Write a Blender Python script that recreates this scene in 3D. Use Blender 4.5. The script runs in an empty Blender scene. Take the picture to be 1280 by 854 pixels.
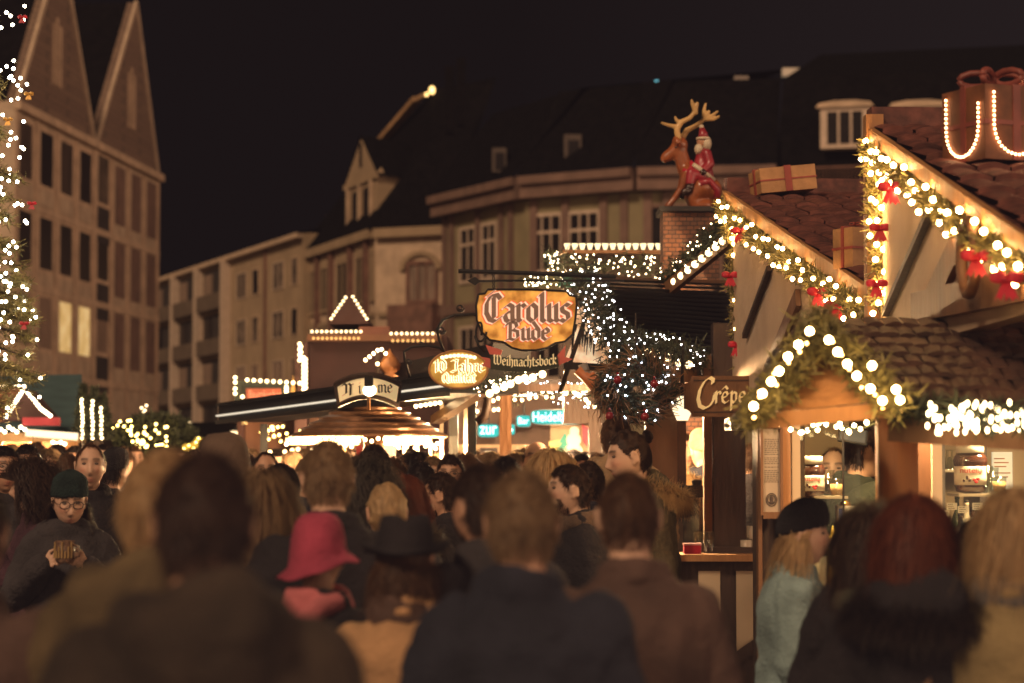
import bpy, bmesh, math, random
from math import sin, cos, pi, radians as R, sqrt, atan2, exp
from mathutils import Vector, Matrix, noise
rnd = random.Random(7)
sc = bpy.context.scene
COL = sc.collection
V = Vector
# ------------------------------------------------------------------ camera
FPX = 85 / 36 * 1280
CAMZ = 1.62
TH = math.atan((590 - 427) / FPX)
cam_d = bpy.data.cameras.new('camera')
cam = bpy.data.objects.new('camera', cam_d)
COL.objects.link(cam)
sc.camera = cam
cam.location = (0, 0, CAMZ)
cam.rotation_euler = (pi / 2 + TH, 0, 0)
cam_d.lens = 85
cam_d.sensor_width = 36
cam_d.clip_start = 0.1
cam_d.clip_end = 2000
cam_d.dof.use_dof = True
cam_d.dof.focus_distance = 13.0
cam_d.dof.aperture_fstop = 2.8
cam_d.dof.aperture_blades = 0


def P(px, py, Y):
    """point at depth Y seen at photo pixel (px, py)"""
    u = (px - 640) / FPX
    v = (427 - py) / FPX
    k = Y / (cos(TH) - v * sin(TH))
    return V((u * k, Y, CAMZ + k * (sin(TH) + v * cos(TH))))


# ------------------------------------------------------------------ objects
def tag(o, label=None, cat=None, group=None, kind=None):
    if label: o['label'] = label
    if cat: o['category'] = cat
    if group: o['group'] = group
    if kind: o['kind'] = kind
    return o


def thing(name, label, cat, loc=(0, 0, 0), rz=0.0, group=None):
    o = bpy.data.objects.new(name, None)
    o.empty_display_size = .1
    COL.objects.link(o)
    o.location = loc
    o.rotation_euler = (0, 0, rz)
    return tag(o, label, cat, group)


class MB:
    """mesh collector"""
    def __init__(s):
        s.v = []; s.f = []; s.m = []

    def add(s, vs, fs, mi=0, M=None):
        b = len(s.v)
        if M is not None:
            vs = [M @ V(p) for p in vs]
        s.v.extend([tuple(p) for p in vs])
        s.f.extend([tuple(i + b for i in f) for f in fs])
        s.m.extend([mi] * len(fs))
        return s

    def box(s, a, b, mi=0, M=None):
        x0, y0, z0 = a; x1, y1, z1 = b
        vs = [(x0, y0, z0), (x1, y0, z0), (x1, y1, z0), (x0, y1, z0), (x0, y0, z1), (x1, y0, z1), (x1, y1, z1), (x0, y1, z1)]
        fs = [(3, 2, 1, 0), (4, 5, 6, 7), (0, 1, 5, 4), (1, 2, 6, 5), (2, 3, 7, 6), (3, 0, 4, 7)]
        return s.add(vs, fs, mi, M)

    def bar(s, a, b, w, h, mi=0, up=(0, 0, 1)):
        """rectangular beam from a to b, w across, h along up"""
        a = V(a); b = V(b)
        d = (b - a).normalized()
        u = V(up)
        sd = d.cross(u)
        if sd.length < 1e-4: sd = d.cross(V((1, 0, 0)))
        sd.normalize(); u = sd.cross(d).normalized()
        c = []
        for p in (a, b):
            for i, j in ((-1, -1), (1, -1), (1, 1), (-1, 1)):
                c.append(p + sd * (i * w / 2) + u * (j * h / 2))
        fs = [(0, 1, 2, 3), (7, 6, 5, 4), (0, 4, 5, 1), (1, 5, 6, 2), (2, 6, 7, 3), (3, 7, 4, 0)]
        return s.add(c, fs, mi)

    def tube(s, pts, rad, n=8, mi=0, cap=True):
        pts = [V(p) for p in pts]
        if not hasattr(rad, '__len__'): rad = [rad] * len(pts)
        rings = []
        pd = None
        for i, p in enumerate(pts):
            d = (pts[min(i + 1, len(pts) - 1)] - pts[max(i - 1, 0)])
            d = d.normalized() if d.length > 1e-9 else V((0, 0, 1))
            if pd is None:
                x = d.cross(V((0, 0, 1)))
                if x.length < 1e-3: x = d.cross(V((1, 0, 0)))
            else:
                x = px_ - d * px_.dot(d)
                if x.length < 1e-4: x = d.cross(V((0.3, 1, .2)))
            x.normalize()
            px_ = x; pd = d
            y = d.cross(x)
            rings.append([p + (x * cos(2 * pi * k / n) + y * sin(2 * pi * k / n)) * rad[i] for k in range(n)])
        vs = [q for r in rings for q in r]
        fs = []
        for i in range(len(pts) - 1):
            for k in range(n):
                fs.append((i * n + k, i * n + (k + 1) % n, (i + 1) * n + (k + 1) % n, (i + 1) * n + k))
        if cap:
            fs.append(tuple(range(n - 1, -1, -1)))
            fs.append(tuple(range((len(pts) - 1) * n, len(pts) * n)))
        return s.add(vs, fs, mi)

    def lathe(s, prof, n=16, mi=0, M=None, cap=True):
        """prof: [(r, z)]"""
        vs = []; fs = []
        for r, z in prof:
            for k in range(n):
                vs.append((r * cos(2 * pi * k / n), r * sin(2 * pi * k / n), z))
        for i in range(len(prof) - 1):
            for k in range(n):
                fs.append((i * n + k, i * n + (k + 1) % n, (i + 1) * n + (k + 1) % n, (i + 1) * n + k))
        if cap:
            fs.append(tuple(range(n - 1, -1, -1)))
            fs.append(tuple(range((len(prof) - 1) * n, len(prof) * n)))
        return s.add(vs, fs, mi, M)

    def ell(s, c, r, n=12, m=8, mi=0, M=None):
        if not hasattr(r, '__len__'): r = (r, r, r)
        vs = [(c[0], c[1], c[2] - r[2])]
        for i in range(1, m):
            a = -pi / 2 + pi * i / m
            for k in range(n):
                t = 2 * pi * k / n
                vs.append((c[0] + r[0] * cos(a) * cos(t), c[1] + r[1] * cos(a) * sin(t), c[2] + r[2] * sin(a)))
        vs.append((c[0], c[1], c[2] + r[2]))
        fs = []
        for k in range(n):
            fs.append((0, 1 + (k + 1) % n, 1 + k))
            for i in range(m - 2):
                b = 1 + i * n
                fs.append((b + k, b + (k + 1) % n, b + n + (k + 1) % n, b + n + k))
            b = 1 + (m - 2) * n
            fs.append((b + k, b + (k + 1) % n, len(vs) - 1))
        return s.add(vs, fs, mi, M)

    def prism(s, poly, a, mi=0):
        """poly: list of 3-D points (planar), extruded by vector a"""
        n = len(poly); a = V(a)
        vs = [V(p) for p in poly] + [V(p) + a for p in poly]
        fs = [tuple(range(n - 1, -1, -1)), tuple(range(n, 2 * n))]
        for k in range(n):
            fs.append((k, (k + 1) % n, n + (k + 1) % n, n + k))
        return s.add(vs, fs, mi)

    def chain(s, pr, n=12, mi=0):
        """capsule chain [(p, r)] for remeshing"""
        for p, r in pr:
            s.ell(p, r, n, 8, mi)
        for (p, r), (q, t) in zip(pr, pr[1:]):
            s.tube([p, q], [r, t], n, mi)
        return s

    def loft(s, secs, n=24, mi=0, power=2.0):
        """secs: [(cx, cy, z, rx, ry)]"""
        vs = []; fs = []
        for cx, cy, z, rx, ry in secs:
            for k in range(n):
                t = 2 * pi * k / n
                c, q = cos(t), sin(t)
                e = 2 / power
                vs.append((cx + rx * math.copysign(abs(c) ** e, c), cy + ry * math.copysign(abs(q) ** e, q), z))
        m = len(secs)
        for i in range(m - 1):
            for k in range(n):
                fs.append((i * n + k, i * n + (k + 1) % n, (i + 1) * n + (k + 1) % n, (i + 1) * n + k))
        fs.append(tuple(range(n - 1, -1, -1)))
        fs.append(tuple(range((m - 1) * n, m * n)))
        return s.add(vs, fs, mi)

    def mesh(s, name, mats=(), smooth=False):
        me = bpy.data.meshes.new(name)
        me.from_pydata(s.v, [], s.f)
        for m in mats: me.materials.append(m)
        if len(mats) > 1:
            me.polygons.foreach_set('material_index', s.m)
        if smooth:
            me.polygons.foreach_set('use_smooth', [True] * len(me.polygons))
        me.update()
        return me


def link(name, me, parent=None, world=True, loc=None, rot=None, scale=None):
    o = bpy.data.objects.new(name, me)
    COL.objects.link(o)
    if parent is not None:
        o.parent = parent
        if world:
            q = V((0, 0, 0)); p = parent
            while p is not None:
                q = q - V(p.location); p = p.parent
            o.location = q
    if loc is not None: o.location = loc
    if rot is not None: o.rotation_euler = rot
    if scale is not None: o.scale = (scale,) * 3 if not hasattr(scale, '__len__') else scale
    return o


def ob(name, mb, mats, parent=None, smooth=False, world=True, **k):
    if not isinstance(mats, (list, tuple)): mats = [mats]
    return link(name, mb.mesh(name, mats, smooth), parent, world, **k)


def fix_normals(me):
    bm = bmesh.new(); bm.from_mesh(me)
    bmesh.ops.recalc_face_normals(bm, faces=bm.faces)
    bm.to_mesh(me); bm.free()


def remesh(name, mb, voxel, smooth=2, mats=()):
    me = mb.mesh(name + '_raw')
    fix_normals(me)
    o = bpy.data.objects.new('tmp', me)
    COL.objects.link(o)
    m = o.modifiers.new('r', 'REMESH'); m.mode = 'VOXEL'; m.voxel_size = voxel; m.adaptivity = 0
    if smooth:
        q = o.modifiers.new('s', 'SMOOTH'); q.factor = .5; q.iterations = smooth
    dg = bpy.context.evaluated_depsgraph_get()
    out = bpy.data.meshes.new_from_object(o.evaluated_get(dg))
    out.name = name
    bpy.data.objects.remove(o)
    bpy.data.meshes.remove(me)
    out.materials.clear()
    for x in mats: out.materials.append(x)
    out.polygons.foreach_set('use_smooth', [True] * len(out.polygons))
    return out


# ------------------------------------------------------------------ materials
_M = {}


def mat(name, col, rough=.7, var=.18, scale=6.0, bump=0.0, bscale=40.0, metal=0.0, spec=.4, emit=None, est=0.0, stretch=None, attr=None, detail=4, sheen=0):
    if name in _M: return _M[name]
    m = bpy.data.materials.new(name); m.use_nodes = True
    nt = m.node_tree; N = nt.nodes; L = nt.links
    b = N['Principled BSDF']
    b.inputs['Roughness'].default_value = rough
    b.inputs['Metallic'].default_value = metal
    b.inputs['Specular IOR Level'].default_value = spec
    if sheen:
        b.inputs['Sheen Weight'].default_value = sheen
        b.inputs['Sheen Roughness'].default_value = .5
        b.inputs['Sheen Tint'].default_value = (*[min(1, c * 4 + .1) for c in col], 1)
    tc = N.new('ShaderNodeTexCoord')
    src = tc.outputs['Object']
    if stretch:
        mp = N.new('ShaderNodeMapping'); mp.inputs['Scale'].default_value = stretch
        L.new(src, mp.inputs[0]); src = mp.outputs[0]
    n1 = N.new('ShaderNodeTexNoise'); n1.inputs['Scale'].default_value = scale; n1.inputs['Detail'].default_value = detail
    L.new(src, n1.inputs['Vector'])
    rp = N.new('ShaderNodeValToRGB')
    rp.color_ramp.elements[0].position = .3; rp.color_ramp.elements[1].position = .7
    rp.color_ramp.elements[0].color = (*[c * (1 - var) for c in col], 1)
    rp.color_ramp.elements[1].color = (*[min(1, c * (1 + var)) for c in col], 1)
    L.new(n1.outputs[0], rp.inputs[0])
    out = rp.outputs[0]
    if attr:
        at = N.new('ShaderNodeAttribute'); at.attribute_name = attr
        mx = N.new('ShaderNodeMix'); mx.data_type = 'RGBA'; mx.blend_type = 'MULTIPLY'; mx.inputs[0].default_value = 1
        L.new(out, mx.inputs[6]); L.new(at.outputs['Color'], mx.inputs[7]); out = mx.outputs[2]
    L.new(out, b.inputs['Base Color'])
    if bump:
        n2 = N.new('ShaderNodeTexNoise'); n2.inputs['Scale'].default_value = bscale; n2.inputs['Detail'].default_value = 5
        L.new(src, n2.inputs['Vector'])
        bp = N.new('ShaderNodeBump'); bp.inputs['Strength'].default_value = bump; bp.inputs['Distance'].default_value = .02
        L.new(n2.outputs[0], bp.inputs['Height']); L.new(bp.outputs[0], b.inputs['Normal'])
    if emit:
        b.inputs['Emission Color'].default_value = (*emit, 1)
        b.inputs['Emission Strength'].default_value = est
    _M[name] = m
    return m


def glow(name, col, st):
    if name in _M: return _M[name]
    m = bpy.data.materials.new(name); m.use_nodes = True
    nt = m.node_tree; nt.nodes.clear()
    e = nt.nodes.new('ShaderNodeEmission'); o = nt.nodes.new('ShaderNodeOutputMaterial')
    e.inputs[0].default_value = (*col, 1); e.inputs[1].default_value = st
    nt.links.new(e.outputs[0], o.inputs[0])
    _M[name] = m
    return m


def glowvar(name, c0, c1, st, scale=6, base=(.4, .2, .05)):
    """lit translucent panel: uneven emission over a painted surface"""
    if name in _M: return _M[name]
    m = mat(name, base, .5, .2, scale)
    nt = m.node_tree; N = nt.nodes; L = nt.links
    b = N['Principled BSDF']
    tc = N.new('ShaderNodeTexCoord'); n = N.new('ShaderNodeTexNoise'); n.inputs['Scale'].default_value = scale; n.inputs['Detail'].default_value = 3
    r = N.new('ShaderNodeValToRGB'); r.color_ramp.elements[0].position = .38; r.color_ramp.elements[1].position = .66
    r.color_ramp.elements[0].color = (*c0, 1); r.color_ramp.elements[1].color = (*c1, 1)
    L.new(tc.outputs['Object'], n.inputs['Vector']); L.new(n.outputs[0], r.inputs[0]); L.new(r.outputs[0], b.inputs['Emission Color'])
    b.inputs['Emission Strength'].default_value = st
    return m


def brickmat(name, c1, c2, mortar, scale=4.0, w=.5, h=.25, rough=.85, bump=.4, msize=.02, stretch=None):
    if name in _M: return _M[name]
    m = mat(name, c1, rough, .1, 3)
    nt = m.node_tree; N = nt.nodes; L = nt.links; b = N['Principled BSDF']
    tc = N.new('ShaderNodeTexCoord'); mp = N.new('ShaderNodeMapping')
    mp.inputs['Rotation'].default_value = stretch or (pi / 2, 0, 0)
    bt = N.new('ShaderNodeTexBrick'); bt.inputs['Color1'].default_value = (*c1, 1); bt.inputs['Color2'].default_value = (*c2, 1)
    bt.inputs['Mortar'].default_value = (*mortar, 1); bt.inputs['Scale'].default_value = scale
    bt.inputs['Brick Width'].default_value = w; bt.inputs['Row Height'].default_value = h; bt.inputs['Mortar Size'].default_value = msize
    L.new(tc.outputs['Object'], mp.inputs[0]); L.new(mp.outputs[0], bt.inputs['Vector'])
    ns = N.new('ShaderNodeTexNoise'); ns.inputs['Scale'].default_value = 9
    L.new(tc.outputs['Object'], ns.inputs['Vector'])
    mx = N.new('ShaderNodeMix'); mx.data_type = 'RGBA'; mx.blend_type = 'OVERLAY'; mx.inputs[0].default_value = .6
    L.new(bt.outputs[0], mx.inputs[6]); L.new(ns.outputs[0], mx.inputs[7])
    L.new(mx.outputs[2], b.inputs['Base Color'])
    bp = N.new('ShaderNodeBump'); bp.inputs['Strength'].default_value = bump; bp.inputs['Distance'].default_value = .02
    L.new(bt.outputs[1], bp.inputs['Height']); bp.invert = True
    L.new(bp.outputs[0], b.inputs['Normal'])
    return m


def glassmat(name='thin_glass', tint=(.9, .95, .93), gl=.12):
    if name in _M: return _M[name]
    m = bpy.data.materials.new(name); m.use_nodes = True
    nt = m.node_tree; nt.nodes.clear(); N = nt.nodes
    t = N.new('ShaderNodeBsdfTransparent'); t.inputs[0].default_value = (*tint, 1)
    g = N.new('ShaderNodeBsdfGlossy'); g.inputs['Roughness'].default_value = .04
    fr = N.new('ShaderNodeLayerWeight'); fr.inputs[0].default_value = .35
    mm = N.new('ShaderNodeMath'); mm.operation = 'MULTIPLY_ADD'; mm.inputs[1].default_value = .14; mm.inputs[2].default_value = gl * .12
    x = N.new('ShaderNodeMixShader'); o = N.new('ShaderNodeOutputMaterial')
    nt.links.new(fr.outputs['Fresnel'], mm.inputs[0]); nt.links.new(mm.outputs[0], x.inputs[0])
    nt.links.new(t.outputs[0], x.inputs[1]); nt.links.new(g.outputs[0], x.inputs[2]); nt.links.new(x.outputs[0], o.inputs[0])
    _M[name] = m
    return m


# bulbs
WARM = (1.0, .60, .22)
def bulbmesh(name, r, m, sub=1, stretch=1.0):
    bm = bmesh.new()
    bmesh.ops.create_icosphere(bm, subdivisions=sub, radius=r)
    for v in bm.verts: v.co.z *= stretch
    for f in bm.faces: f.smooth = True
    me = bpy.data.meshes.new(name); bm.to_mesh(me); bm.free()
    me.materials.append(m)
    return me


G_WARM = glow('warm_bulb_glow', (1.0, .56, .20), 78)
G_WARMD = glow('warm_bulb_glow_dim', (1.0, .52, .16), 16)
G_YEL = glow('yellow_bulb_glow', (1.0, .66, .18), 14)
G_COOL = glow('cool_bulb_glow', (.92, .86, .86), 26)
G_WHITE = glow('white_bulb_glow', (1.0, .76, .46), 24)
G_BIG = glow('globe_bulb_glow', (1.0, .70, .36), 6)
B_GAR = bulbmesh('garland_bulb', .0125, G_WARM, 2)
B_FAIRY = bulbmesh('fairy_bulb', .0042, G_COOL, 1)
B_FAIRYW = bulbmesh('fairy_bulb_warm', .0047, G_WHITE, 1)
B_GLOBE = bulbmesh('globe_bulb', .026, G_BIG, 2)
B_MED = bulbmesh('string_bulb', .0145, glow('string_bulb_glow', (1.0, .66, .32), 13), 2)
B_FAR = bulbmesh('far_bulb', .015, glow('far_bulb_glow', (1.0, .70, .36), 6), 2)
B_FARY = bulbmesh('far_bulb_yellow', .016, G_YEL, 1)
B_FARD = bulbmesh('far_bulb_dim', .016, glow('far_dim_glow', (1.0, .5, .15), 2.5), 1)
B_ICI = bulbmesh('icicle_bulb', .0062, glow('icicle_glow', (1.0, .74, .38), 14), 1, 1.7)


def bulbs(parent, pts, me, name='bulb', jitter=0.0):
    """each bulb a part; past 100 the rest is one stuff part"""
    for i, p in enumerate(pts[:100]):
        q = V(p) + V([rnd.uniform(-jitter, jitter) for _ in range(3)])
        o = link(name, me, parent, True)
        o.location = o.location + q
    if len(pts) > 100:
        vs = [v.co.copy() for v in me.vertices]; fs = [tuple(f.vertices) for f in me.polygons]
        mb = MB()
        for p in pts[100:]:
            q = V(p) + V([rnd.uniform(-jitter, jitter) for _ in range(3)])
            mb.add([v + q for v in vs], fs)
        tag(ob(name + '_scatter', mb, me.materials[0], parent), kind='stuff')


def along(pts, n, t0=0.0, t1=1.0):
    pts = [V(p) for p in pts]
    seg = [(b - a).length for a, b in zip(pts, pts[1:])]
    tot = sum(seg)
    out = []
    for i in range(n):
        d = tot * (t0 + (t1 - t0) * (i / (n - 1) if n > 1 else .5))
        k = 0
        while k < len(seg) - 1 and d > seg[k]:
            d -= seg[k]; k += 1
        out.append(pts[k].lerp(pts[k + 1], min(1, d / max(seg[k], 1e-9))))
    return out


def rv(s=1.0):
    while True:
        v = V((rnd.uniform(-1, 1), rnd.uniform(-1, 1), rnd.uniform(-1, 1)))
        if .01 < v.length < 1: return v.normalized() * s


def needles(mb, p, n, length, spread, width=.0045, dirn=None):
    """fir sprig of n thin needles around p"""
    for _ in range(n):
        d = rv()
        if dirn is not None: d = (d + dirn * .8).normalized()
        q = p + rv(rnd.random() ** .5 * spread)
        sd = d.cross(rv()).normalized() * width
        l = length * rnd.uniform(.6, 1.3)
        mb.add([q - sd, q + sd, q + d * l + sd * .4, q + d * l - sd * .4], [(0, 1, 2, 3)])


FIR = mat('fir_needles', (.18, .155, .052), .55, .5, 14)
FIRD = mat('fir_needles_dark', (.035, .04, .018), .6, .5, 14)
RED = mat('red_ribbon', (.45, .012, .03), .45, .25, 20, sheen=.3)


def bow(parent, p, s=.07, m=None, name='bow'):
    mb = MB()
    for k in range(2):
        for sg in (-1, 1):
            a = V((sg * s * .9, -s * .2, s * (.35 if k else .1)))
            mb.ell(V(p) + a * .55, (s * .5, s * .22, s * .3), 8, 6)
    mb.ell(V(p), s * .2, 8, 6)
    for sg in (-.35, .3, .05):
        q = V(p)
        w = s * .2
        mb.add([q + V((-w, 0, 0)), q + V((w, 0, 0)), q + V((sg * s * 1.6 + w, -.01, -s * 1.2)), q + V((sg * s * 1.6, -.012, -s * 1.0)), q + V((sg * s * 1.6 - w, -.01, -s * 1.25))], [(0, 1, 2, 3, 4)])
    return ob(name, mb, m or RED, parent, True)


def garland(name, label, pts, rad, bulbpts, bulbme, bows=(), dens=900, nl=.05, firm=None, cat='garland', group=None, bowsize=.07, nw=.0045, jitter=0.0):
    pts = [V(p) for p in pts]
    root = thing(name, label, cat, pts[len(pts) // 2], group=group)
    mb = MB()
    tot = sum((b - a).length for a, b in zip(pts, pts[1:]))
    n = int(tot * dens / 10)
    for i in range(n):
        t = (i + rnd.random()) / n
        p = along(pts, 1, t, t)[0]
        q = p + rv(rnd.random() ** .6 * rad)
        needles(mb, q, 10, nl, rad * .35, nw)
    ob('fir_branch', mb, firm or FIR, root)
    wire = MB(); wire.tube(pts, .006, 6); ob('wire', wire, FIRD, root)
    bulbs(root, bulbpts, bulbme, jitter=jitter)
    for b in bows: bow(root, b, bowsize)
    return root


# pen lettering -----------------------------------------------------------
def hull(pts):
    pts = sorted(set((round(a, 6), round(b, 6)) for a, b in pts))
    if len(pts) < 3: return pts
    def half(ps):
        h = []
        for p in ps:
            while len(h) > 1 and (h[-1][0] - h[-2][0]) * (p[1] - h[-2][1]) - (h[-1][1] - h[-2][1]) * (p[0] - h[-2][0]) <= 0: h.pop()
            h.append(p)
        return h
    a = half(pts); b = half(pts[::-1])
    return a[:-1] + b[:-1]


def mn(x): return [[(x - .09, .88), (x + .03, .97), (x + .03, .1), (x + .14, .02)]]


GL = {
    'a': (.62, [[(.1, .82), (.28, .98), (.48, .86), (.48, .12), (.6, .02)], [(.46, .58), (.2, .5), (.1, .3), (.16, .08), (.28, .0), (.46, .16)]]),
    'r': (.5, mn(.1) + [[(.16, .84), (.34, .98), (.46, .84)]]),
    'o': (.62, [[(.1, .8), (.1, .2), (.3, .0), (.5, .2), (.5, .8), (.3, 1.0), (.1, .8)]]),
    'l': (.34, [[(.06, 1.5), (.15, 1.62), (.15, .1), (.28, .0)]]),
    'u': (.64, mn(.1) + [[(.14, .1), (.28, .0), (.48, .14)]] + mn(.46)),
    's': (.54, [[(.46, .9), (.28, 1.0), (.1, .84), (.14, .6), (.4, .44), (.44, .18), (.25, .0), (.05, .12)]]),
    'C': (.9, [[(.8, 1.3), (.62, 1.55), (.3, 1.45), (.1, 1.05), (.08, .5), (.25, .1), (.52, .0), (.82, .24)], [(.46, 1.4), (.46, .2)], [(.2, 1.5), (.42, 1.68)]]),
    'B': (.92, [[(.26, 1.5), (.24, .08)], [(.0, 1.2), (.12, 1.42), (.3, 1.5), (.62, 1.42), (.68, 1.1), (.4, .82)], [(.4, .84), (.72, .72), (.76, .25), (.5, .0), (.24, .1), (.02, .02)]]),
    'd': (.62, [[(.5, .8), (.3, .98), (.1, .8), (.1, .2), (.3, .0), (.5, .2), (.5, .85), (.12, 1.5)]]),
    'e': (.56, [[(.5, .18), (.3, .0), (.1, .2), (.1, .8), (.3, 1.0), (.47, .8), (.47, .6), (.12, .52)]]),
    'W': (1.15, [[(-.02, 1.2), (.12, 1.45), (.1, .25), (.3, .0), (.52, .25)], [(.42, 1.25), (.54, 1.45), (.52, .25), (.72, .0), (1.0, .3), (1.02, 1.1), (.88, 1.45)]]),
    'i': (.34, mn(.12) + [[(.12, 1.28), (.2, 1.36)]]),
    'h': (.62, [[(.03, 1.5), (.12, 1.6), (.12, .0)], [(.14, .82), (.32, 1.0), (.5, .82), (.5, .2), (.4, -.2)]]),
    'n': (.64, mn(.1) + [[(.16, .84), (.34, .98), (.48, .86), (.48, .1), (.6, .02)]]),
    'm': (.98, mn(.1) + [[(.16, .84), (.32, .98), (.46, .86), (.46, .06)], [(.5, .84), (.66, .98), (.82, .86), (.82, .1), (.94, .02)]]),
    'c': (.52, [[(.48, .86), (.3, 1.0), (.1, .8), (.1, .2), (.3, .0), (.48, .14)]]),
    't': (.44, [[(.18, 1.3), (.18, .15), (.32, .0), (.44, .1)], [(.0, .96), (.42, .96)]]),
    'b': (.6, [[(.02, 1.5), (.1, 1.6), (.1, .2), (.3, .0), (.5, .2), (.5, .8), (.3, 1.0), (.12, .84)]]),
    'k': (.58, [[(.02, 1.5), (.1, 1.6), (.1, .0)], [(.12, .8), (.34, 1.0), (.46, .8), (.14, .5), (.3, .3), (.5, .02)]]),
    'J': (.66, [[(.1, 1.4), (.3, 1.52), (.58, 1.44), (.5, 1.1), (.5, .3), (.32, .0), (.06, .1)]]),
    'Q': (.9, [[(.1, 1.1), (.1, .4), (.4, .0), (.75, .35), (.75, 1.1), (.45, 1.5), (.1, 1.1)], [(.5, .35), (.9, -.1)]]),
    'ä': (.62, [[(.1, .82), (.28, .98), (.48, .86), (.48, .12), (.6, .02)], [(.46, .58), (.2, .5), (.1, .3), (.16, .08), (.28, .0), (.46, .16)], [(.16, 1.28), (.2, 1.32)], [(.42, 1.28), (.46, 1.32)]]),
    'M': (1.2, [[(.0, 1.15), (.15, 1.4), (.3, 1.2), (.3, .3), (.05, .05)], [(.3, 1.2), (.5, 1.42), (.64, 1.2), (.62, .1)], [(.66, 1.2), (.85, 1.42), (1.0, 1.2), (1.0, .2), (1.12, .02)]]),
    '1': (.4, [[(.04, 1.2), (.22, 1.45), (.22, .0)]]),
    '0': (.68, [[(.1, 1.1), (.1, .35), (.32, .0), (.56, .35), (.56, 1.1), (.32, 1.45), (.1, 1.1)]]),
    ' ': (.35, []),
    # round script for the wooden sign
    '{C}': (1.0, [[(.95, 1.35), (.98, 1.55), (.8, 1.66), (.5, 1.45), (.25, 1.0), (.15, .5), (.25, .1), (.5, -.02), (.8, .12), (1.0, .45), (1.06, .75)]]),
    '{r}': (.45, [[(.0, .7), (.14, .85), (.12, .0)], [(.12, .45), (.25, .78), (.4, .82), (.44, .65)]]),
    '{e}': (.55, [[(.06, .38), (.34, .46), (.46, .62), (.38, .8), (.2, .78), (.07, .5), (.1, .15), (.28, .0), (.5, .16)], [(.12, 1.02), (.3, 1.22), (.46, 1.0)]]),
    '{f}': (.55, [[(.06, .38), (.34, .46), (.46, .62), (.38, .8), (.2, .78), (.07, .5), (.1, .15), (.28, .0), (.5, .16)]]),
    '{p}': (.6, [[(.05, .72), (.16, .85), (.1, -.5)], [(.14, .5), (.3, .8), (.48, .7), (.48, .3), (.3, .02), (.14, .2)]]),
    '{s}': (.5, [[(.4, .75), (.22, .82), (.12, .62), (.36, .35), (.36, .1), (.18, .0), (.02, .12)]]),
}


def pen(mb, toks, O, X, Z, size, nib=.12, ang=40, depth=.004, rnib=False, mi=0, fit=None, curve=0.0):
    """write tokens from O along X, up Z (unit vectors); letters extruded towards the reader"""
    O = V(O); X = V(X).normalized(); Z = V(Z).normalized()
    Nn = X.cross(Z).normalized()          # towards the reader (X right, Z up)
    width = sum(GL[t][0] for t in toks) + .04 * len(toks)
    k = size if fit is None else fit / width
    if rnib:
        nb = [(nib * .5 * cos(a * pi / 4), nib * .5 * sin(a * pi / 4)) for a in range(8)]
    else:
        c, s_ = cos(R(ang)), sin(R(ang))
        nb = [(nib * (i * c - j * .16 * s_), nib * (i * s_ + j * .16 * c)) for i in (-.5, .5) for j in (-.5, .5)]
    x = 0.0; q = 0
    for t in toks:
        w, st = GL[t]
        for pl in st:
            for (a, b) in zip(pl, pl[1:]):
                h = hull([(a[0] + n[0], a[1] + n[1]) for n in nb] + [(b[0] + n[0], b[1] + n[1]) for n in nb])
                q += 1
                off = Nn * (0.00012 * (q % 9))
                poly = []
                for hx, hz in h:
                    fx = (hx + x) * k; fz = hz * size
                    tt = (hx + x) / width - .5
                    fz -= curve * (tt * tt * 4) * size
                    poly.append(O + X * fx + Z * fz + off)
                mb.prism(poly, Nn * depth, mi)
        x += w + .04
    return width * k


class Frame:
    """vertical facade plane from A to B (plan points, A on the left as seen)"""
    def __init__(s, A, B):
        s.A = V((A[0], A[1], 0)); s.B = V((B[0], B[1], 0))
        d = s.B - s.A; s.L = d.length
        s.M = Matrix.Translation(s.A) @ Matrix.Rotation(atan2(d.y, d.x), 4, 'Z')

    def s(s_, px):
        u = (px - 640) / FPX
        d = s_.B - s_.A
        t = (u * s_.A.y - s_.A.x) / (d.x - u * d.y)
        return t * s_.L

    def z(s_, px, py):
        t = s_.s(px) / s_.L
        return P(px, py, s_.A.y + t * (s_.B.y - s_.A.y)).z

    def box(s_, mb, x0, x1, y0, y1, z0, z1, mi=0):
        mb.box((x0, y0, z0), (x1, y1, z1), mi, s_.M)

    def pt(s_, x, y, z): return s_.M @ V((x, y, z))


def fr_px(pxa, Ya, pxb, Yb):
    return Frame(((pxa - 640) / FPX * Ya, Ya), ((pxb - 640) / FPX * Yb, Yb))
# ------------------------------------------------------------------ world and light
w = bpy.data.worlds.new('World'); sc.world = w; w.use_nodes = True
nt = w.node_tree; nt.nodes.clear(); N = nt.nodes; L = nt.links
SUN_EL, SUN_AZ = R(14), R(-130)
sky = N.new('ShaderNodeTexSky'); sky.sky_type = 'NISHITA'; sky.sun_disc = False
sky.sun_elevation = R(-12); sky.sun_rotation = SUN_AZ
bg1 = N.new('ShaderNodeBackground'); bg1.inputs[1].default_value = .02
L.new(sky.outputs[0], bg1.inputs[0])
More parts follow.
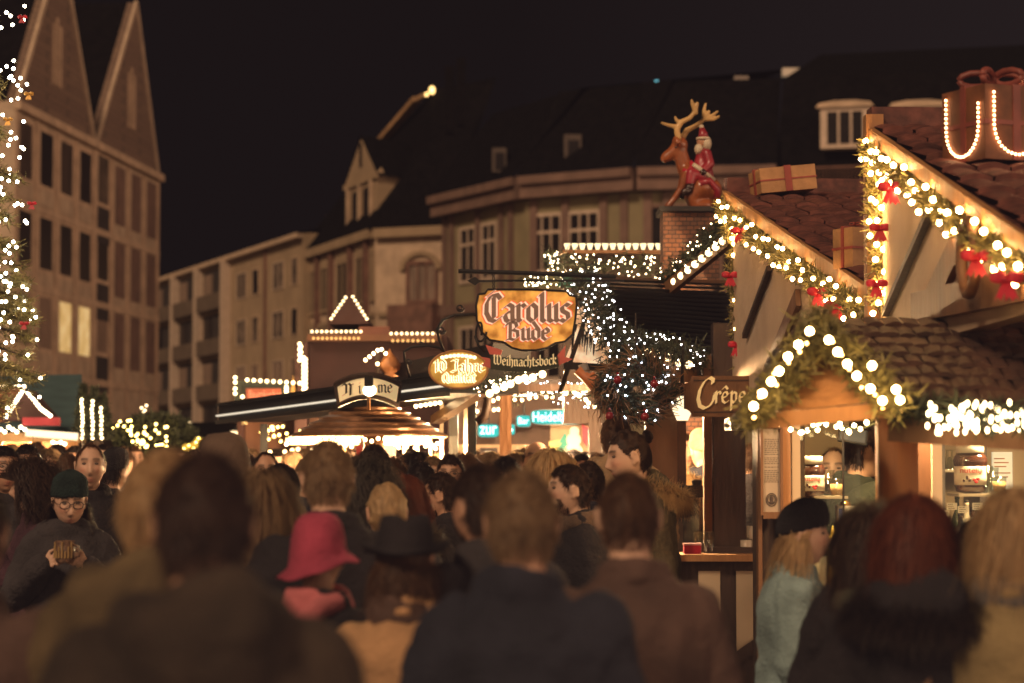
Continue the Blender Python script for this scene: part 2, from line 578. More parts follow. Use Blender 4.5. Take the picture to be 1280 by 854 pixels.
# town glow, faint all round; warm band added low behind and right to light facades and crowd
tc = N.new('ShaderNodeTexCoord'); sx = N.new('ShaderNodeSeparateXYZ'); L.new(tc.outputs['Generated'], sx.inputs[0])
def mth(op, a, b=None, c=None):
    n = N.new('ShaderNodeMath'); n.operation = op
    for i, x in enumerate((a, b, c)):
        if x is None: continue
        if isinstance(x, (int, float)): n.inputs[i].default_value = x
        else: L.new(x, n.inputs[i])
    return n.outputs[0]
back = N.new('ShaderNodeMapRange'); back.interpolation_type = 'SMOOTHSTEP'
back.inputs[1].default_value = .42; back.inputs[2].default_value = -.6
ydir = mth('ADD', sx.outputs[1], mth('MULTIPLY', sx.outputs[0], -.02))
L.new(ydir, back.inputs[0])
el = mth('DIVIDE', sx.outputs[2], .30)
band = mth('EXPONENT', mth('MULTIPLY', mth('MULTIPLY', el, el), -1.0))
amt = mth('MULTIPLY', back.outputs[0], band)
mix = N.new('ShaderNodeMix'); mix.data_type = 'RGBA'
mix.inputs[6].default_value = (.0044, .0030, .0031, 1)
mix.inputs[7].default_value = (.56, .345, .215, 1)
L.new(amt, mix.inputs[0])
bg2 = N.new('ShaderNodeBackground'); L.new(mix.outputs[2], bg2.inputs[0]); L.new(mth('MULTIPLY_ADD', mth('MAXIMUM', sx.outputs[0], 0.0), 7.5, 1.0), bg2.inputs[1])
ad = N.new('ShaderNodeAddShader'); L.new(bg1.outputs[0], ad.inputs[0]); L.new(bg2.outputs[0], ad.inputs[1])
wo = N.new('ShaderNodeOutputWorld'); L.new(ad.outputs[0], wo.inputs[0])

sl = bpy.data.lights.new('key_sun', 'SUN'); sl.energy = 2.05; sl.angle = R(12); sl.color = (1, .68, .42)  # night key from behind left, added in place of stalls out of view
so = bpy.data.objects.new('key_sun', sl); COL.objects.link(so)
so.rotation_euler = V((.46, .72, -.66)).to_track_quat('-Z', 'Y').to_euler()

# ------------------------------------------------------------------ ground
mb = MB(); mb.box((-260, -60, -.3), (260, 420, 0))
GROUND = brickmat('paving', (.075, .06, .05), (.055, .046, .04), (.02, .018, .016), 1.0, .5, .25, .55, .4, .02, (0, 0, 0))
tag(ob('ground', mb, GROUND), kind='structure')

# ------------------------------------------------------------------ far buildings
STONE = mat('sandstone', (.44, .33, .235), .85, .2, 1.3, .3, 6)
STONE2 = mat('sandstone_trim', (.48, .345, .24), .85, .2, 1.3, .2, 6)
REDST = mat('red_sandstone', (.165, .098, .074), .85, .2, 1.2, .2, 6)
PLAST = mat('pale_plaster', (.32, .225, .14), .9, .14, .8, .2, 5)
OCHRE = mat('ochre_plaster', (.23, .185, .105), .9, .14, .8, .2, 5)
TIMB = mat('dark_brick', (.17, .085, .06), .85, .3, 2, .3, 9)
SLATE = mat('dark_slate', (.0035, .0028, .0028), .9, .5, 2.5, .4, 10, spec=.06)
PANE = mat('dark_pane', (.012, .009, .009), .35, .3, 1.5, spec=.15)
PANEC = mat('curtained_pane', (.22, .15, .11), .5, .5, 1.2, stretch=(4, 4, .4))
WFR = mat('window_frame_paint', (.50, .38, .29), .6, .1, 3)
PANED = mat('dim_blind_pane', (.06, .042, .032), .4, .6, 1.0, spec=.15, stretch=(3, 3, .5))
PANED2 = mat('half_blind_pane', (.11, .08, .06), .4, .9, .7, spec=.15, stretch=(.5, .5, 1.4))
BAL = mat('dark_panel_recess_shade', (.035, .026, .022), .8, .3, 1)  # dark panels, and the shade of balcony recesses as flat colour
LITP = glowvar('lit_pane', (.75, .48, .16), (1.0, .72, .32), .62, 1.6)


def window(root, F, x0, x1, z0, z1, fr=.09, nx=2, nz=2, frm=None, pane=None, proud=.07, sill=False, cross=.04):
    """frame ring with bars (part) and its pane (sub-part)"""
    mb = MB(); a = -proud
    F.box(mb, x0 - fr, x0, a, .02, z0 - fr, z1 + fr); F.box(mb, x1, x1 + fr, a, .02, z0 - fr, z1 + fr)
    F.box(mb, x0, x1, a, .02, z1, z1 + fr); F.box(mb, x0, x1, a - (.05 if sill else 0), .02, z0 - fr, z0)
    for i in range(1, nx):
        x = x0 + (x1 - x0) * i / nx
        F.box(mb, x - cross, x + cross, a + .02, .02, z0, z1)
    for j in range(1, nz):
        z = z0 + (z1 - z0) * j / nz
        F.box(mb, x0, x1, a + .024, .02, z - cross, z + cross)
    o = ob('window', mb, frm or WFR, root)
    pm = MB(); F.box(pm, x0 + .002, x1 - .002, -.012, .015, z0 + .002, z1 - .002)
    ob('pane', pm, pane or PANE, o)
    return o


def poly_wall(F, pts, y0=0.0, d=.4):
    """prism of the facade polygon pts (x, z)"""
    mb = MB()
    mb.prism([F.pt(x, y0, z) for x, z in pts], F.M.to_3x3() @ V((0, d, 0)))
    return mb


# --- twin gabled house on the left
F = fr_px(14, 99, 196, 124)
root = thing('gabled_house', 'tall stone house with two steep pointed gables and two yellow lit windows', 'house', F.pt(F.L / 2, 0, 0))
HE = 16.9
half = F.L / 2
mbw = MB(); F.box(mbw, 0, F.L, 0, 9, 0, HE)
ob('wall', mbw, STONE, root)
GB = brickmat('gable_brick', (.185, .12, .085), (.15, .095, .07), (.11, .075, .055), 1.0, .6, .3, .9, .3)
for g in range(2):
    a = g * half + .25; b = (g + 1) * half - .12
    c = (a + b) / 2 + (.3 if g == 0 else 1.2)
    top = 24.9
    ob('gable', poly_wall(F, [(a, HE + .004), (b, HE + .004), (c, top)], .03, .4), GB, root)
    tr = MB()
    for p, q in (((a, HE), (c, top)), ((b, HE), (c, top))):
        tr.bar(F.pt(p[0], -.02, p[1]), F.pt(q[0], -.02, q[1]), .12, .26)
    ob('verge', tr, STONE, root)
    rf = MB()
    A0, B0, C0 = F.pt(a, .45, HE), F.pt(b, .45, HE), F.pt(c, .45, top)
    dv = F.M.to_3x3() @ V((0, 9, 0))
    rf.add([A0, C0, C0 + dv, A0 + dv, B0, B0 + dv], [(0, 1, 2, 3), (1, 4, 5, 2)])
    ob('roof', rf, SLATE, root)
    for i in range(3):
        sw = MB(); x = c - .55 + i * .55 - (.5 if g == 0 else .8)
        F.box(sw, x - .10, x + .10, -.06, .02, HE + 1.6, HE + 4.6 - abs(i - 1) * .3)
        ob('slit_window', sw, STONE2, root)
cb = MB(); F.box(cb, -.1, F.L + .1, -.3, 0, HE - .35, HE); ob('cornice', cb, STONE2, root)
for z in (12.95, 9.55, 5.9):
    cb = MB(); F.box(cb, 0, F.L, -.09, 0, z - .3, z); ob('string_course', cb, STONE2, root)
cell = half / 4
for g in range(2):
    for i in range(5):
        x = g * half + i * cell
        if i == 4 and g == 0: continue
        pb = MB(); ww = .42 if i else .6
        F.box(pb, x - ww / 2 + (.25 if i == 0 and g == 0 else 0) - (.25 if i == 4 else 0), x + ww / 2 + (.25 if i == 0 and g == 0 else 0) - (.25 if i == 4 else 0), -.075, -.002, 4.6, HE - .36)
        ob('pilaster', pb, STONE2, root)
    for i in range(4):
        x0 = g * half + i * cell + .60; x1 = g * half + (i + 1) * cell - .60
        if g == 0 or i == 0:
            for k, (z0, z1) in enumerate(((13.9, 16.2), (10.3, 12.5), (6.9, 9.1))):
                pn = rnd.choice([PANE, PANE, PANED, PANED2])
                if k == 2 and g == 0: pn = LITP if i in (2, 3) else PANEC
                if k == 2 and g == 1: pn = PANEC
                if g == 1: z0 += .3; z1 += .2
                window(root, F, x0, x1, z0, z1, .20, 3 if k < 2 else 2, 1, STONE2, pn, .03)
                sp = MB(); F.box(sp, x0 - .1, x1 + .1, -.05, .0, z0 - (.9 if g == 0 else 1.9), z0 - .2)
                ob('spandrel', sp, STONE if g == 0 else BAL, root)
        else:
            for z0, z1 in ((13.5, 16.3), (10.0, 12.6), (6.6, 9.2)):
                sp = MB(); F.box(sp, x0 + .1, x1 - .1, -.05, .0, z0, z1); ob('blind_panel', sp, REDST, root)
for i in range(5):
    d = MB(); x = 1 + i * 4.4
    F.box(d, x, x + 3.2, -.04, .01, .1, 3.9); ob('shop_front', d, PANE, root)

# --- apartment block with balconies
F = fr_px(188, 188, 378, 149)
root = thing('apartment_block', 'plain plastered apartment block with a stack of recessed dark balconies', 'building', F.pt(F.L / 2, 0, 0))
HE = 16.4
mbw = MB(); F.box(mbw, -4, F.L, 0, 10, 0, HE); ob('wall', mbw, PLAST, root)
rf = MB()
p = [F.pt(-4, -.4, HE + .01), F.pt(F.L + .1, -.4, HE + .01), F.pt(F.L + .1, 5, HE + 1.0), F.pt(-4, 5, HE + 1.0)]
rf.add(p, [(0, 1, 2, 3)]); ob('roof', rf, SLATE, root)
cb = MB(); F.box(cb, -4, F.L, -.45, -.003, HE - .3, HE); ob('eave', cb, STONE2, root)
ch = MB(); F.box(ch, F.s(350), F.s(357), 3, 4.2, HE, HE + 1.7); ob('chimney', ch, TIMB, root)
fl = [1.62 + (590 - y) * 149 / FPX for y in ()]
for a, b in ((192, 221), (224, 250), (254, 284)):
    x0, x1 = F.s(a), F.s(b)
    for k in range(4):
        z = 3.6 + k * 3.15
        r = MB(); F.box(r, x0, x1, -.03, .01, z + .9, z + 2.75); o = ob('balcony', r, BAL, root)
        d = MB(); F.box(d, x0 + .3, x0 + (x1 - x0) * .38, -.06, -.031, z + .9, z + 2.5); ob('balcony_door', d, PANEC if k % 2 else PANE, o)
        rl = MB(); F.box(rl, x0 - .05, x1 + .05, -.55, -.062, z - .12, z + .98)
        ob('parapet', rl, mat('balcony_parapet', (.12, .085, .06), .8, .15, 1), o)
for a in (222.5, 252, 286):
    d = MB(); x = F.s(a); F.box(d, x - .28, x + .28, -.62, -.004, 0, HE - .31); ob('dividing_fin', d, WFR, root)
for a, b, nx in ((296, 307, 2), (315, 323, 1), (341, 354, 2), (364, 372, 1)):
    x0, x1 = F.s(a), F.s(b)
    for k in range(4):
        z = 3.4 + k * 3.15
        window(root, F, x0, x1, z + .5, z + 2.1, .08, nx, 1, WFR if nx > 1 else STONE2, rnd.choice([PANE, PANED, PANED2]) if k != 1 else PANEC)
d = MB(); x = F.s(332); F.box(d, x - .12, x + .12, -.16, -.003, .2, HE - .3); ob('downpipe', d, TIMB, root)

# --- ornate corner house with the tall dormer
FA = fr_px(379, 151, 469, 136)
FB = Frame((FA.B.x, FA.B.y), ((559 - 640) / FPX * 134, 134))
root = thing('ornate_house', 'ornate stone house with a tall pointed dormer and arched windows', 'house', FA.pt(FA.L, 0, 0))
HE = 15.3
mbw = MB(); FA.box(mbw, 0, FA.L, 0, 8, 0, HE); FB.box(mbw, 0.003, FB.L, .003, 8, 0, HE - .002); ob('wall', mbw, STONE2, root)
cb = MB(); FA.box(cb, -.1, FA.L, -.5, -.003, HE - .5, HE); FB.box(cb, .05, FB.L, -.45, -.003, HE - .52, HE - .01); ob('cornice', cb, PLAST, root)
# mansard roof
rf = MB()
a0, a1, b1 = FA.pt(-.3, -.4, HE + .01), FA.pt(FA.L + .1, -.5, HE + .01), FB.pt(FB.L, -.4, HE + .01)
t0, t1, t2 = FA.pt(.0, 3.6, HE + 5.2), FA.pt(FA.L - .5, 3.4, HE + 5.2), FB.pt(FB.L, 3.4, HE + 5.2)
u0, u1, u2 = P(475, 180, 150), P(535, 118, 142), P(605, 100, 140)
rf.add([a0, a1, b1, t0, t1, t2], [(0, 1, 4, 3), (1, 2, 5, 4)])
rf.add([t0, t1, t2, P(620, 97, 139), P(545, 112, 142), P(470, 186, 152)], [(0, 1, 4, 5), (1, 2, 3, 4)])
ob('roof', rf, SLATE, root)
rd = MB(); rd.bar(P(476, 176, 149), P(521, 124, 143), .5, .3); rd.bar(P(521, 124, 143), P(534, 118, 142.5), .3, .2)
ob('copper_ridge', rd, mat('lit_copper', (.34, .20, .10), .6, .3, 1), root)
for a, b in ((387, 396), (402, 410), (422, 434), (446, 456), (464, 471)):
    F = FA
    x0, x1 = FA.s(a), min(FA.s(b), FA.L - .3)
    for z0, z1, arch in ((11.4, 13.9, True), (7.5, 9.9, True), (3.9, 6.0, False)):
        o = window(root, FA, x0, x1, z0, z1, .16, 2, 1, PLAST, PANE, .12, True)
        if arch:
            ar = MB(); c = (x0 + x1) / 2; r = (x1 - x0) / 2 + .16
            pts = [(c + r * cos(pi * i / 10), z1 + .16 + r * .7 * sin(pi * i / 10)) for i in range(11)]
            ar.prism([FA.pt(x, -.13, z) for x, z in pts], FA.M.to_3x3() @ V((0, .12, 0)))
            ob('arch', ar, PLAST, o)
for x in (.2, FA.s(399), FA.s(416), FA.s(440), FA.s(460)):
    d = MB(); FA.box(d, x - .22, x + .22, -.3, -.004, 3.2, HE - .52); ob('pilaster', d, TIMB, root)
for z in (10.6, 6.9):
    d = MB(); FA.box(d, 0, FA.L, -.2, -.005, z - .25, z); FB.box(d, .2, FB.L, -.2, -.005, z - .26, z - .01); ob('string_course', d, PLAST, root)
# frontal bay with the wide arch
x0, x1 = FB.s(500), FB.s(552)
window(root, FB, x0 + .6, x1 - .4, 11.2, 13.2, .2, 3, 1, TIMB, PANEC, .12, True)
ar = MB(); c = (x0 + x1) / 2; r = (x1 - x0) / 2
pts = [(c + r * cos(pi * i / 14), 12.9 + r * .8 * sin(pi * i / 14)) for i in range(15)] + [(c + (r - .3) * cos(pi * i / 14), 12.9 + (r - .3) * .8 * sin(pi * i / 14)) for i in range(14, -1, -1)]
for i in range(14):
    q = [pts[i], pts[i + 1], pts[29 - i - 1], pts[29 - i]]
    ar.prism([FB.pt(x, -.2, z) for x, z in q], FB.M.to_3x3() @ V((0, .18, 0)))
ob('arch', ar, PLAST, root)
d = MB(); FB.box(d, x0 - .2, x1, -1.2, -.01, 9.3, 10.9); ob('balcony', d, TIMB, root)
window(root, FB, x0 + 1.1, x1 - 1.0, 6.2, 8.6, .15, 2, 2, PLAST, PANE)
# dormer
D0, D1 = P(434, 283, 144), P(472, 270, 138)
FD = Frame((D0.x, D0.y - .6), (D1.x, D1.y - .6))
dm = MB(); zb, zt = HE + .1, FD.z(452, 226)
FD.box(dm, 0, FD.L, 0, 3, zb, zt); FD.box(dm, -.25, FD.L + .25, -.15, .0, zt - .2, zt + .1)
ap = FD.z(453, 174)
o = ob('dormer', dm, PLAST, root)
g = poly_wall(FD, [(-.2, zt + .11), (FD.L + .2, zt + .11), (FD.L / 2, ap)], -.05, .4)
ob('dormer_gable', g, PLAST, o)
g = MB(); q = FD.M.to_3x3() @ V((0, 4, -.4))
A0, B0, C0 = FD.pt(-.35, -.1, zt), FD.pt(FD.L + .35, -.1, zt), FD.pt(FD.L / 2, -.1, ap + .25)
g.add([A0, C0, C0 + q, A0 + q, B0, B0 + q], [(0, 1, 2, 3), (1, 4, 5, 2)]); ob('dormer_roof', g, SLATE, o)
for k in range(2):
    x = FD.L * (.2 + .36 * k)
    pm = MB(); FD.box(pm, x, x + FD.L * .24, -.03, .01, zb + .7, zt - .5); ob('dormer_pane', pm, PANE, o)
for k in range(3):
    x = FD.L * (.1 + .38 * k)
    pm = MB(); FD.box(pm, x - .12, x + .12, -.2, -.03, zb + .3, zt - .21); ob('dormer_column', pm, STONE2, o)
pm = MB(); FD.box(pm, FD.L / 2 - .25, FD.L / 2 + .25, -.08, -.04, zt + .8, zt + 2.2); ob('gable_opening', pm, PANE, o)
p = P(535, 236, 138)
pm = MB(); pm.box((p.x - .9, p.y - .8, p.z - 1.3), (p.x + .9, p.y + 3, p.z + 1.2)); o = ob('dormer', pm, SLATE, root)
pm = MB(); pm.box((p.x - .7, p.y - .86, p.z - 1.0), (p.x + .7, p.y - .801, p.z + .6)); pm.box((p.x - .85, p.y - .95, p.z + .7), (p.x + .85, p.y - .81, p.z + .95), 1)
ob('dormer_pane', pm, [PANE, STONE2], o)
# roof lantern
p = P(540, 116, 142)
lr = thing('roof_lamp', 'small yellow lamp burning on the roof ridge of the ornate house', 'lamp', p)
mb = MB(); mb.tube([p - V((0, 0, 1.2)), p], .05); ob('pole', mb, SLATE, lr)
mb = MB(); mb.ell(p + V((0, 0, .15)), (.17, .17, .24)); mb.ell(p + V((-.32, 0, -.1)), (.10, .10, .12)); ob('lamp_globe', mb, glow('roof_lamp_glow', (1, .62, .22), 3.5), lr, True)

# --- long curved house with green and red pilasters
pts = [((553 - 640) / FPX * 126, 126), ((660 - 640) / FPX * 117.5, 117.5), ((800 - 640) / FPX * 114, 114), ((972 - 640) / FPX * 113, 113)]
root = thing('curved_house', 'long curved house front with green panels between reddish pilasters', 'building', (pts[1][0], pts[1][1], 0))
HE = 16.0
frs = [Frame(a, b) for a, b in zip(pts, pts[1:])]
rf = MB()
for i, F in enumerate(frs):
    mbw = MB(); F.box(mbw, 0, F.L, 0, 6, 0, HE - .003 * i); ob('wall', mbw, OCHRE, root)
    cb = MB(); F.box(cb, -.05, F.L + .05, -.7, -.003, HE - 1.1, HE - .01 * i); F.box(cb, 0, F.L, -.95, -.701, HE - .45, HE - .05 - .01 * i); ob('cornice', cb, REDST, root)
    a, b = F.pt(-.1, -.9, HE + .01), F.pt(F.L + .1, -.9, HE + .01)
    rf.add([a, b, F.pt(F.L + .1, 3.0, HE + 4.6), F.pt(-.1, 3.0, HE + 4.6)], [(0, 1, 2, 3)])
    rf.add([F.pt(-.1, 3.0, HE + 4.6), F.pt(F.L + .1, 3.0, HE + 4.6), F.pt(F.L + .1, 16, HE + 6.6), F.pt(-.1, 16, HE + 6.6)], [(0, 1, 2, 3)])
    for zz in (10.2, 5.0):
        bd = MB(); F.box(bd, 0, F.L, -.22, -.004, zz - .5, zz); ob('string_course', bd, REDST, root)
ob('roof', rf, SLATE, root)
for i, a, b in ((0, 577, 594), (0, 604, 620), (1, 667, 701), (1, 714, 748)):
    F = frs[i]; x0, x1 = F.s(a), F.s(b)
    window(root, F, x0, x1, 11.4, 14.0, .16, 3 if i else 2, 1, WFR, PANE, .1)
    bb = MB(); F.box(bb, x0, x1, -.095, -.06, 13.15, 13.3); ob('transom', bb, WFR, root)
    window(root, F, x0, x1, 6.2, 8.9, .16, 2, 1, WFR, PANE, .1)
for i, a, b in ((2, 812, 828), (2, 842, 890), (2, 905, 930)):
    F = frs[i]; x0, x1 = F.s(a), F.s(b)
    window(root, F, x0, x1, 10.7, 14.1, .2, 1, 1, REDST, PANE, .1)
for i, px in ((0, 556), (0, 566), (0, 599), (0, 628), (0, 640), (1, 658), (1, 708), (1, 756), (1, 782), (2, 803), (2, 835), (2, 896), (2, 938), (2, 966)):
    F = frs[i]; x = min(max(F.s(px), .4), F.L - .4)
    pb = MB(); F.box(pb, x - .2, x + .2, -.16, -.005, 5.0, HE - 1.11); ob('pilaster', pb, REDST, root)
for px, py, h, wd in ((716, 186, 1.4, .42), (624, 200, 1.2, .35)):
    p = P(px, py, 116 if px > 700 else 119)
    dm = MB(); dm.box((p.x - wd, p.y, p.z - h / 2), (p.x + wd, p.y + 2, p.z + h / 2)); o = ob('dormer', dm, mat('dull_dormer', (.075, .055, .045), .8), root)
    dm = MB(); dm.box((p.x - wd * .55, p.y - .03, p.z - h * .4), (p.x + wd * .7, p.y - .004, p.z + h * .3)); ob('dormer_pane', dm, PANE, o)
p = P(716, 205, 116)
for px, py, Y in ((562, 100, 134), (576, 90, 134)):
    q = P(px, py, Y); c = MB(); c.box((q.x - .25, q.y, q.z - 3), (q.x + .25, q.y + .8, q.z + .8)); ob('chimney', c, SLATE, root)
# signal light on the roof
p = P(821, 106, 122)
lr = thing('roof_light', 'tiny turquoise light on the dark roof above the reindeer', 'light', p)
mb = MB(); mb.tube([p - V((0, 0, 1.6)), p], .04); ob('pole', mb, SLATE, lr)
mb = MB(); mb.ell(p, (.17, .17, .22)); mb.ell(p + V((-.24, 0, 0)), (.08, .08, .14)); ob('lamp_globe', mb, glow('teal_roof_glow', (.25, .8, .9), 3.5), lr)

# --- house at the right
F = fr_px(971, 112.5, 1420, 108)
root = thing('mansard_house', 'dark roofed house at right with pale framed dormers and a railing', 'house', F.pt(F.L / 2, 0, 0))
HE = 14.9
mbw = MB(); F.box(mbw, 0, F.L, 0, 6, 0, HE); ob('wall', mbw, PLAST, root)
cb = MB(); F.box(cb, 0, F.L, -.8, -.004, HE - .9, HE); ob('cornice', cb, WFR, root)
rf = MB(); rf.add([F.pt(0, -.2, HE + .01), F.pt(F.L, -.2, HE + .01), F.pt(F.L, 2.4, HE + 5.5), F.pt(0, 2.4, HE + 5.5)], [(0, 1, 2, 3)])
rf.add([F.pt(0, 2.4, HE + 5.5), F.pt(F.L, 2.4, HE + 5.5), F.pt(F.L, 14, HE + 8.6), F.pt(0, 14, HE + 8.6)], [(0, 1, 2, 3)])
ob('roof', rf, SLATE, root)
for px in (1060, 1152, 1255):
    x = F.s(px); z = F.z(px, 186)
    dm = MB(); F.box(dm, x - 1.15, x + 1.15, -.3, 3, z, z + 1.9); o = ob('dormer', dm, WFR, root)
    hd = MB(); pr = [(x - 1.35, z + 1.9), (x + 1.35, z + 1.9), (x + 1.2, z + 2.1), (x + .5, z + 2.2), (x - .5, z + 2.2), (x - 1.2, z + 2.1)]
    hd.prism([F.pt(a, -.45, b) for a, b in pr], F.M.to_3x3() @ V((0, .5, 0))); ob('dormer_head', hd, STONE2, o)
    for k in range(3):
        pm = MB(); F.box(pm, x - .82 + k * .58, x - .82 + k * .58 + .46, -.33, -.304, z + .2, z + 1.7); ob('pane', pm, PANE, o)
    # slate cheeks
rl = MB()
for i in range(46):
    x = F.s(985) + i * .17
    F.box(rl, x, x + .03, -.7, -.67, HE, HE + .75)
F.box(rl, F.s(985), F.s(985) + 8, -.72, -.66, HE + .75, HE + .82); ob('railing', rl, TIMB, root)
for i, px in enumerate((990, 1018, 1042, 1066)):
    x = F.s(px); window(root, F, x - .42, x + .42, 11.4, 13.4, .12, 2, 1, WFR, LITP if i == 2 and False else PANE)
pm = MB(); F.box(pm, F.s(1044) - .3, F.s(1044) + .3, -.14, -.08, 11.5, 12.5); ob('lamp_glow_panel', pm, glow('window_lamp', (1, .55, .16), .9), root)
p = P(991, 90, 120); sk = MB(); sk.box((p.x - .5, p.y, p.z - .2), (p.x + .5, p.y + .5, p.z + .2)); ob('skylight', sk, mat('lit_skylight', (.5, .4, .3), .5, .1, 2, emit=(1, .75, .5), est=.10), root)
p = P(927, 98, 120); sk = MB(); sk.box((p.x - .35, p.y, p.z - .12), (p.x + .35, p.y + .5, p.z + .12)); ob('skylight', sk, mat('dim_skylight', (.2, .15, .12), .5, .1, 2, emit=(1, .75, .5), est=.03), root)
# ------------------------------------------------------------------ market: materials
WOOD = mat('brown_wood', (.16, .075, .032), .6, .3, 5, .4, 30, stretch=(1, 1, .15))
WOODL = mat('orange_wood', (.42, .20, .075), .55, .3, 5, .4, 30, stretch=(1, 1, .12))
WOODD = mat('dark_wood', (.045, .026, .018), .6, .3, 6, .4, 30, stretch=(1, 1, .15))
CREAM = mat('cream_plaster', (.50, .36, .24), .9, .12, 3, .25, 25)
CREAMP = mat('cream_panel', (.55, .42, .28), .7, .1, 3)
TILE = mat('red_roof_tile', (.12, .040, .028), .6, .6, 11, .3, 20)
SHING = mat('brown_shingle', (.058, .027, .017), .7, .55, 5, .5, 12)
SLAT = mat('black_slat', (.010, .008, .008), .6, .3, 6)
STEEL = mat('dark_metal', (.03, .028, .026), .4, .3, 6, metal=.6)
IRON = mat('black_iron', (.018, .016, .015), .5, .3, 9, metal=.4)
CANV = mat('teal_canvas', (.055, .10, .105), .8, .2, 3)
BRICK = brickmat('chimney_stone', (.20, .085, .045), (.12, .06, .04), (.05, .035, .03), 9.0, .5, .3, .85, .8, .03)
GLASS = glassmat()


def lamp(parent, name, p, energy, col=(1, .62, .30), r=.06):
    l = bpy.data.lights.new(name, 'POINT'); l.energy = energy; l.color = col; l.shadow_soft_size = r
    o = bpy.data.objects.new(name, l); COL.objects.link(o)
    o.location = p
    if parent is not None:
        o.parent = parent; o.location = V(p) - V(parent.location)
    return o


def tiled(mb, A, B, C, D, nu, nv, amp, mi=0, lip=.02, round_=True):
    """roof slope A(top l) B(top r) C(bottom r) D(bottom l): single curved tiles laid in courses, each a little off"""
    A, B, C, D = V(A), V(B), V(C), V(D)
    nrm = (B - A).cross(D - A).normalized()
    if nrm.z < 0: nrm = -nrm
    mb.add([A - nrm * .02, B - nrm * .02, C - nrm * .02, D - nrm * .02], [(0, 1, 2, 3)], mi)
    k = 7
    for j in range(nv):
        for c in range(nu):
            s0, s1 = c / nu, (c + 1) / nu
            if not round_ and j % 2: s0, s1 = max(0, s0 - .5 / nu), max(.001, s1 - .5 / nu)
            g = rnd.uniform(.0, .05) / nu
            lf, sk = rnd.uniform(-.15, .3) * lip, rnd.uniform(-.10, .10)
            vs = []
            for e, jj in enumerate((j - .06, j + 1.12 + rnd.uniform(-.06, .06))):
                for i in range(k + 1):
                    u = i / k; s_ = s0 + g + (s1 - s0 - 2 * g) * u
                    t = min(1.03, max(0, (jj + sk * (u - .5)) / nv))
                    p = A.lerp(B, s_).lerp(D.lerp(C, s_), t)
                    h = amp * sin(u * pi) ** .8 if round_ else amp * (.25 * sin(u * pi) + .5 * noise.noise(V((s_ * nu * .9, j * 3.3, u * .5))))
                    vs.append(p + nrm * (h + (lip + lf if e else 0)))
            n = k + 1
            for i in range(n): vs.append(vs[n + i] - nrm * (lip * .8 + .006))
            fs = [(i, n + i, n + i + 1, i + 1) for i in range(k)] + [(n + i, 2 * n + i, 2 * n + i + 1, n + i + 1) for i in range(k)]
            mb.add(vs, fs, mi)


# ================================================================== gabled stall beside the waffle counter (first plaster gable)
X1 = lambda px, Y: (px - 640) / FPX * Y
F1 = fr_px(913, 16, 1096, 11.35)
apz = F1.z(913, 258); loz = F1.z(1090, 392)
st1 = thing('counter_stall', 'half timbered cream stall with dark corner post and mug counter under the plaster gable', 'stall', F1.pt(F1.L / 2, 0, 0))
ob('gable_wall', poly_wall(F1, [(0, 1.95), (F1.L, 1.95), (F1.L, loz), (.03, apz)], 0, .08), CREAM, st1)
mb = MB()
for a, b in (((967, 335), (935, 420)), ((1003, 372), (962, 470)), ((1045, 385), (1010, 470))):
    pa = F1.pt(F1.s(a[0]), -.02, F1.z(*a)); pb = F1.pt(F1.s(b[0]), -.02, F1.z(*b)); 
    o = MB(); o.bar(pa, pb, .03, .10 if a[0] != 967 else .035); ob('timber', o, WOODD if a[0] == 967 else WOOD, st1)
mb = MB(); mb.bar(F1.pt(-.05, -.025, apz + .075), F1.pt(F1.L, -.025, loz + .075), .03, .075); ob('verge_board', mb, WOODL, st1)
mb = MB(); rv1 = F1.M.to_3x3() @ V((0, 1, 0))
ra, rb = F1.pt(-.05, -.02, apz + .10), F1.pt(F1.L + .1, -.02, loz + .10)
tiled(mb, ra, ra + V((1.9, .15, 0)), rb + V((1.9, .15, 0)), rb, 13, 10, .016, 0, .02)
mb.bar(ra + V((0, 0, .03)), ra + V((1.9, .15, .03)), .14, .12); ob('roof', mb, TILE, st1)
# corner post, counter, base
pc = P(911, 690, 16)
mb = MB(); mb.box((pc.x - .105, 16 - .1, 0), (pc.x + .105, 16.1, 2.6)); mb.box((pc.x - .16, 15.85, 1.09), (pc.x + .16, 16.15, 1.13)); ob('corner_post', mb, WOODD, st1)
mb = MB(); mb.box((pc.x - .165, 15.95, .0), (pc.x - .112, 16.05, 2.4)); ob('side_post', mb, WOOD, st1)
mb = MB(); c0 = P(858, 685, 15.7); c1 = P(953, 690, 15.7)
mb.box((c0.x - .3, 15.6, 1.045), (c1.x, 16.4, 1.088)); ob('counter_top', mb, WOODL, st1)
for k, (a, b) in enumerate(((872, 899), (919, 951))):
    fx0, fx1 = X1(a, 15.7), X1(b, 15.7)
    mb = MB(); mb.box((fx0, 15.688, .45), (fx1, 15.699, .98)); ob('front_panel', mb, CREAMP, st1)
mb = MB(); mb.box((c0.x - .25, 15.7, .06), (c1.x - .02, 15.78, 1.044)); ob('counter_front', mb, WOODD, st1)
mb = MB(); mb.bar((X1(919, 15.68), 15.68, .42), (X1(955, 15.68), 15.68, .55), .02, .07); ob('brace', mb, WOODD, st1)
# booth lamp
mb = MB(); p = P(853, 512, 15.4)
mb.lathe([(.035, -.07), (.065, .0), (.06, .05), (.02, .085)], 6, M=Matrix.Translation(p))
ob('lamp_glass', mb, glow('booth_lamp_glow', (1, .78, .48), 1.7), st1)
mb = MB(); mb.tube([p + V((0, 0, .09)), p + V((0, 0, .45))], .012); ob('lamp_rod', mb, IRON, st1)
lamp(st1, 'booth_lamp', P(884, 500, 19.2), 70)

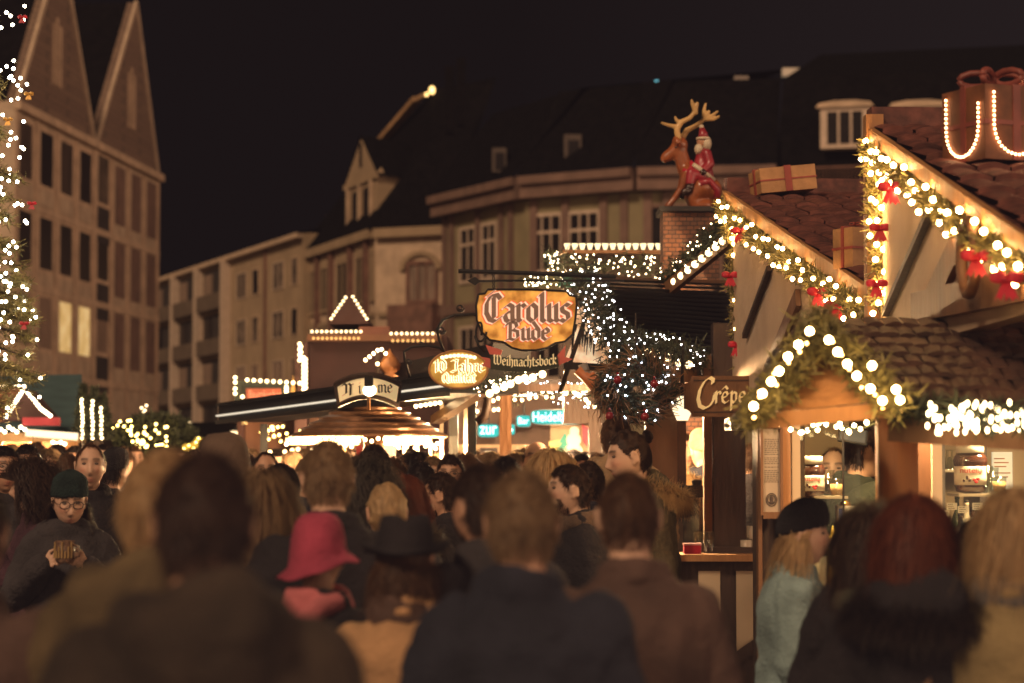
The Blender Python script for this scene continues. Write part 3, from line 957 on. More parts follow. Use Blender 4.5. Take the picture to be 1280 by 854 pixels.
# mugs and bottles on the counter
def mug(loc, m, label, group, h=.085, r=.04):
    t = thing('mug', label, 'mug', loc, rnd.uniform(-.6, .6), group)
    mb = MB(); mb.lathe([(r * .86, 0), (r, .01), (r, h), (r * .9, h), (r * .86, .012)], 16, cap=False); mb.lathe([(0.001, .004), (r * .9, .004)], 16, cap=False)
    ob('cup', mb, m, t, True, False)
    mb = MB(); mb.tube([(r * .95, 0, h * .8), (r * 1.55, 0, h * .75), (r * 1.6, 0, h * .3), (r * .95, 0, h * .2)], .006, 6); ob('handle', mb, m, t, True, False)
    return t
GLASSC = glassmat('clear_mug_glass', (.92, .95, .93), .5)
MUGW = mat('white_glazed_mug', (.60, .50, .38), .25, .1, 4, spec=.6)
for i, (px, z) in enumerate(((932, 1.09), (942, 1.09), (951, 1.09), (932, 1.18), (942, 1.18), (949, 1.18))):
    p = P(px, 680, 15.95)
    mug((p.x, 15.9 + .05 * (i % 2), z), MUGW, 'pale mug stacked upright on the wooden counter right of the dark post', 'mugs on the counter')
for i, px in enumerate((873, 880, 887)):
    p = P(px, 675, 15.85)
    t = thing('drinking_glass', 'clear drinking glass on the counter left of the dark post', 'glass', (p.x, 15.85, 1.09), group='drinking glasses on the counter')
    mb = MB(); mb.lathe([(.026, 0), (.034, .14), (.031, .14), (.023, .008)], 14, cap=False); ob('glass_body', mb, GLASSC, t, True, False)
p = P(866, 676, 15.75)
t = thing('ticket_box', 'small red box lying on the counter', 'box', (p.x, 15.75, 1.09))
mb = MB(); mb.box((-.06, -.05, 0), (.05, .05, .055)); ob('box_body', mb, RED, t, False, False)
mb = MB(); mb.box((-.064, -.054, .0555), (.054, .054, .068)); ob('lid', mb, mat('pale_pink_card', (.6, .3, .3), .6), t, False, False)
p = P(872, 640, 16.2)
t = thing('coffee_machine', 'dark metal drinks machine with a slanted glossy front on the counter', 'machine', (p.x, 16.25, 1.09))
mb = MB(); mb.prism([(-.14, -.12, 0), (-.14, .12, 0), (-.14, .12, .42), (-.14, -.02, .42)], (.25, 0, 0)); ob('housing', mb, STEEL, t, False, False)
mb = MB(); mb.prism([(-.10, -.129, .05), (-.10, -.126, .05), (-.10, -.043, .36), (-.10, -.046, .36)], (.17, 0, 0)); ob('front_glass', mb, mat('black_gloss', (.02, .02, .02), .1, .1, 3, spec=.8), t, False, False)
mb = MB(); mb.box((-.15, -.05, .42), (.12, .13, .44)); mb.lathe([(.03, .44), (.035, .47), (.02, .48)], 10); ob('lid', mb, STEEL, t, False, False)

# wooden sign with script
p0, p1 = P(855, 470, 15.2), P(958, 521, 15.2)
sg = thing('wooden_sign', 'brown wooden board with cream script hanging beside the dark post', 'sign', ((p0.x + p1.x) / 2, 15.2, p1.z))
mb = MB(); n = 14; x0, x1, z0, z1 = p0.x, p1.x, p1.z, p0.z
pl = []
r = .05
for cx, cz, a0 in ((x0, z1, 0), (x0, z0, 1), (x1, z0, 2), (x1, z1, 3)):
    for k in range(5):
        a = -a0 * 0 + (0 - k / 4 * pi / 2 if False else 0)
        th = {0: 0, 1: pi / 2, 2: pi, 3: 3 * pi / 2}[a0]
        th = {0: (0, -pi / 2), 1: (pi / 2, 0), 2: (pi, pi / 2), 3: (3 * pi / 2, pi)}[a0]
        t = th[0] + (th[1] - th[0]) * k / 4
        pl.append((cx + r * cos(t), 15.2, cz + r * sin(t)))
mb.prism(pl, (0, .04, 0)); ob('board', mb, WOOD, sg)
mb = MB(); k = .93
cxm, czm = (x0 + x1) / 2, (z0 + z1) / 2
CR = mat('glowing_cream_paint', (.80, .58, .27), .5, .1, 6, emit=(1, .68, .28), est=.30)  # painted letters given a glow of their own to look brighter
mb = MB()
pen(mb, ['{C}'], (x0 + .07, 15.193, z0 + .055), (1, 0, 0), (0, 0, 1), .115, .22, 40, .006)
pen(mb, ['{r}', '{e}', '{p}', '{f}', '{s}'], (x0 + .19, 15.193, z0 + .085), (1, 0, 0), (0, 0, 1), .088, .17, 40, .006)
ob('lettering', mb, CR, sg)
mb = MB()
for dz in (.0,):
    for q in ((x0 + .06, z0 + .025, x1 - .06, z0 + .032), (x0 + .06, z1 - .032, x1 - .06, z1 - .025)):
        mb.box((q[0], 15.196, q[1]), (q[2], 15.1995, q[3]))
ob('border', mb, WOODD, sg)
mb = MB(); mb.box((pc.x - .05, 15.25, z0 - .08), (pc.x + .1, 15.7, z0 - .004)); ob('bracket', mb, IRON, sg)
mb = MB(); mb.box((pc.x + .02, 15.2, z0 - .03), (pc.x + .09, 15.24, z0 - .005)); ob('red_tag', mb, RED, sg)

# garlands of the first gable
vg = [F1.pt(.02, -.05, apz - .0), F1.pt(F1.L * .35, -.05, apz + (loz - apz) * .35 - .04), F1.pt(F1.L * .7, -.05, apz + (loz - apz) * .7 - .03), F1.pt(F1.L, -.05, loz - .0)]
bp = [q + V((rnd.uniform(-.05, -.03), rnd.uniform(-.04, .04), (.055 if i % 2 else -.045) + rnd.uniform(-.035, .035))) for i, q in enumerate(along(vg, 42))]
garland('lit_garland', 'fir garland with warm bulbs along the left sloping gable edge', vg, .05, bp, B_GAR,
        [along(vg, 1, .24, .24)[0] + V((-.06, -.08, -.02)), along(vg, 1, .80, .80)[0] + V((-.06, -.08, -.03)), along(vg, 1, .9, .9)[0] + V((-.06, -.08, -.04))], 1300, .06, group='garlands on the gables', bowsize=.06)
dn = [P(905, 268, 15.85), P(916, 310, 15.85), P(922, 380, 15.85), P(926, 462, 15.85)]
bp = [q + V((rnd.uniform(-.03, .05), -.04, rnd.uniform(-.02, .02))) for q in along(dn, 20)]
garland('lit_garland', 'fir garland hanging straight down the corner above the wooden board', dn, .05, bp, B_GAR,
        [P(913, 345, 15.7), P(921, 432, 15.7)], 1300, .055, group='garlands on the gables', bowsize=.06)

# gift boxes on the roof
GIFT = mat('gold_gift_paper', (.42, .22, .09), .5, .25, 9, .3, 30)
RIB = mat('pink_ribbon', (.30, .06, .04), .5, .2, 9)
def gift(loc, s, label, rz, m=GIFT, rm=RIB, tilt=0.0, bowk=1.0):
    t = thing('gift_box', label, 'gift box', loc, rz)
    t.rotation_euler = (0, tilt, rz)
    x, y, z = s[0] / 2, s[1] / 2, s[2]
    mb = MB(); mb.box((-x, -y, 0), (x, y, z)); o = ob('box_body', mb, m, t, False, False)
    mb = MB(); e = .006; w_ = s[0] * .06
    mb.box((-w_, -y - e, .0), (w_, y + e, z + e)); mb.box((-x - e, -w_, .0), (x + e, w_, z + e * 1.6))
    mb.box((-x - e * .8, -y - e * .8, z * .47), (x + e * .8, y + e * .8, z * .53))
    ob('ribbon', mb, rm, t, False, False)
    mb = MB(); k = s[0] * .16 * bowk
    for a in (0, 1, 2, 3, 4):
        th = a * 2 * pi / 5
        ring = [(cos(th) * k * (1 + .95 * cos(u)) + sin(th) * 0, sin(th) * k * (1 + .95 * cos(u)), z + .02 + k * .75 * (1 + sin(u)) * .55) for u in [2 * pi * i / 10 for i in range(11)]]
        mb.tube(ring, k * .2, 6)
    ob('ribbon_bow', mb, rm, t, True, False)
    return t
p = P(982, 250, 15.6)
gift(p + V((0, .1, .055)), (.37, .3, .16), 'gold wrapped gift box tilted on the ridge of the left tiled roof', R(8), tilt=R(-6), bowk=.0001)
t_ = (16 - 12.05) / 4.65
p = V((X1(1066, 12.05) + .02, 12.05, apz + (loz - apz) * t_ + .11))
gift(p, (.16, .16, .20), 'small wrapped gift box lower down on the left tiled roof', R(30), rm=RIB, bowk=.6)

# ================================================================== second gable + crêpe stall
F2 = fr_px(1097, 11, 1300, 7.9)
ap2 = F2.z(1097, 180); lo2 = F2.z(1290, 335)
cs = thing('snack_stall', 'large half timbered snack stall with wavy brown porch roof and lit glass hatches', 'stall', (1.9, 10, 0))
ob('gable_wall', poly_wall(F2, [(0, 2.15), (F2.L, 2.15), (F2.L, lo2), (.02, ap2)], 0, .08), CREAM, cs)
for a, b, wd, m in (((1172, 262), (1112, 392), .03, WOODD), ((1215, 290), (1162, 395), .13, WOOD), ((1150, 385), (1300, 352), .12, WOOD)):
    o = MB(); o.bar(F2.pt(F2.s(a[0]), -.02, F2.z(*a)), F2.pt(F2.s(b[0]), -.015, F2.z(*b)), .03, wd); ob('timber', o, m, cs)
mb = MB(); q = [F2.pt(F2.s(1237) + .12 * cos(t), -.07, F2.z(1237, 322) + .13 * sin(t)) for t in [2 * pi * i / 24 for i in range(25)]]
mb.tube(q, .022, 8, cap=False); ob('wooden_ring', mb, WOOD, cs, True)
mb = MB(); mb.bar(F2.pt(-.05, -.025, ap2 + .06), F2.pt(F2.L, -.025, lo2 + .06), .03, .06); ob('verge_board', mb, WOODL, cs)
mb = MB(); mb.box((F2.pt(0, 0, 0).x - .05, 10.95, 2.1), (F2.pt(0, 0, 0).x + .03, 11.05, ap2 + .13)); ob('corner_board', mb, WOODL, cs)
ra, rb = F2.pt(-.05, -.02, ap2 + .09), F2.pt(F2.L + .1, -.02, lo2 + .09)
mb = MB(); tiled(mb, ra, ra + V((2.2, .1, 0)), rb + V((2.2, .1, 0)), rb, 16, 10, .015, 0, .02); mb.bar(ra + V((0, 0, .03)), ra + V((2.2, .1, .03)), .12, .1); ob('roof', mb, TILE, cs)
vg = [F2.pt(.02, -.04, ap2 - .02), F2.pt(F2.L * .3, -.04, ap2 + (lo2 - ap2) * .3 - .035), F2.pt(F2.L * .65, -.04, ap2 + (lo2 - ap2) * .65 - .04), F2.pt(F2.L, -.04, lo2 - .02)]
bp = [q + V((rnd.uniform(-.035, -.02), rnd.uniform(-.03, .03), (.045 if i % 2 else -.03) + rnd.uniform(-.03, .03))) for i, q in enumerate(along(vg, 40))]
garland('lit_garland', 'thick fir garland with warm bulbs and red bows along the right sloping gable edge', vg, .042, bp, B_GAR,
        [along(vg, 1, t, t)[0] + V((-.06, -.08, -.05)) for t in (.28, .82, .97)], 1700, .042, group='garlands on the gables', bowsize=.058)
dn = [P(1090, 188, 10.85), P(1090, 240, 10.85), P(1097, 300, 10.85), P(1099, 388, 10.85)]
bp = [q + V((rnd.uniform(-.04, .04), -.05, rnd.uniform(-.02, .02))) for q in along(dn, 22)]
garland('lit_garland', 'fir garland hanging straight down the corner between the two gables', dn, .04, bp, B_GAR,
        [P(1100, 286, 10.7), P(1096, 356, 10.7)], 1500, .05, group='garlands on the gables', bowsize=.05)
# lit gift box on the upper roof
p = P(1228, 212, 9.6)
gb = gift(p + V((.05, 0, .02)), (.36, .36, .36), 'large lit gift box framed with light tubes on the right roof', R(24), mat('red_gift_wire', (.15, .055, .022), .6, .4, 9), mat('dull_pink_ribbon', (.20, .05, .035), .5, .3, 9), 0, 1.5)
pts = []
def ubend(w, top, bot, x0, n):
    pr = [(-w, 0, top), (-w, 0, bot + w)] + [(w * cos(pi + pi * i / 8), 0, bot + w + w * sin(pi + pi * i / 8)) for i in range(9)] + [(w, 0, bot + w), (w, 0, top - .05)]
    return [V((x0 + q.x, 0, q.z)) for q in along(pr, n)]
for q in ubend(.135, .32, .025, 0, 32): pts.append(V((q.x, -.189, q.z)))
for q in ubend(.135, .32, .025, 0, 32): pts.append(V((-.189, -q.x, q.z)))
for q in along([(-.17, 0, .345), (-.1, 0, .372), (.05, 0, .37)], 12): pts.append(V((q.x + .2, -.15, q.z)))
gb.scale = (.82,) * 3
mbl = bulbmesh('tube_bulb', .0065, glow('tube_glow', (1, .5, .22), 16), 1)
for q in pts[:99]:
    o = link('bulb', mbl, gb, False); o.location = q

# porch roof of the crepe stall
PR0, PR1 = P(1030, 398, 9.6), P(1420, 398, 9.6)
PE0, PE1 = P(1112, 512, 8.0), P(1440, 532, 7.7)
mb = MB(); tiled(mb, PR0, PR1, PE1, PE0, 17, 9, .022, 0, .014, False); ob('porch_roof', mb, SHING, cs)
mb = MB(); mb.add([PR0 - V((0, 0, .03)), PR1 - V((0, 0, .03)), PE1 - V((0, 0, .03)), PE0 - V((0, 0, .03))], [(0, 1, 2, 3)]); ob('porch_ceiling', mb, WOODL, cs)
mb = MB(); mb.bar(PE0 - V((0, 0, .06)), PE1 - V((0, 0, .06)), .05, .09); ob('eave_board', mb, WOOD, cs)
# small gable at the left end of the porch
gp, gl, gr = P(1019, 402, 8.3), P(938, 528, 8.0), P(1118, 512, 7.9)
mb = MB(); mb.prism([gp + V((0, .05, -.05)), gl + V((.03, .05, .03)), gr + V((-.02, .05, .03))], (0, .03, 0)); ob('porch_gable', mb, WOODL, cs)
mb = MB()
bk = V((.05, 1.3, 0))
tiled(mb, gp + V((0, -.05, .03)), gp + bk, gl + bk + V((0, 0, .0)), gl + V((-.02, -.05, .02)), 4, 4, .03, 0, .02, False)
tiled(mb, gp + bk, gp + V((0, -.05, .03)), gr + V((.02, -.05, .03)), gr + bk, 4, 4, .03, 0, .02, False); ob('gable_roof', mb, SHING, cs)
mb = MB(); mb.bar(gp, gl, .05, .04); mb.bar(gp, gr, .05, .04); mb.bar(gl, gr, .04, .05); ob('gable_frame', mb, WOODL, cs)
# posts, hatch frames, walls
pp = P(1121, 600, 9.4)
mb = MB(); 
mb.box((pp.x - .072, 9.33, 0), (pp.x + .072, 9.47, 1.98))
for z in (1.0, 1.45): mb.ell((pp.x, 9.4, z), (.088, .088, .03), 14, 8)
for k in range(26):
    a = k * .5; mb.ell((pp.x + .072 * cos(a) * .7 - .0, 9.33 - .004, 1.04 + k * .015), (.026, .012, .02), 8, 6)
ob('carved_post', mb, WOODL, cs, True)
def postbox(a, b, Y, m, name, z0=0, z1=2.0, d=.1):
    mb = MB(); mb.box((X1(a, Y), Y, z0), (X1(b, Y), Y + d, z1)); return ob(name, mb, m, cs)
postbox(947, 952, 11.05, WOOD, 'board_post', .0, 1.98)
postbox(976, 988, 11.0, WOODL, 'front_post'); postbox(989.5, 1000, 11.02, CREAMP, 'hatch_frame', 1.0)
postbox(952.5, 975.5, 11.1, WOODD, 'side_wall', 0, 1.43, .05)
postbox(1147, 1163, 10.2, WOOD, 'front_post'); postbox(1165, 1177, 11.02, CREAMP, 'hatch_frame', 1.0)
postbox(1108, 1118, 11.0, WOODL, 'front_post')
mb = MB(); mb.box((X1(989, 11), 10.9, 1.02), (3.3, 11.3, 1.06)); ob('counter_top', mb, WOODL, cs)
mb = MB(); mb.box((X1(977, 11), 11.02, .0), (3.3, 11.08, 1.02)); ob('counter_front', mb, WOOD, cs)
mb = MB(); mb.box((X1(1001, 11), 11.04, 1.1), (X1(1107, 11), 11.046, 2.15)); ob('hatch_glass', mb, GLASS, cs)
mb = MB(); mb.box((X1(1178, 11), 11.04, 1.1), (3.2, 11.046, 2.15)); ob('hatch_glass', mb, GLASS, cs)
for xa, Yb in ((X1(1053, 11.04), 11.03),):
    mb = MB(); mb.box((xa - .004, Yb - .01, 1.1), (xa + .004, Yb + .005, 2.15)); ob('glazing_bar', mb, STEEL, cs)
mb = MB(); mb.box((1.36, 13.3, 0), (3.4, 13.36, 2.02)); ob('back_wall', mb, mat('cream_back_wall', (.5, .36, .22), .8, .12, 2), cs)
mb = MB(); mb.box((1.32, 11.2, 0), (1.355, 13.3, 2.02)); ob('left_wall', mb, WOODD, cs)
mb = MB(); mb.box((X1(1112, 11.9), 11.3, 1.06), (X1(1112, 11.9) + .03, 13.2, 2.02)); ob('partition', mb, mat('dark_partition', (.05, .032, .026), .7, .2, 3), cs)
mb = MB(); mb.box((1.32, 11.1, 2.022), (3.4, 13.36, 2.06)); ob('hatch_ceiling', mb, CREAMP, cs)
# dark garlanded strip on post
# shelves, jar boards
SHELF = mat('glass_shelf', (.62, .50, .36), .2, .1, 4)
mb = MB(); mb.box((X1(1010, 11.5), 11.3, 1.495), (X1(1052, 11.5), 11.62, 1.507)); ob('jar_shelf', mb, SHELF, cs)
mb = MB(); mb.box((X1(1188, 11.5), 11.3, 1.505), (X1(1272, 11.5), 11.62, 1.517)); ob('jar_shelf', mb, SHELF, cs)
mb = MB()
for z in (1.62, 1.83): mb.box((X1(1172, 12.9), 12.8, z), (X1(1218, 12.9), 13.2, z + .012))
ob('wall_shelf', mb, SHELF, cs)
mb = MB(); mb.box((X1(1172, 12.9), 12.79, 1.35), (X1(1176, 12.9), 13.25, 2.3)); mb.box((X1(1219, 12.9), 12.79, 1.3), (X1(1228, 12.9), 13.25, 2.3)); ob('shelf_side', mb, mat('grey_cabinet', (.16, .13, .11), .6), cs)
mb = MB(); mb.box((X1(1243, 13.2), 13.27, P(1250, 612, 13.2).z), (X1(1268, 13.2), 13.295, P(1250, 565, 13.2).z)); ob('price_poster', mb, mat('lit_poster', (.8, .72, .55), .5, .05, 4, emit=(1, .85, .6), est=.5), cs)
mb = MB()
for k, yy in enumerate((574, 579, 584, 592, 597, 603)):
    z = P(1250, yy, 13.2).z; mb.box((X1(1245, 13.2), 13.262, z), (X1(1258 + (k * 5) % 8, 13.2), 13.268, z + .006))
ob('poster_lines', mb, mat('orange_ink', (.6, .25, .05), .6), cs)
lamp(cs, 'hatch_lamp', (2.35, 11.3, 1.95), 120)
lamp(cs, 'hatch_lamp', (1.50, 11.3, 1.95), 100)
lamp(cs, 'porch_lamp', (1.75, 9.9, 1.98), 55)
for (x, y) in ((2.35, 11.3), (1.50, 11.3)):
    mb = MB(); mb.lathe([(.02, 2.02), (.09, 1.99), (.1, 1.97)], 14, M=Matrix.Translation((x, y, 0)), cap=False); ob('lamp_shade', mb, STEEL, cs, True)

# price board
p0, p1 = P(953, 536, 10.98), P(975, 640, 10.98)
pb = thing('menu_board', 'narrow framed menu board with fine print on the post left of the hatch', 'menu board', ((p0.x + p1.x) / 2, 10.98, p1.z))
mb = MB(); mb.box((p0.x, 10.975, p1.z), (p1.x, 10.99, p0.z)); ob('paper', mb, mat('grey_menu_paper', (.42, .33, .25), .35, .12, 9), pb)
mb = MB()
for a, b, c, d in ((p0.x - .012, p0.x, p1.z - .015, p0.z + .01), (p1.x, p1.x + .012, p1.z - .015, p0.z + .01), (p0.x, p1.x, p1.z - .03, p1.z), (p0.x, p1.x, p0.z, p0.z + .012)):
    mb.box((a, 10.955, c), (b, 10.995, d))
ob('frame', mb, WOOD, pb)
mb = MB()
zz = p0.z - .05
while zz > p1.z + .12:
    x = p0.x + .008
    while x < p1.x - .012:
        l = rnd.uniform(.004, .014); mb.box((x, 10.9725, zz), (min(x + l, p1.x - .006), 10.9748, zz + .0028)); x += l + .004
    zz -= .0085 if rnd.random() < .85 else .016
INKB = mat('black_ink', (.05, .035, .03), .6); ob('print', mb, INKB, pb); mb = MB()
q = V(((p0.x + p1.x) / 2, 10.972, p1.z + .055))
for r_ in (.024, .017): mb.tube([q + V((r_ * cos(t), 0, r_ * 1.2 * sin(t))) for t in [2 * pi * i / 18 for i in range(19)]], .0022, 5, cap=False)
mb.ell(q + V((0, 0, .004)), (.009, .002, .013), 8, 6); mb.ell(q + V((0, 0, -.012)), (.013, .002, .008), 8, 6)
ob('emblem', mb, INKB, pb)

# jars
JAR = mat('chocolate_jar', (.035, .012, .007), .12, .1, 4, spec=.8)
LABEL = mat('jar_label', (.72, .60, .46), .45, .05, 6)
CAP = mat('white_cap', (.80, .74, .62), .4, .04, 6)
REDI = mat('red_ink', (.5, .02, .02), .5, .05, 4)
def word_mesh(txt, size, ext):
    cu = bpy.data.curves.new('w', 'FONT'); cu.body = txt; cu.size = size; cu.extrude = ext; cu.align_x = 'CENTER'
    o = bpy.data.objects.new('w', cu); COL.objects.link(o)
    bpy.context.view_layer.update()
    me = bpy.data.meshes.new_from_object(o.evaluated_get(bpy.context.evaluated_depsgraph_get()))
    bpy.data.objects.remove(o); bpy.data.curves.remove(cu)
    return me
def jar(px, py, Y, label, rz=0.0, s=1.0):
    p = P(px, py, Y)
    t = thing('spread_jar', label, 'jar', p, rz)
    t.scale = (s,) * 3
    mb = MB()
    # rounded square section jar
    prof = [(.040, 0), (.056, .006), (.060, .03), (.061, .07), (.059, .105), (.064, .135), (.066, .150), (.060, .168), (.050, .182)]
    mb.loft([(0, 0, z, r * 1.20, r * .95) for r, z in prof], 28, power=2.6); ob('jar_body', mb, JAR, t, True, False)
    mb = MB(); mb.loft([(0, 0, z, r * 1.21, r * .965) for r, z in ((.0612, .035), (.0618, .07), (.0598, .105), (.0618, .122))], 28, power=2.6); ob('label', mb, LABEL, t, True, False)
    mb = MB(); mb.lathe([(.058, .183), (.064, .186), (.064, .222), (.061, .226), (.001, .2265)], 24); ob('cap', mb, CAP, t, True, False)
    me = word_mesh('nutella', .036, .0012)
    black = MB()
    for v in me.vertices:
        x, y = v.co.x * 1.0, v.co.y
        x *= 1.1; yy = -(.97 * .0615) * max(.05, (1 - min(1, abs(x / .0755)) ** 2.6)) ** (1 / 2.6) - .0015 - v.co.z
        v.co = (x, yy, .092 + y)
    me.materials.clear(); me.materials.append(REDI)
    link('lettering', me, t, False)
    mb = MB()
    for (x, z, rx, rz_) in ((-.02, .070, .006, .012), (-.008, .058, .007, .008), (-.034, .056, .006, .008)):
        mb.ell((x, -.0605, z), (rx, .003, rz_), 10, 6)
    for (x, z) in ((.015, .06), (.03, .064), (.022, .05)): mb.ell((x, -.060, z), (.009, .003, .007), 8, 6, 1)
    ob('label_picture', mb, [JAR, REDI], t, True, False)
    mb = MB(); mb.box((.022, -.0575, .148), (.027, -.0565, .166)); 
    return t
jar(1014, 622, 11.42, 'big chocolate spread jar with white cap beside the moustached vendor', R(-8), .86)
jar(1213, 616, 11.42, 'big chocolate spread jar with white cap in the right hatch above the bottles', R(-6), 1.02)
def tumbler(px, py, Y, label, h=.07, r=.034, fill=None):
    t = thing('tumbler', label, 'glass', P(px, py, Y))
    mb = MB(); mb.lathe([(r * .8, 0), (r, h), (r * .93, h), (r * .74, .006)], 18, cap=False); ob('glass_body', mb, GLASSC, t, True, False)
    if fill: mb = MB(); mb.lathe([(r * .76, .007), (r * .9, h * .7), (.001, h * .7)], 18); ob('drink', mb, fill, t, True, False)
    return t
TAN = mat('coffee_cream', (.55, .33, .14), .4, .3, 30)
tumbler(1046, 621, 11.38, 'coffee glass on the left jar shelf in front of the vendor', .085, .036, TAN)
tumbler(1035, 622, 11.5, 'taller empty glass behind the coffee glass on the left shelf', .13, .034)
tumbler(1249, 616, 11.38, 'short glass at the right end of the right jar shelf', .075, .036, TAN)
tumbler(1233, 617, 11.42, 'tall clear glass next to the right chocolate jar', .13, .034)
tumbler(1240, 616, 11.55, 'middle clear glass between two others on the right jar shelf', .12, .034)
# bottles in the right hatch
BOT = [mat('green_bottle', (.02, .05, .02), .1, .1, 4, spec=.8), mat('brown_bottle', (.06, .025, .008), .1, .1, 4, spec=.8), mat('clear_bottle', (.45, .38, .28), .1, .1, 4, spec=.8), mat('dark_bottle', (.015, .012, .012), .1, .1, 4, spec=.8)]
def bottle(x, y, z, h, r, m, label, lab=True, group='bottles in the right hatch'):
    t = thing('bottle', label, 'bottle', (x, y, z), 0, group)
    mb = MB(); mb.lathe([(r, 0), (r, h * .55), (r * .85, h * .65), (r * .38, h * .78), (r * .34, h * .95), (r * .4, h * .96), (r * .4, h)], 14); ob('glass_body', mb, m, t, True, False)
    if lab:
        mb = MB(); mb.lathe([(r * 1.02, h * .15), (r * 1.02, h * .45)], 14, cap=False); ob('label', mb, LABEL, t, True, False)
    mb = MB(); mb.lathe([(r * .42, h), (r * .42, h * 1.04), (.001, h * 1.045)], 10); ob('cap', mb, STEEL, t, True, False)
    return t
bl = ['green bottle standing first in the row behind the right hatch', 'clear bottle second in the row behind the right hatch', 'short dark bottle in the front row of the right hatch', 'dark bottle with pale label near the middle of the right hatch', 'brown bottle in the right hatch below the jar shelf', 'tall clear spirit bottle below the tall glass', 'dark bottle right of the tall clear spirit bottle', 'small green bottle at the right end of the row', 'pale bottle far left at the back of the right hatch']
for i, (px, py, Y, h, m) in enumerate(((1197, 690, 11.6, .30, 0), (1209, 690, 11.75, .27, 2), (1186, 697, 11.5, .2, 3), (1201, 702, 11.4, .22, 3), (1216, 694, 11.55, .24, 1), (1226, 664, 11.8, .25, 2), (1241, 690, 11.6, .26, 3), (1254, 690, 11.7, .22, 0), (1184, 672, 11.9, .23, 2))):
    p = P(px, py, Y); bottle(p.x, p.y, 1.202, h, .03, BOT[m], bl[i])
for k in range(10):
    p = P(1182 + (k % 5) * 7, 590 if k < 5 else 622, 12.9)
    t = thing('stemmed_glass', 'upturned clear glass on the pale wall shelf of the right hatch', 'glass', (p.x, 13.0 + .03 * (k % 2), 1.843 if k < 5 else 1.633), group='glasses on the wall shelf')
    mb = MB(); mb.lathe([(.03, 0), (.026, .06), (.006, .07), (.006, .1), (.025, .105)], 12, cap=False); ob('glass_body', mb, GLASSC, t, True, False)
mb = MB(); mb.box((X1(1178, 11.4), 11.3, 1.19), (3.2, 12.0, 1.20)); ob('bottle_shelf', mb, SHELF, cs)
p = P(1062, 672, 11.5)
t = thing('card_box', 'white square box with blue mark beside the yellow sauce bottle', 'box', (p.x, p.y, 1.06))
mb = MB(); mb.box((-.062, -.05, 0), (.062, .05, p.z + .15 - 1.06)); ob('box_body', mb, mat('white_card', (.62, .55, .48), .6, .05, 4), t, False, False)
zt = p.z + .15 - 1.06
mb = MB(); mb.box((-.058, -.0525, zt - .06), (-.035, -.0505, zt - .012)); ob('blue_mark', mb, mat('blue_ink', (.02, .05, .25), .5), t, False, False)
t = thing('hand_bell', 'little brass bell on top of the white square box', 'bell', (p.x - .02, p.y, 1.06 + zt))
mb = MB(); mb.lathe([(.026, 0), (.026, .008), (.02, .02), (.004, .028)], 16); ob('dome', mb, mat('brass', (.5, .28, .08), .25, .1, 4, metal=.9), t, True, False)
mb = MB(); mb.lathe([(.004, .028), (.005, .038), (.001, .04)], 8); ob('button', mb, STEEL, t, True, False)
p = P(1041, 690, 11.3)
t = thing('sauce_bottle', 'yellow squeeze bottle with blue writing on the hatch counter', 'bottle', (p.x, p.y, 1.062))
YEL = mat('yellow_plastic', (.75, .50, .08), .4, .05, 4)
hh = P(1041, 657, 11.3).z - 1.062
mb = MB(); mb.lathe([(.028, 0), (.03, .01), (.03, hh * .75), (.022, hh * .85), (.01, hh * .88), (.004, hh)], 16); ob('bottle_body', mb, YEL, t, True, False)
mb = MB(); mb.box((-.02, -.0325, hh * .4), (.02, -.0305, hh * .6)); ob('label', mb, mat('navy_ink', (.03, .03, .12), .5), t, False, False)
for k, px in enumerate((1190, 1204, 1222, 1262)):
    t = thing('price_card', ('first', 'second', 'third', 'fourth')[k] + ' small cream price card from the left clipped inside the right hatch glass', 'price card', P(px, 633 + 4 * (k % 2), 11.2), group='price cards in the right hatch')
    mb = MB(); mb.box((-.024, 0, -.016), (.024, .002, .016)); ob('card', mb, LABEL, t, False, False)
    mb = MB()
    for j in range(3): mb.box((-.018, -.0015, .008 - j * .009), (.004 + .004 * ((j + k) % 3), -.0003, .0105 - j * .009))
    ob('print', mb, WOODD, t, False, False)
for k, px in enumerate((1010, 1022)):
    t = thing('cup_stack', 'tall stack of white paper cups on the left hatch counter' if k == 0 else 'shorter stack of white paper cups on the left hatch counter', 'paper cups', (X1(px, 11.25), 11.25, 1.062))
    mb = MB(); z = 0
    for j in range(9 - 3 * k): mb.lathe([(.028, z), (.037, z + .075), (.039, z + .078)], 14, cap=False); z += .018
    ob('cups', mb, CAP, t, True, False)
# tablet held up behind the glass is with the vendor (people)

# front garlands of the porch
gpts = [gl + V((0, -.1, .0)), gp + V((0, -.1, -.01)), gr + V((0, -.1, 0))]
bpx = [(942, 508), (953, 492), (964, 477), (974, 464), (985, 446), (998, 431), (1012, 414), (1036, 425), (1047, 440), (1059, 455), (1071, 470), (1088, 486), (1103, 501), (1090, 457), (1120, 487), (1125, 500)]
garland('porch_garland', 'blurred fir garland with big warm bulbs on the small porch gable in front', gpts, .07, [P(a, b, 7.72) for a, b in bpx], bulbmesh('porch_bulb', .0125, glow('porch_bulb_glow', (1, .62, .24), 62), 2), (), 2600, .05, nw=.004)
o = thing('porch_string', 'second string of smaller bulbs woven into the small porch garland', 'string lights', P(1019, 410, 7.8)); sp = [P(a + rnd.uniform(-7, 7), b + rnd.uniform(2, 16), 7.85) for a, b in bpx]; bulbs(o, sp, bulbmesh('small_porch_bulb', .006, glow('small_porch_glow', (1, .52, .14), 22), 1)); mb = MB(); mb.tube(sp[:7], .003, 5); ob('wire', mb, FIRD, o)
ev = [PE0 + V((0, -.06, .0)), PE1 + V((0, -.06, .0))]
garland('eave_garland', 'dark fir garland on the porch eave above the right hatch', ev, .05, [], B_GAR, (), 1500, .05, FIRD)
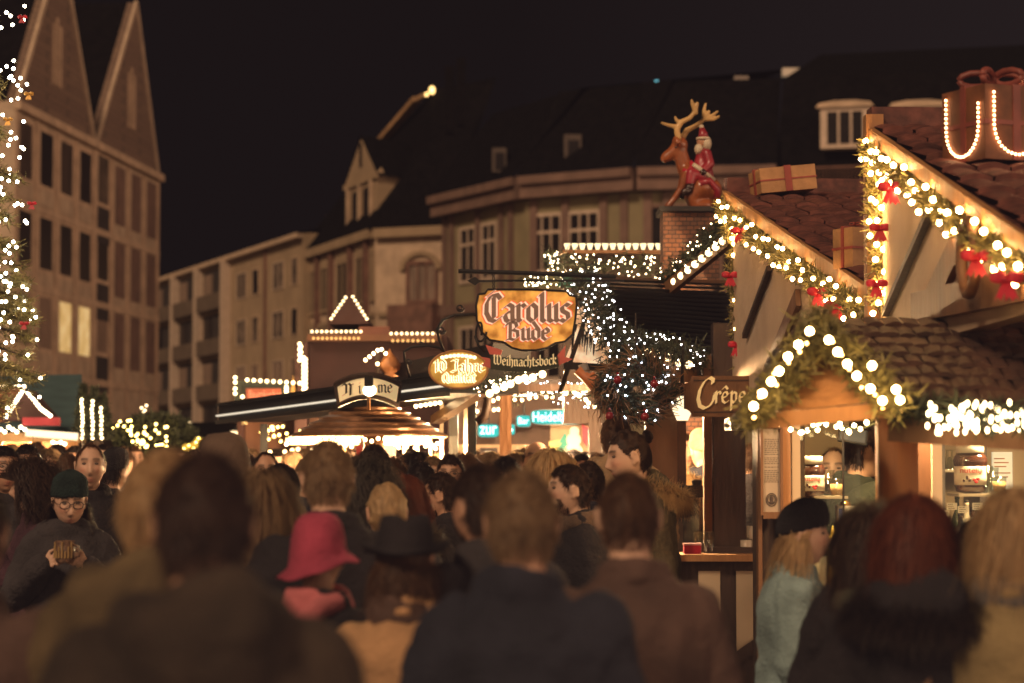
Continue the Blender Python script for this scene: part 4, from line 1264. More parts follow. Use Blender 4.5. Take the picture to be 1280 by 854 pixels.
ic = []
for i in range(99):
    px = 1158 + rnd.random() * 128; py = 503 + rnd.random() ** .8 * 38
    ic.append(P(px, py, 7.78 + rnd.uniform(-.08, .08)))
t = thing('icicle_lights', 'curtain of bright warm icicle lights under the right porch eave', 'string lights', P(1230, 510, 7.9))
mb = MB(); mb.tube([P(1155, 503, 7.9), P(1230, 506, 7.9), P(1320, 512, 7.9)], .004, 5)
for i in range(26): q = P(1160 + i * 6, 505, 7.9); mb.tube([q, q - V((0, 0, rnd.uniform(.04, .095)))], .002, 4)
ob('wire', mb, FIRD, t); bulbs(t, ic, B_ICI)
t = thing('hatch_lights', 'loose string of warm lights swagged across the left hatch glass', 'string lights', P(1040, 530, 10.2))
sw = [P(a, b, 10.2) for a, b in ((970, 528), (985, 532), (1000, 540), (1020, 535), (1040, 526), (1052, 533), (1075, 537), (1092, 530), (1105, 535))]
mb = MB(); mb.tube(sw, .004, 5); ob('wire', mb, FIRD, t)
bulbs(t, along(sw, 26), bulbmesh('hatch_bulb', .011, glow('hatch_bulb_glow', (1, .7, .3), 26), 1), jitter=.02)
# ================================================================== sign stall with dark roof (middle)
st = thing('punch_stall', 'dark slatted stall covered with cool white fairy lights behind the hanging sign', 'stall', P(840, 700, 17.5))
st.location.z = 0
TL, TR, BR, BL = P(748, 352, 16.8), P(915, 357, 18.6), P(927, 462, 17.0), P(772, 444, 14.6)
mb = MB()
nr = 18
for i in range(nr):
    a, b = i / nr, (i + .88) / nr
    q = [TL.lerp(BL, a), TR.lerp(BR, a), TR.lerp(BR, b), TL.lerp(BL, b)]
    nrm = (q[1] - q[0]).cross(q[3] - q[0]).normalized()
    if nrm.y > 0: nrm = -nrm
    mb.prism([q[0], q[1], q[2] + nrm * .025, q[3] + nrm * .025], nrm * .018)
mb.add([TL + V((0, .05, -.05)), TR + V((0, .05, -.05)), BR + V((0, .06, -.05)), BL + V((0, .06, -.05))], [(0, 1, 2, 3)])
ob('roof', mb, SLAT, st)
mb = MB(); mb.bar(TL + V((-.02, -.03, .02)), TR + V((0, -.03, .02)), .04, .03); ob('ridge_board', mb, WOOD, st)
mb = MB(); mb.bar(BL + V((.1, .1, -.07)), BR + V((0, .1, -.07)), .05, .12); ob('eave_beam', mb, WOOD, st)
for px, Y, w_ in ((826, 15.6, .10), (771, 15.2, .035), (848, 16.4, .05)):
    q = P(px, 600, Y)
    mb = MB(); mb.box((q.x - w_, q.y - w_, 0), (q.x + w_, q.y + w_, 2.3)); ob('post', mb, WOOD if px == 826 else WOODD, st)
mb = MB(); mb.box((P(700, 600, 18.5).x, 18.5, 0), (P(905, 600, 18.5).x, 18.6, 1.15)); ob('counter', mb, WOODD, st)
# curved orange braces
BRC = mat('orange_brace', (.42, .13, .04), .5, .2, 6)
for pl in (((736, 468), (757, 498), (771, 540), (775, 562)), ((722, 462), (742, 480), (758, 500), (766, 520))):
    mb = MB(); mb.tube([P(a, b, 14.9) for a, b in pl], [.035, .04, .05, .05], 8); ob('curved_brace', mb, BRC, st, True)
mb = MB(); mb.tube([P(a, b, 14.9) for a, b in ((728, 455), (735, 475), (750, 492), (770, 500))], .03, 8); ob('curved_brace', mb, mat('grey_scroll', (.2, .16, .13), .6), st, True)
lamp(st, 'stall_lamp', P(800, 500, 16.6), 420)
# fairy light fir on its edges
def fairy(name, label, pts, rad, n, bm, dens=700, extra=(), firm=FIRD, emb=.9, group='fairy light garlands'):
    b = []
    for i in range(n):
        q = along(pts, 1, (i + rnd.random()) / n, (i + rnd.random()) / n)[0]
        d = rv(rad * emb); d.y = -abs(d.y)
        b.append(q + d)
    return garland(name, label, pts, rad, b + list(extra), bm, (), dens, .05, firm, group=group)
fairy('fairy_garland', 'dense cool white fairy light garland running down the left edge of the dark roof', [P(725, 348, 15.6), P(742, 375, 15.3), P(758, 405, 15), P(772, 432, 14.7), P(790, 455, 14.6)], .135, 120, B_FAIRY, 1800)
fairy('fairy_garland', 'wide fairy light fir along the lower edge of the dark roof above round bulbs', [P(785, 430, 14.5), P(820, 436, 15), P(860, 446, 15.7), P(905, 460, 16.6), P(925, 468, 16.9)], .11, 105, B_FAIRY, 1500)
gt = thing('globe_string', 'row of large round bulbs below the lower edge of the dark roof', 'string lights', P(830, 455, 15))
pts = [P(a, b, 14.9 + i * .18) for i, (a, b) in enumerate(((810, 437), (821, 443), (835, 447), (849, 453), (861, 456)))]
mb = MB(); mb.tube(pts, .008, 6); ob('wire', mb, IRON, gt); bulbs(gt, pts, B_GLOBE)
pts = [P(873 + k * 9, 460 + k * .7, 16.2) for k in range(6)]
o = thing('globe_string', 'short row of small bulbs just above the wooden script board', 'string lights', P(895, 462, 16.2)); mb = MB(); mb.tube(pts, .006, 6); ob('wire', mb, IRON, o); bulbs(o, pts, B_MED)
# parapet with upright lamps
pw = thing('parapet_screen', 'flat screen wall topped with a row of cup shaped lamps left of the stone chimney', 'screen', P(765, 420, 19))
pw.location.z = 0
a, b = P(704, 318, 19), P(826, 318, 19)
mb = MB(); mb.box((a.x, 19, 2.0), (b.x, 19.1, a.z)); ob('board', mb, WOODD, pw)
for x in (a.x + .36, b.x - .05):
    mb = MB(); mb.box((x - .05, 19.101, 0), (x + .05, 19.2, 2.4)); ob('post', mb, WOODD, pw)
mb = MB(); mb.box((a.x - .02, 18.93, a.z + .002), (b.x + .02, 19.12, a.z + .03)); ob('ledge', mb, WOOD, pw)
cup = MB(); cup.lathe([(.012, 0), (.026, .045), (.026, .05), (.001, .052)], 12)
cme = cup.mesh('cup_lamp', [glow('cup_lamp_glow', (1, .78, .42), 1.9)], True)
for k in range(13):
    q = P(709 + k * 9.5, 315.5, 18.97); o = link('cup_lamp', cme, pw, True); o.location = o.location + V((q.x, q.y, a.z + .032))
fairy('fairy_garland', 'warm fairy light garland across the screen wall below the cup lamps', [P(700, 330, 18.9), P(760, 333, 18.9), P(825, 333, 18.9)], .10, 75, B_FAIRYW, 900)
fairy('fairy_garland', 'small clump of fairy lights at the upper left corner of the screen wall', [P(688, 312, 18.8), P(692, 335, 18.8), P(700, 350, 18.8)], .07, 32, B_FAIRYW, 1500)
fairy('fairy_garland', 'small clump of warm fairy lights just above the hanging sign board', [P(657, 350, 17.5), P(672, 352, 17.5), P(688, 352, 17.5)], .05, 30, B_FAIRYW, 1200)
fairy('fairy_garland', 'steep fairy light garland climbing right from the chimney to the plaster gable', [P(832, 350, 17.6), P(855, 330, 17.3), P(880, 307, 17), P(908, 282, 16.5)], .10, 60, B_FAIRYW, 1500)
pts = [P(843 + k * 8.6, 352 - k * 7.2, 17.3 - k * .09) for k in range(8)]
o = thing('globe_string', 'slanting row of round bulbs rising right beside the stone chimney', 'string lights', pts[4]); mb = MB(); mb.tube(pts, .008, 6); ob('wire', mb, IRON, o); bulbs(o, pts, B_GLOBE)
mb = MB(); mb.bar(P(835, 362, 17.4), P(915, 296, 16.7), .05, .1); ob('beam', mb, WOOD, o)
# stone chimney with statue
q0, q1 = P(829, 265, 18.4), P(899, 265, 18.4)
chm = thing('stone_chimney', 'square stone chimney carrying the reindeer figure', 'chimney', ((q0.x + q1.x) / 2, 18.6, 0))
mb = MB(); mb.box((q0.x, 18.4, 0), (q1.x, 18.82, q0.z)); ob('shaft', mb, BRICK, chm)
mb = MB(); mb.box((q0.x - .03, 18.35, q0.z + .002), (q1.x + .03, 18.86, q0.z + .04)); ob('cap_slab', mb, mat('dark_slab', (.03, .025, .022), .6), chm)
# reindeer and rider figure
zb = q0.z + .042
k = .82 / 137            # metres per photo pixel at the statue
def S(px, py, dy=0.0): return V(((px - 864) * .00609 + (q0.x + q1.x) / 2, 18.6 + dy, zb + (262 - py) * .00609))
rg = thing('reindeer_figure', 'shiny brown reindeer figure with big pale antlers on the stone chimney', 'figure', ((q0.x + q1.x) / 2, 18.6, zb))
DEER = mat('glazed_brown', (.30, .085, .025), .28, .25, 5, spec=.6)
HORN = mat('pale_antler', (.55, .34, .13), .4, .2, 8)
mb = MB()
mb.chain([(S(868, 226), .10), (S(880, 232), .115), (S(890, 238), .10)], 14)              # rump and belly
mb.chain([(S(866, 222), .085), (S(857, 205), .062), (S(853, 188), .055), (S(851, 176), .055)], 14)   # neck
mb.chain([(S(853, 180), .062), (S(846, 188), .055), (S(837, 195), .042), (S(833, 197), .036)], 14)   # head
mb.chain([(S(838, 190), .03), (S(834, 194), .034)], 12)
for dy in (-.06, .06):
    mb.chain([(S(862, 218, dy), .06), (S(854, 236, dy), .03), (S(844, 250, dy), .024), (S(836, 259, dy), .026)], 12)
    mb.chain([(S(880, 236, dy), .085), (S(868, 246, dy), .06), (S(872, 257, dy), .05), (S(884, 258, dy), .05)], 12)
    mb.chain([(S(846, 173, dy), .022), (S(849, 178, dy * 1.5), .03)], 8)
ob('body', MB(), DEER, rg)
bpy.data.objects.remove(rg.children[0])
link('body', remesh('deer_body', mb, .012, 4, [DEER]), rg, True)
mb = MB()
for (dy, branches) in ((-.05, [[(850, 172), (848, 162), (853, 152), (864, 147), (872, 138), (874, 128)], [(872, 140), (868, 130), (867, 124)], [(853, 154), (848, 150), (846, 146)], [(848, 158), (838, 156), (829, 153)]]),
                       (.05, [[(856, 170), (862, 160), (874, 154), (884, 146), (890, 136)], [(884, 146), (893, 142), (901, 136)], [(884, 146), (896, 146), (903, 142)], [(884, 144), (884, 134), (886, 126)]])):
    for bi, br in enumerate(branches):
        n = len(br); r0 = .026 if bi == 0 else .02
        mb.chain([(S(a, b, dy), r0 * (1 - .45 * i / (n - 1))) for i, (a, b) in enumerate(br)], 8)
link('antlers', remesh('deer_antlers', mb, .007, 3, [HORN]), rg, True)
mb = MB(); mb.tube([S(856, 214, -.08), S(862, 216, -.1), S(868, 208, -.09), S(866, 202, 0), S(858, 205, .07)], .02, 8); ob('collar', mb, RED, rg, True)
mb = MB(); mb.ell(S(847, 184, -.05), .011); mb.ell(S(831, 197, -.01), .016); ob('eye', mb, JAR, rg, True)
# rider
rd_ = thing('rider_figure', 'small red coated rider figure with white beard sitting on the reindeer', 'figure', S(880, 230))
REDC = mat('glazed_red', (.30, .02, .03), .35, .2, 6, spec=.6)
WHT = mat('glazed_white', (.60, .50, .36), .4, .1, 6)
SKINS = mat('figure_skin', (.50, .26, .15), .45, .1, 6)
mb = MB(); mb.chain([(S(882, 222), .085), (S(881, 205), .07), (S(882, 192), .055)], 14)
mb.chain([(S(886, 192, -.06), .038), (S(890, 206, -.08), .034), (S(880, 216, -.1), .03)], 10)
mb.chain([(S(878, 222, -.07), .055), (S(866, 218, -.1), .045), (S(864, 230, -.11), .038)], 10)
mb.chain([(S(878, 222, .07), .055), (S(866, 218, .1), .045), (S(864, 230, .11), .038)], 10)
link('coat', remesh('rider_coat', mb, .010, 3, [REDC]), rd_, True)
mb = MB(); mb.ell(S(881, 176), (.045, .045, .052)); ob('head', mb, SKINS, rd_, True)
mb = MB(); mb.ell(S(886, 178), (.042, .05, .062)); mb.ell(S(876, 186, -.02), (.035, .045, .045)); ob('beard', mb, WHT, rd_, True)
mb = MB(); mb.tube([S(882, 172), S(882, 165), S(880, 158)], [.045, .035, .018], 12); ob('cap', mb, REDC, rd_, True)
mb = MB(); mb.ell(S(880, 157), .02); mb.tube([S(882, 172) + V((.046 * cos(t), .046 * sin(t), 0)) for t in [2 * pi * i / 16 for i in range(17)]], .012, 6, cap=False); ob('cap_trim', mb, WHT, rd_, True)
for sg in (-1, 1):
    mb = MB(); mb.chain([(S(864, 232, .11 * sg), .034), (S(862, 240, .11 * sg), .034), (S(857, 242, .11 * sg), .03)], 10); ob('boot', mb, JAR, rd_, True)
mb = MB(); mb.ell(S(880, 217, -.115), .028); ob('glove', mb, JAR, rd_, True)
mb = MB(); mb.tube([S(868, 207, -.1), S(876, 213, -.12), S(884, 219, -.1), S(895, 226, -.06)], .018, 8); ob('coat_trim', mb, WHT, rd_, True)
sk_ = thing('sack_figure', 'tan sack with red blanket at the rear of the reindeer figure', 'figure', S(885, 250))
mb = MB(); mb.chain([(S(888, 236), .075), (S(888, 250), .07)], 12); link('sack', remesh('sack', mb, .012, 3, [DEER]), sk_, True)
mb = MB(); mb.tube([S(876, 232, -.12), S(888, 228, -.12), S(898, 238, -.08), S(898, 252, -.06)], .03, 8); ob('blanket', mb, REDC, sk_, True)

# big hanging wreath ball
wr = thing('hanging_wreath', 'large bushy wreath of twigs with blue white lights and red baubles under the dark roof', 'wreath', P(795, 487, 14.2))
mb = MB(); tw = MB(); C0 = P(795, 487, 14.2)
TWIG = mat('gold_twig', (.20, .10, .04), .5, .4, 9)
bp = []
for i in range(1500):
    t = rnd.random() * 2 * pi; r_ = .12 * rnd.random() ** .5
    ph = rnd.random() * 2 * pi
    q = C0 + V(((.145 + r_ * .8 * cos(ph)) * cos(t) * 1.05, r_ * sin(ph) * .9, (.13 + r_ * .8 * cos(ph)) * sin(t) * .9))
    if i % 2: needles(mb, q, 7, .05, .02, .004)
    else:
        d = (V((cos(t + 1.2), rnd.uniform(-.5, .2), sin(t + 1.2))) + rv(.7)).normalized()
        tw.tube([q, q + d * .05 + rv(.008), q + d * .10], [.0035, .003, .0015], 4)
    if i < 62: bp.append(q + V((0, -.05, 0)))
ob('fir_branch', mb, FIRD, wr); ob('twig', tw, TWIG, wr)
bulbs(wr, bp, bulbmesh('wreath_bulb', .0050, glow('wreath_glow', (.78, .86, 1.0), 30), 1))
for a, b in ((818, 480), (772, 475), (806, 521), (762, 520)):
    mb = MB(); mb.ell(P(a, b, 14.02), .025, 16, 10); mb.tube([P(a, b, 14.02) + V((0, 0, .03)), P(a, b, 14.02) + V((0, 0, .045))], .008, 8); ob('bauble', mb, mat('red_bauble', (.24, .012, .016), .12, .1, 4, spec=.9), wr, True)
mb = MB(); mb.tube([C0 + V((0, 0, .12)), C0 + V((0, 0, .45))], .006, 5); ob('hanger', mb, IRON, wr)

# ================================================================== the hanging amber sign
YS = 15.0
arm = thing('sign_bracket', 'dark iron arm with arrow tip carrying the big amber sign', 'bracket', P(690, 345, YS))
mb = MB(); mb.tube([P(573, 339, YS), P(640, 341, YS), P(770, 346, YS)], .014, 8); mb.tube([P(620, 351, YS), P(780, 351, YS)], .008, 6)
for i in range(22): q = P(580 + i * 8.6, 340 + i * .27, YS); mb.ell(q + V((0, 0, .008)), (.012, .012, .012), 6, 4)
ob('arm', mb, IRON, arm)
mb = MB(); mb.prism([P(584, 351, YS), P(594, 346, YS), P(599, 350, YS), P(620, 350, YS), P(620, 352.5, YS), P(599, 353, YS), P(594, 357, YS)], (0, .01, 0)); ob('arrow', mb, STEEL, arm)
for px in (617, 703):
    mb = MB()
    for j in range(4): mb.tube([P(px, 343 + j * 5, YS) + V((.006 * cos(t), (.006 if j % 2 else 0) * 1, .012 * sin(t))) for t in [2 * pi * i / 8 for i in range(9)]], .0035, 5, cap=False)
    ob('chain', mb, IRON, arm)
AMB = glowvar('amber_panel', (.20, .065, .006), (1.0, .46, .08), .85, 9, (.45, .2, .04))
def outline(pp, Y): return [P(a, b, Y) for a, b in pp]
sh = [(598, 368), (606, 367), (610, 362), (660, 362), (708, 364), (712, 369), (720, 371), (721, 380), (719, 400), (716, 418), (706, 427), (694, 429), (684, 435), (670, 438), (652, 438), (640, 435), (630, 428), (612, 425), (602, 415), (596, 400), (595, 382)]
cs_ = thing('hanging_sign', 'big glowing amber sign with grey blackletter words outlined in white and red', 'sign', P(658, 362, YS))
mb = MB(); mb.prism(outline(sh, YS), (0, .05, 0)); ob('panel', mb, AMB, cs_)
mb = MB(); rim = outline(sh + [sh[0]], YS - .004); mb.tube(rim, .008, 6, cap=False); ob('rim', mb, IRON, cs_)
mx = 1 / FPX * YS
Xd, Zd = V((1, 0, 0)), V((0, 0, 1))
def words_on(parent, toks, px, py, Y, hpx, nib, fitpx, m, name, d=.003, off=0.0, **k):
    mb = MB(); q = P(px, py, Y - off)
    pen(mb, toks, q, Xd, Zd, hpx / FPX * Y, nib, 40, d, fit=fitpx / FPX * Y, **k)
    return ob(name, mb, m, parent)
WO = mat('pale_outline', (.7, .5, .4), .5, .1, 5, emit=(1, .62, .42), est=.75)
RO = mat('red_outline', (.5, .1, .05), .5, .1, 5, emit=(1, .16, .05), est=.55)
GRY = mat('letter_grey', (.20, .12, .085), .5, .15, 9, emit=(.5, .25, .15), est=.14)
T1, T2 = list('Carolus'), list('Bude')
words_on(cs_, T1, 606, 402, YS, 22, .60, 108, RO, 'letter_glow', .002, .003)
words_on(cs_, T1, 606, 402, YS, 22, .46, 108, WO, 'letter_outline', .003, .0065)
words_on(cs_, T1, 606, 402, YS, 22, .26, 108, GRY, 'lettering', .004, .0115)
words_on(cs_, T2, 633, 425, YS, 15, .62, 55, RO, 'letter_glow', .002, .003)
words_on(cs_, T2, 633, 425, YS, 15, .46, 55, WO, 'letter_outline', .003, .0065)
words_on(cs_, T2, 633, 425, YS, 15, .26, 55, GRY, 'lettering', .004, .0115)
bn = thing('banner_sign', 'curved dark banner with cream words and red ribbon tails under the amber sign', 'sign', P(655, 455, YS - .05))
def arc(x0, x1, y0, y1, sag, Y, n=12): return [P(x0 + (x1 - x0) * i / n, y0 + (y1 - y0) * i / n + sag * (1 - (2 * i / n - 1) ** 2), Y) for i in range(n + 1)]
up = arc(613, 697, 444, 445, 4, YS - .05); dn_ = arc(613, 699, 461, 459, 5, YS - .05)
mb = MB()
for i in range(12): mb.prism([up[i], up[i + 1], dn_[i + 1], dn_[i]], (0, .02, 0))
ob('ribbon', mb, mat('dark_green_ribbon', (.03, .035, .02), .6), bn)
for pl in (((612, 443), (607, 431), (628, 438), (626, 444)), ((612, 448), (601, 446), (607, 451), (602, 457), (618, 462))):
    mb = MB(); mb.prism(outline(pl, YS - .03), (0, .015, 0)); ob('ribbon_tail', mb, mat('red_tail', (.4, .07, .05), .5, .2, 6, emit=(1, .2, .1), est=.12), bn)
for pl in (((697, 444), (707, 432), (706, 446), (716, 449), (702, 455), (698, 458)),):
    mb = MB(); mb.prism(outline(pl, YS - .03), (0, .015, 0)); ob('ribbon_tail', mb, mat('red_tail', None), bn)
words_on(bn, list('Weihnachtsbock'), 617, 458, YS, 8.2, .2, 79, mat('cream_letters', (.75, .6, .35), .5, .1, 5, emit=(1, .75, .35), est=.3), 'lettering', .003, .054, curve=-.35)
# scrolls of iron at the sign's left
mb = MB(); mb.tube([P(600 + 8 * cos(t) * (1 - t / 9), 415 + 12 * sin(t), YS) for t in [i * .35 for i in range(20)]], .008, 6); mb.tube([P(594, 420, YS), P(598, 432, YS), P(606, 440, YS)], .01, 6); ob('scroll', mb, IRON, cs_, True)

# bright valance with black icicles right of the sign
vl = thing('lit_valance', 'bright cream valance with black icicle fringe between sign and fairy lights', 'valance', P(735, 420, 16.2))
mb = MB(); mb.prism(outline(((722, 388), (738, 372), (762, 436), (762, 456), (704, 456), (718, 420)), 16.2), (0, .03, 0)); ob('panel', mb, glowvar('valance_glow', (.5, .26, .12), (1, .78, .5), .8, 9, (.6, .4, .25)), vl)
mb = MB()
for i in range(30):
    px = 716 + i * 1.55 + rnd.uniform(-.4, .4); y0 = 405 + rnd.uniform(0, 22); l = rnd.uniform(8, 26)
    mb.tube([P(px, y0, 16.12), P(px - 1.5, y0 + l, 16.12)], [.008, .002], 5)
ob('icicle_fringe', mb, IRON, vl)
mb = MB(); mb.bar(P(736, 386, 15.6), P(700, 490, 15.6), .018, .03); mb.bar(P(704, 457, 15.8), P(770, 461, 15.8), .05, .05); ob('strut', mb, IRON, vl)
mb = MB(); mb.prism(outline(((710, 340), (728, 340), (740, 348), (720, 360), (696, 358)), 16.4), (0, .02, 0)); o = ob('green_flag', mb, mat('green_cloth', (.03, .12, .09), .6), vl)

# ================================================================== oval anniversary sign
YO = 15.5
ov = thing('oval_sign', 'glowing oval sign with bright yellow letters hanging on a scrolled bracket', 'sign', P(573, 462, YO))
mb = MB(); pl = [P(573 + 36.5 * cos(t), 462 + 23.5 * sin(t), YO) for t in [2 * pi * i / 40 for i in range(40)]]
mb.prism(pl, (0, .05, 0)); ob('panel', mb, glowvar('oval_glow', (.30, .15, .015), (1, .55, .10), .55, 8, (.4, .22, .05)), ov)
mb = MB(); mb.tube([p - V((0, .003, 0)) for p in pl + [pl[0]]], .008, 6, cap=False); ob('rim', mb, WOODL, ov)
HOT = glow('hot_letter_halo', (1, .80, .42), 2.6)
DK = mat('oval_letters', (.16, .08, .03), .5, .1, 5, emit=(1, .6, .2), est=.25)
T3 = ['1', '0', ' '] + list('Jahre'); T4 = ['Q', 'u', 'a', 'l', 'i', 't', 'ä', 't']
words_on(ov, T3, 543, 465, YO, 10, .36, 63, HOT, 'letter_halo', .002, .003)
words_on(ov, T3, 543, 465, YO, 10, .15, 63, DK, 'lettering', .003, .008)
words_on(ov, T4, 553, 478, YO, 8, .42, 42, HOT, 'letter_halo', .002, .003)
words_on(ov, T4, 553, 478, YO, 8, .13, 42, DK, 'lettering', .003, .008)
mb = MB()
for i in range(9): q = P(553 + i * 5, 447 - 2.5 * sin(i / 8 * pi), YO - .004); mb.ell(q, (.014, .004, .012), 8, 6)
ob('light_row', mb, HOT, ov)
mb = MB()
mb.tube([P(512, 472, YO), P(506, 450, YO), P(505, 440, YO), P(514, 434, YO), P(535, 432, YO), P(550, 435, YO), P(556, 441, YO)], .010, 6)
mb.tube([P(556, 441, YO), P(549, 425, YO), P(546, 412, YO), P(553, 400, YO), P(568, 394, YO), P(592, 393, YO), P(600, 396, YO)], .010, 6)
for cx, cy, r_ in ((511, 452, 4), (552, 413, 5), (575, 385, 5), (527, 430, 3)):
    mb.tube([P(cx + r_ * (1 - t / 14) * cos(t), cy + r_ * (1 - t / 14) * sin(t), YO) for t in [i * .5 for i in range(20)]], .006, 5)
ob('bracket', mb, IRON, ov, True)

# ================================================================== centre pergola with strings of bulbs, neon signs behind
pg = thing('timber_pergola', 'brown timber pergola posts in the middle under strings of bulbs', 'pergola', P(632, 590, 17)); pg.location.z = 0
for px, Y, w_, m in ((632, 17, .042, WOOD), (567, 18, .032, mat('grey_post', (.10, .10, .09), .6)), (744, 19, .05, WOODD), (552, 18.4, .014, CREAMP), (582, 18.6, .014, CREAMP)):
    q = P(px, 600, Y); mb = MB(); mb.box((q.x - w_, Y - w_, 0), (q.x + w_, Y + w_, P(px, 488, Y).z)); ob('post', mb, m, pg)
mb = MB(); mb.bar(P(545, 525, 17.6), P(604, 487, 16.2), .08, .06); ob('brace', mb, mat('gilt_beam', (.30, .17, .07), .35, .2, 6), pg)
mb = MB(); mb.bar(P(595, 486, 17), P(770, 484, 17), .08, .05); ob('beam', mb, WOODD, pg); mb = MB(); mb.bar(P(600, 480, 22), P(760, 478, 22), .08, .06); ob('beam', mb, WOODD, pg)
mb = MB(); mb.tube([P(605, 484, 16.8), P(610, 500, 16.8), P(606, 520, 16.8), P(596, 528, 16.8)], .03, 8); ob('curved_brace', mb, WOODD, pg, True)
g = 'bulb strings under the pergola'
rows = [((600, 491), (668, 488), (735, 490), 18, 17), ((596, 501), (670, 498), (738, 500), 19.5, 16), ((598, 516), (614, 514), (630, 512), 20, 6), ((690, 486), (722, 493), (742, 508), 17.5, 10)]
labs = ['upper string of round bulbs hanging level under the pergola', 'second string of round bulbs hanging under the pergola', 'short lower string of round bulbs left of the turquoise sign', 'slanting string of bulbs descending right under the pergola']
for i, (a, b, c, Y, n) in enumerate(rows):
    pts = [P(a[0] + (b[0] - a[0]) * t / 5, a[1] + (b[1] - a[1]) * t / 5, Y) for t in range(5)] + [P(b[0] + (c[0] - b[0]) * t / 5, b[1] + (c[1] - b[1]) * t / 5, Y) for t in range(6)]
    o = thing('bulb_string', labs[i], 'string lights', pts[5], group=g); mb = MB(); mb.tube([p + V((0, 0, .03)) for p in pts], .005, 5); ob('wire', mb, IRON, o)
    bulbs(o, along(pts, n), B_MED, jitter=.015)
o = fairy('fairy_garland', 'rows of cool fairy lights deep under the pergola roof', [P(645, 488, 18.6), P(690, 490, 18.4), P(745, 496, 18)], .10, 60, B_FAIRY, 250)
o = thing('globe_string', 'curve of big round bulbs sweeping up to the foot of the banner', 'string lights', P(630, 480, 16))
pts = [P(a, b, 15.9) for a, b in ((612, 492), (620, 487), (630, 484), (638, 480), (648, 475), (656, 473), (666, 472), (678, 468))]
mb = MB(); mb.tube(pts, .008, 6); ob('wire', mb, IRON, o); bulbs(o, pts, B_GLOBE)
fairy('fairy_garland', 'fir garland with warm fairy lights sweeping up to the banner', [P(600, 486, 16.1), P(630, 474, 16.1), P(665, 464, 16.1)], .06, 40, B_FAIRYW, 900)
lamp(pg, 'pergola_lamp', P(660, 500, 19.5), 1100, (1, .7, .4))
# neon
NEO = glow('turquoise_neon', (.06, .66, .58), 1.0); NEOH = glow('turquoise_neon_hot', (.62, 1.0, .93), 3.6)
ns = thing('neon_sign', 'turquoise neon sign of three glowing panels with pale letters', 'sign', P(665, 525, 21))
for (x0, x1, y0, y1, txt) in ((663, 732, 512, 531, 'Heidelbeere'), (645, 664, 519, 534, 'Bar'), (597, 624, 530, 547, 'zur'), (632, 644, 530, 544, 'b')):
    Y = 23.2; mb = MB(); pl = []
    for i in range(28):
        t = 2 * pi * i / 28; c, s_ = cos(t), sin(t)
        pl.append(P((x0 + x1) / 2 + (x1 - x0) / 2 * math.copysign(abs(c) ** .4, c), (y0 + y1) / 2 + (y1 - y0) / 2 * math.copysign(abs(s_) ** .5, s_), Y))
    mb.prism(pl, (0, .05, 0)); o = ob('panel', mb, NEO, ns)
    me = word_mesh(txt, 1, .0)
    xs = [v.co.x for v in me.vertices]; ys = [v.co.y for v in me.vertices]
    A_ = P(x0 + 3, y1 - 4, Y); B_ = P(x1 - 3, y0 + 3, Y)
    for v in me.vertices:
        v.co = (A_.x + (v.co.x - min(xs)) / (max(xs) - min(xs)) * (B_.x - A_.x), Y - .006, A_.z + (v.co.y - min(ys)) / (max(ys) - min(ys)) * (B_.z - A_.z))
    me.materials.clear(); me.materials.append(NEOH); link('lettering', me, ns, True)
    mb = MB(); mb.tube(pl + [pl[0]], .006, 5, cap=False); ob('rim', mb, IRON, ns)
for a_, b_ in ((611, 530), (655, 520), (700, 515)): mb = MB(); mb.tube([P(a_, b_, 23.25), P(a_, 470, 23.25)], .01, 5); ob('hanger', mb, IRON, ns)
lamp(ns, 'neon_spill', P(660, 540, 20.4), 3, (.2, .9, .8))
# booth behind with painted boards
bt = thing('back_booth', 'far lit booth with cream front behind the turquoise sign', 'stall', P(680, 590, 24)); bt.location.z = 0
mb = MB(); mb.box((P(560, 590, 24).x, 24, 0), (P(760, 590, 24).x, 24.2, 2.45)); ob('front', mb, mat('booth_wood', (.10, .055, .035), .7), bt)
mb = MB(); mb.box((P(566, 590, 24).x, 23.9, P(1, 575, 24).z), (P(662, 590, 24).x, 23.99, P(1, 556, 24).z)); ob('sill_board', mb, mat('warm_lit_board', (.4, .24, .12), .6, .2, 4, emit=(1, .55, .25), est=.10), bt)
mb = MB(); mb.box((P(688, 590, 24).x, 23.9, 1.0), (P(752, 590, 24).x, 23.99, P(1, 532, 24).z)); ob('window', mb, glowvar('booth_window_glow', (.35, .15, .05), (.8, .42, .16), .5, 3, (.4, .25, .12)), bt)
mb = MB(); mb.box((P(600, 590, 24).x, 23.88, 1.2), (P(622, 590, 24).x, 23.895, P(1, 560, 24).z)); ob('dark_panel', mb, WOODD, bt)
lamp(bt, 'booth_lamp', P(700, 520, 23), 60)
sb = thing('painted_cutout', 'lit cut-out board of a white snow figure on the far booth', 'cut-out board', P(717, 575, 23.6))
mb = MB()
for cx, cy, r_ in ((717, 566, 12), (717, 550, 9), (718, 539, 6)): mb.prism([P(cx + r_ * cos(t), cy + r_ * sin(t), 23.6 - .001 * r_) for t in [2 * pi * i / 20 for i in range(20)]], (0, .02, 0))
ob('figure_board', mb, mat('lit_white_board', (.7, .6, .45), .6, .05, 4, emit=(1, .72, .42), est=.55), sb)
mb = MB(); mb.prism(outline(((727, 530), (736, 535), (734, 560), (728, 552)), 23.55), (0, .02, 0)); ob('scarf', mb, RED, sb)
sb = thing('painted_cutout', 'lit cut-out board of a green fir on yellow ground on the far booth', 'cut-out board', P(698, 575, 23.6))
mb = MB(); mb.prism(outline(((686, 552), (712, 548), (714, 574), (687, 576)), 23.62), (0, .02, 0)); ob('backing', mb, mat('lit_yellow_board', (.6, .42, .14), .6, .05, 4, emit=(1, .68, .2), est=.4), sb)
mb = MB()
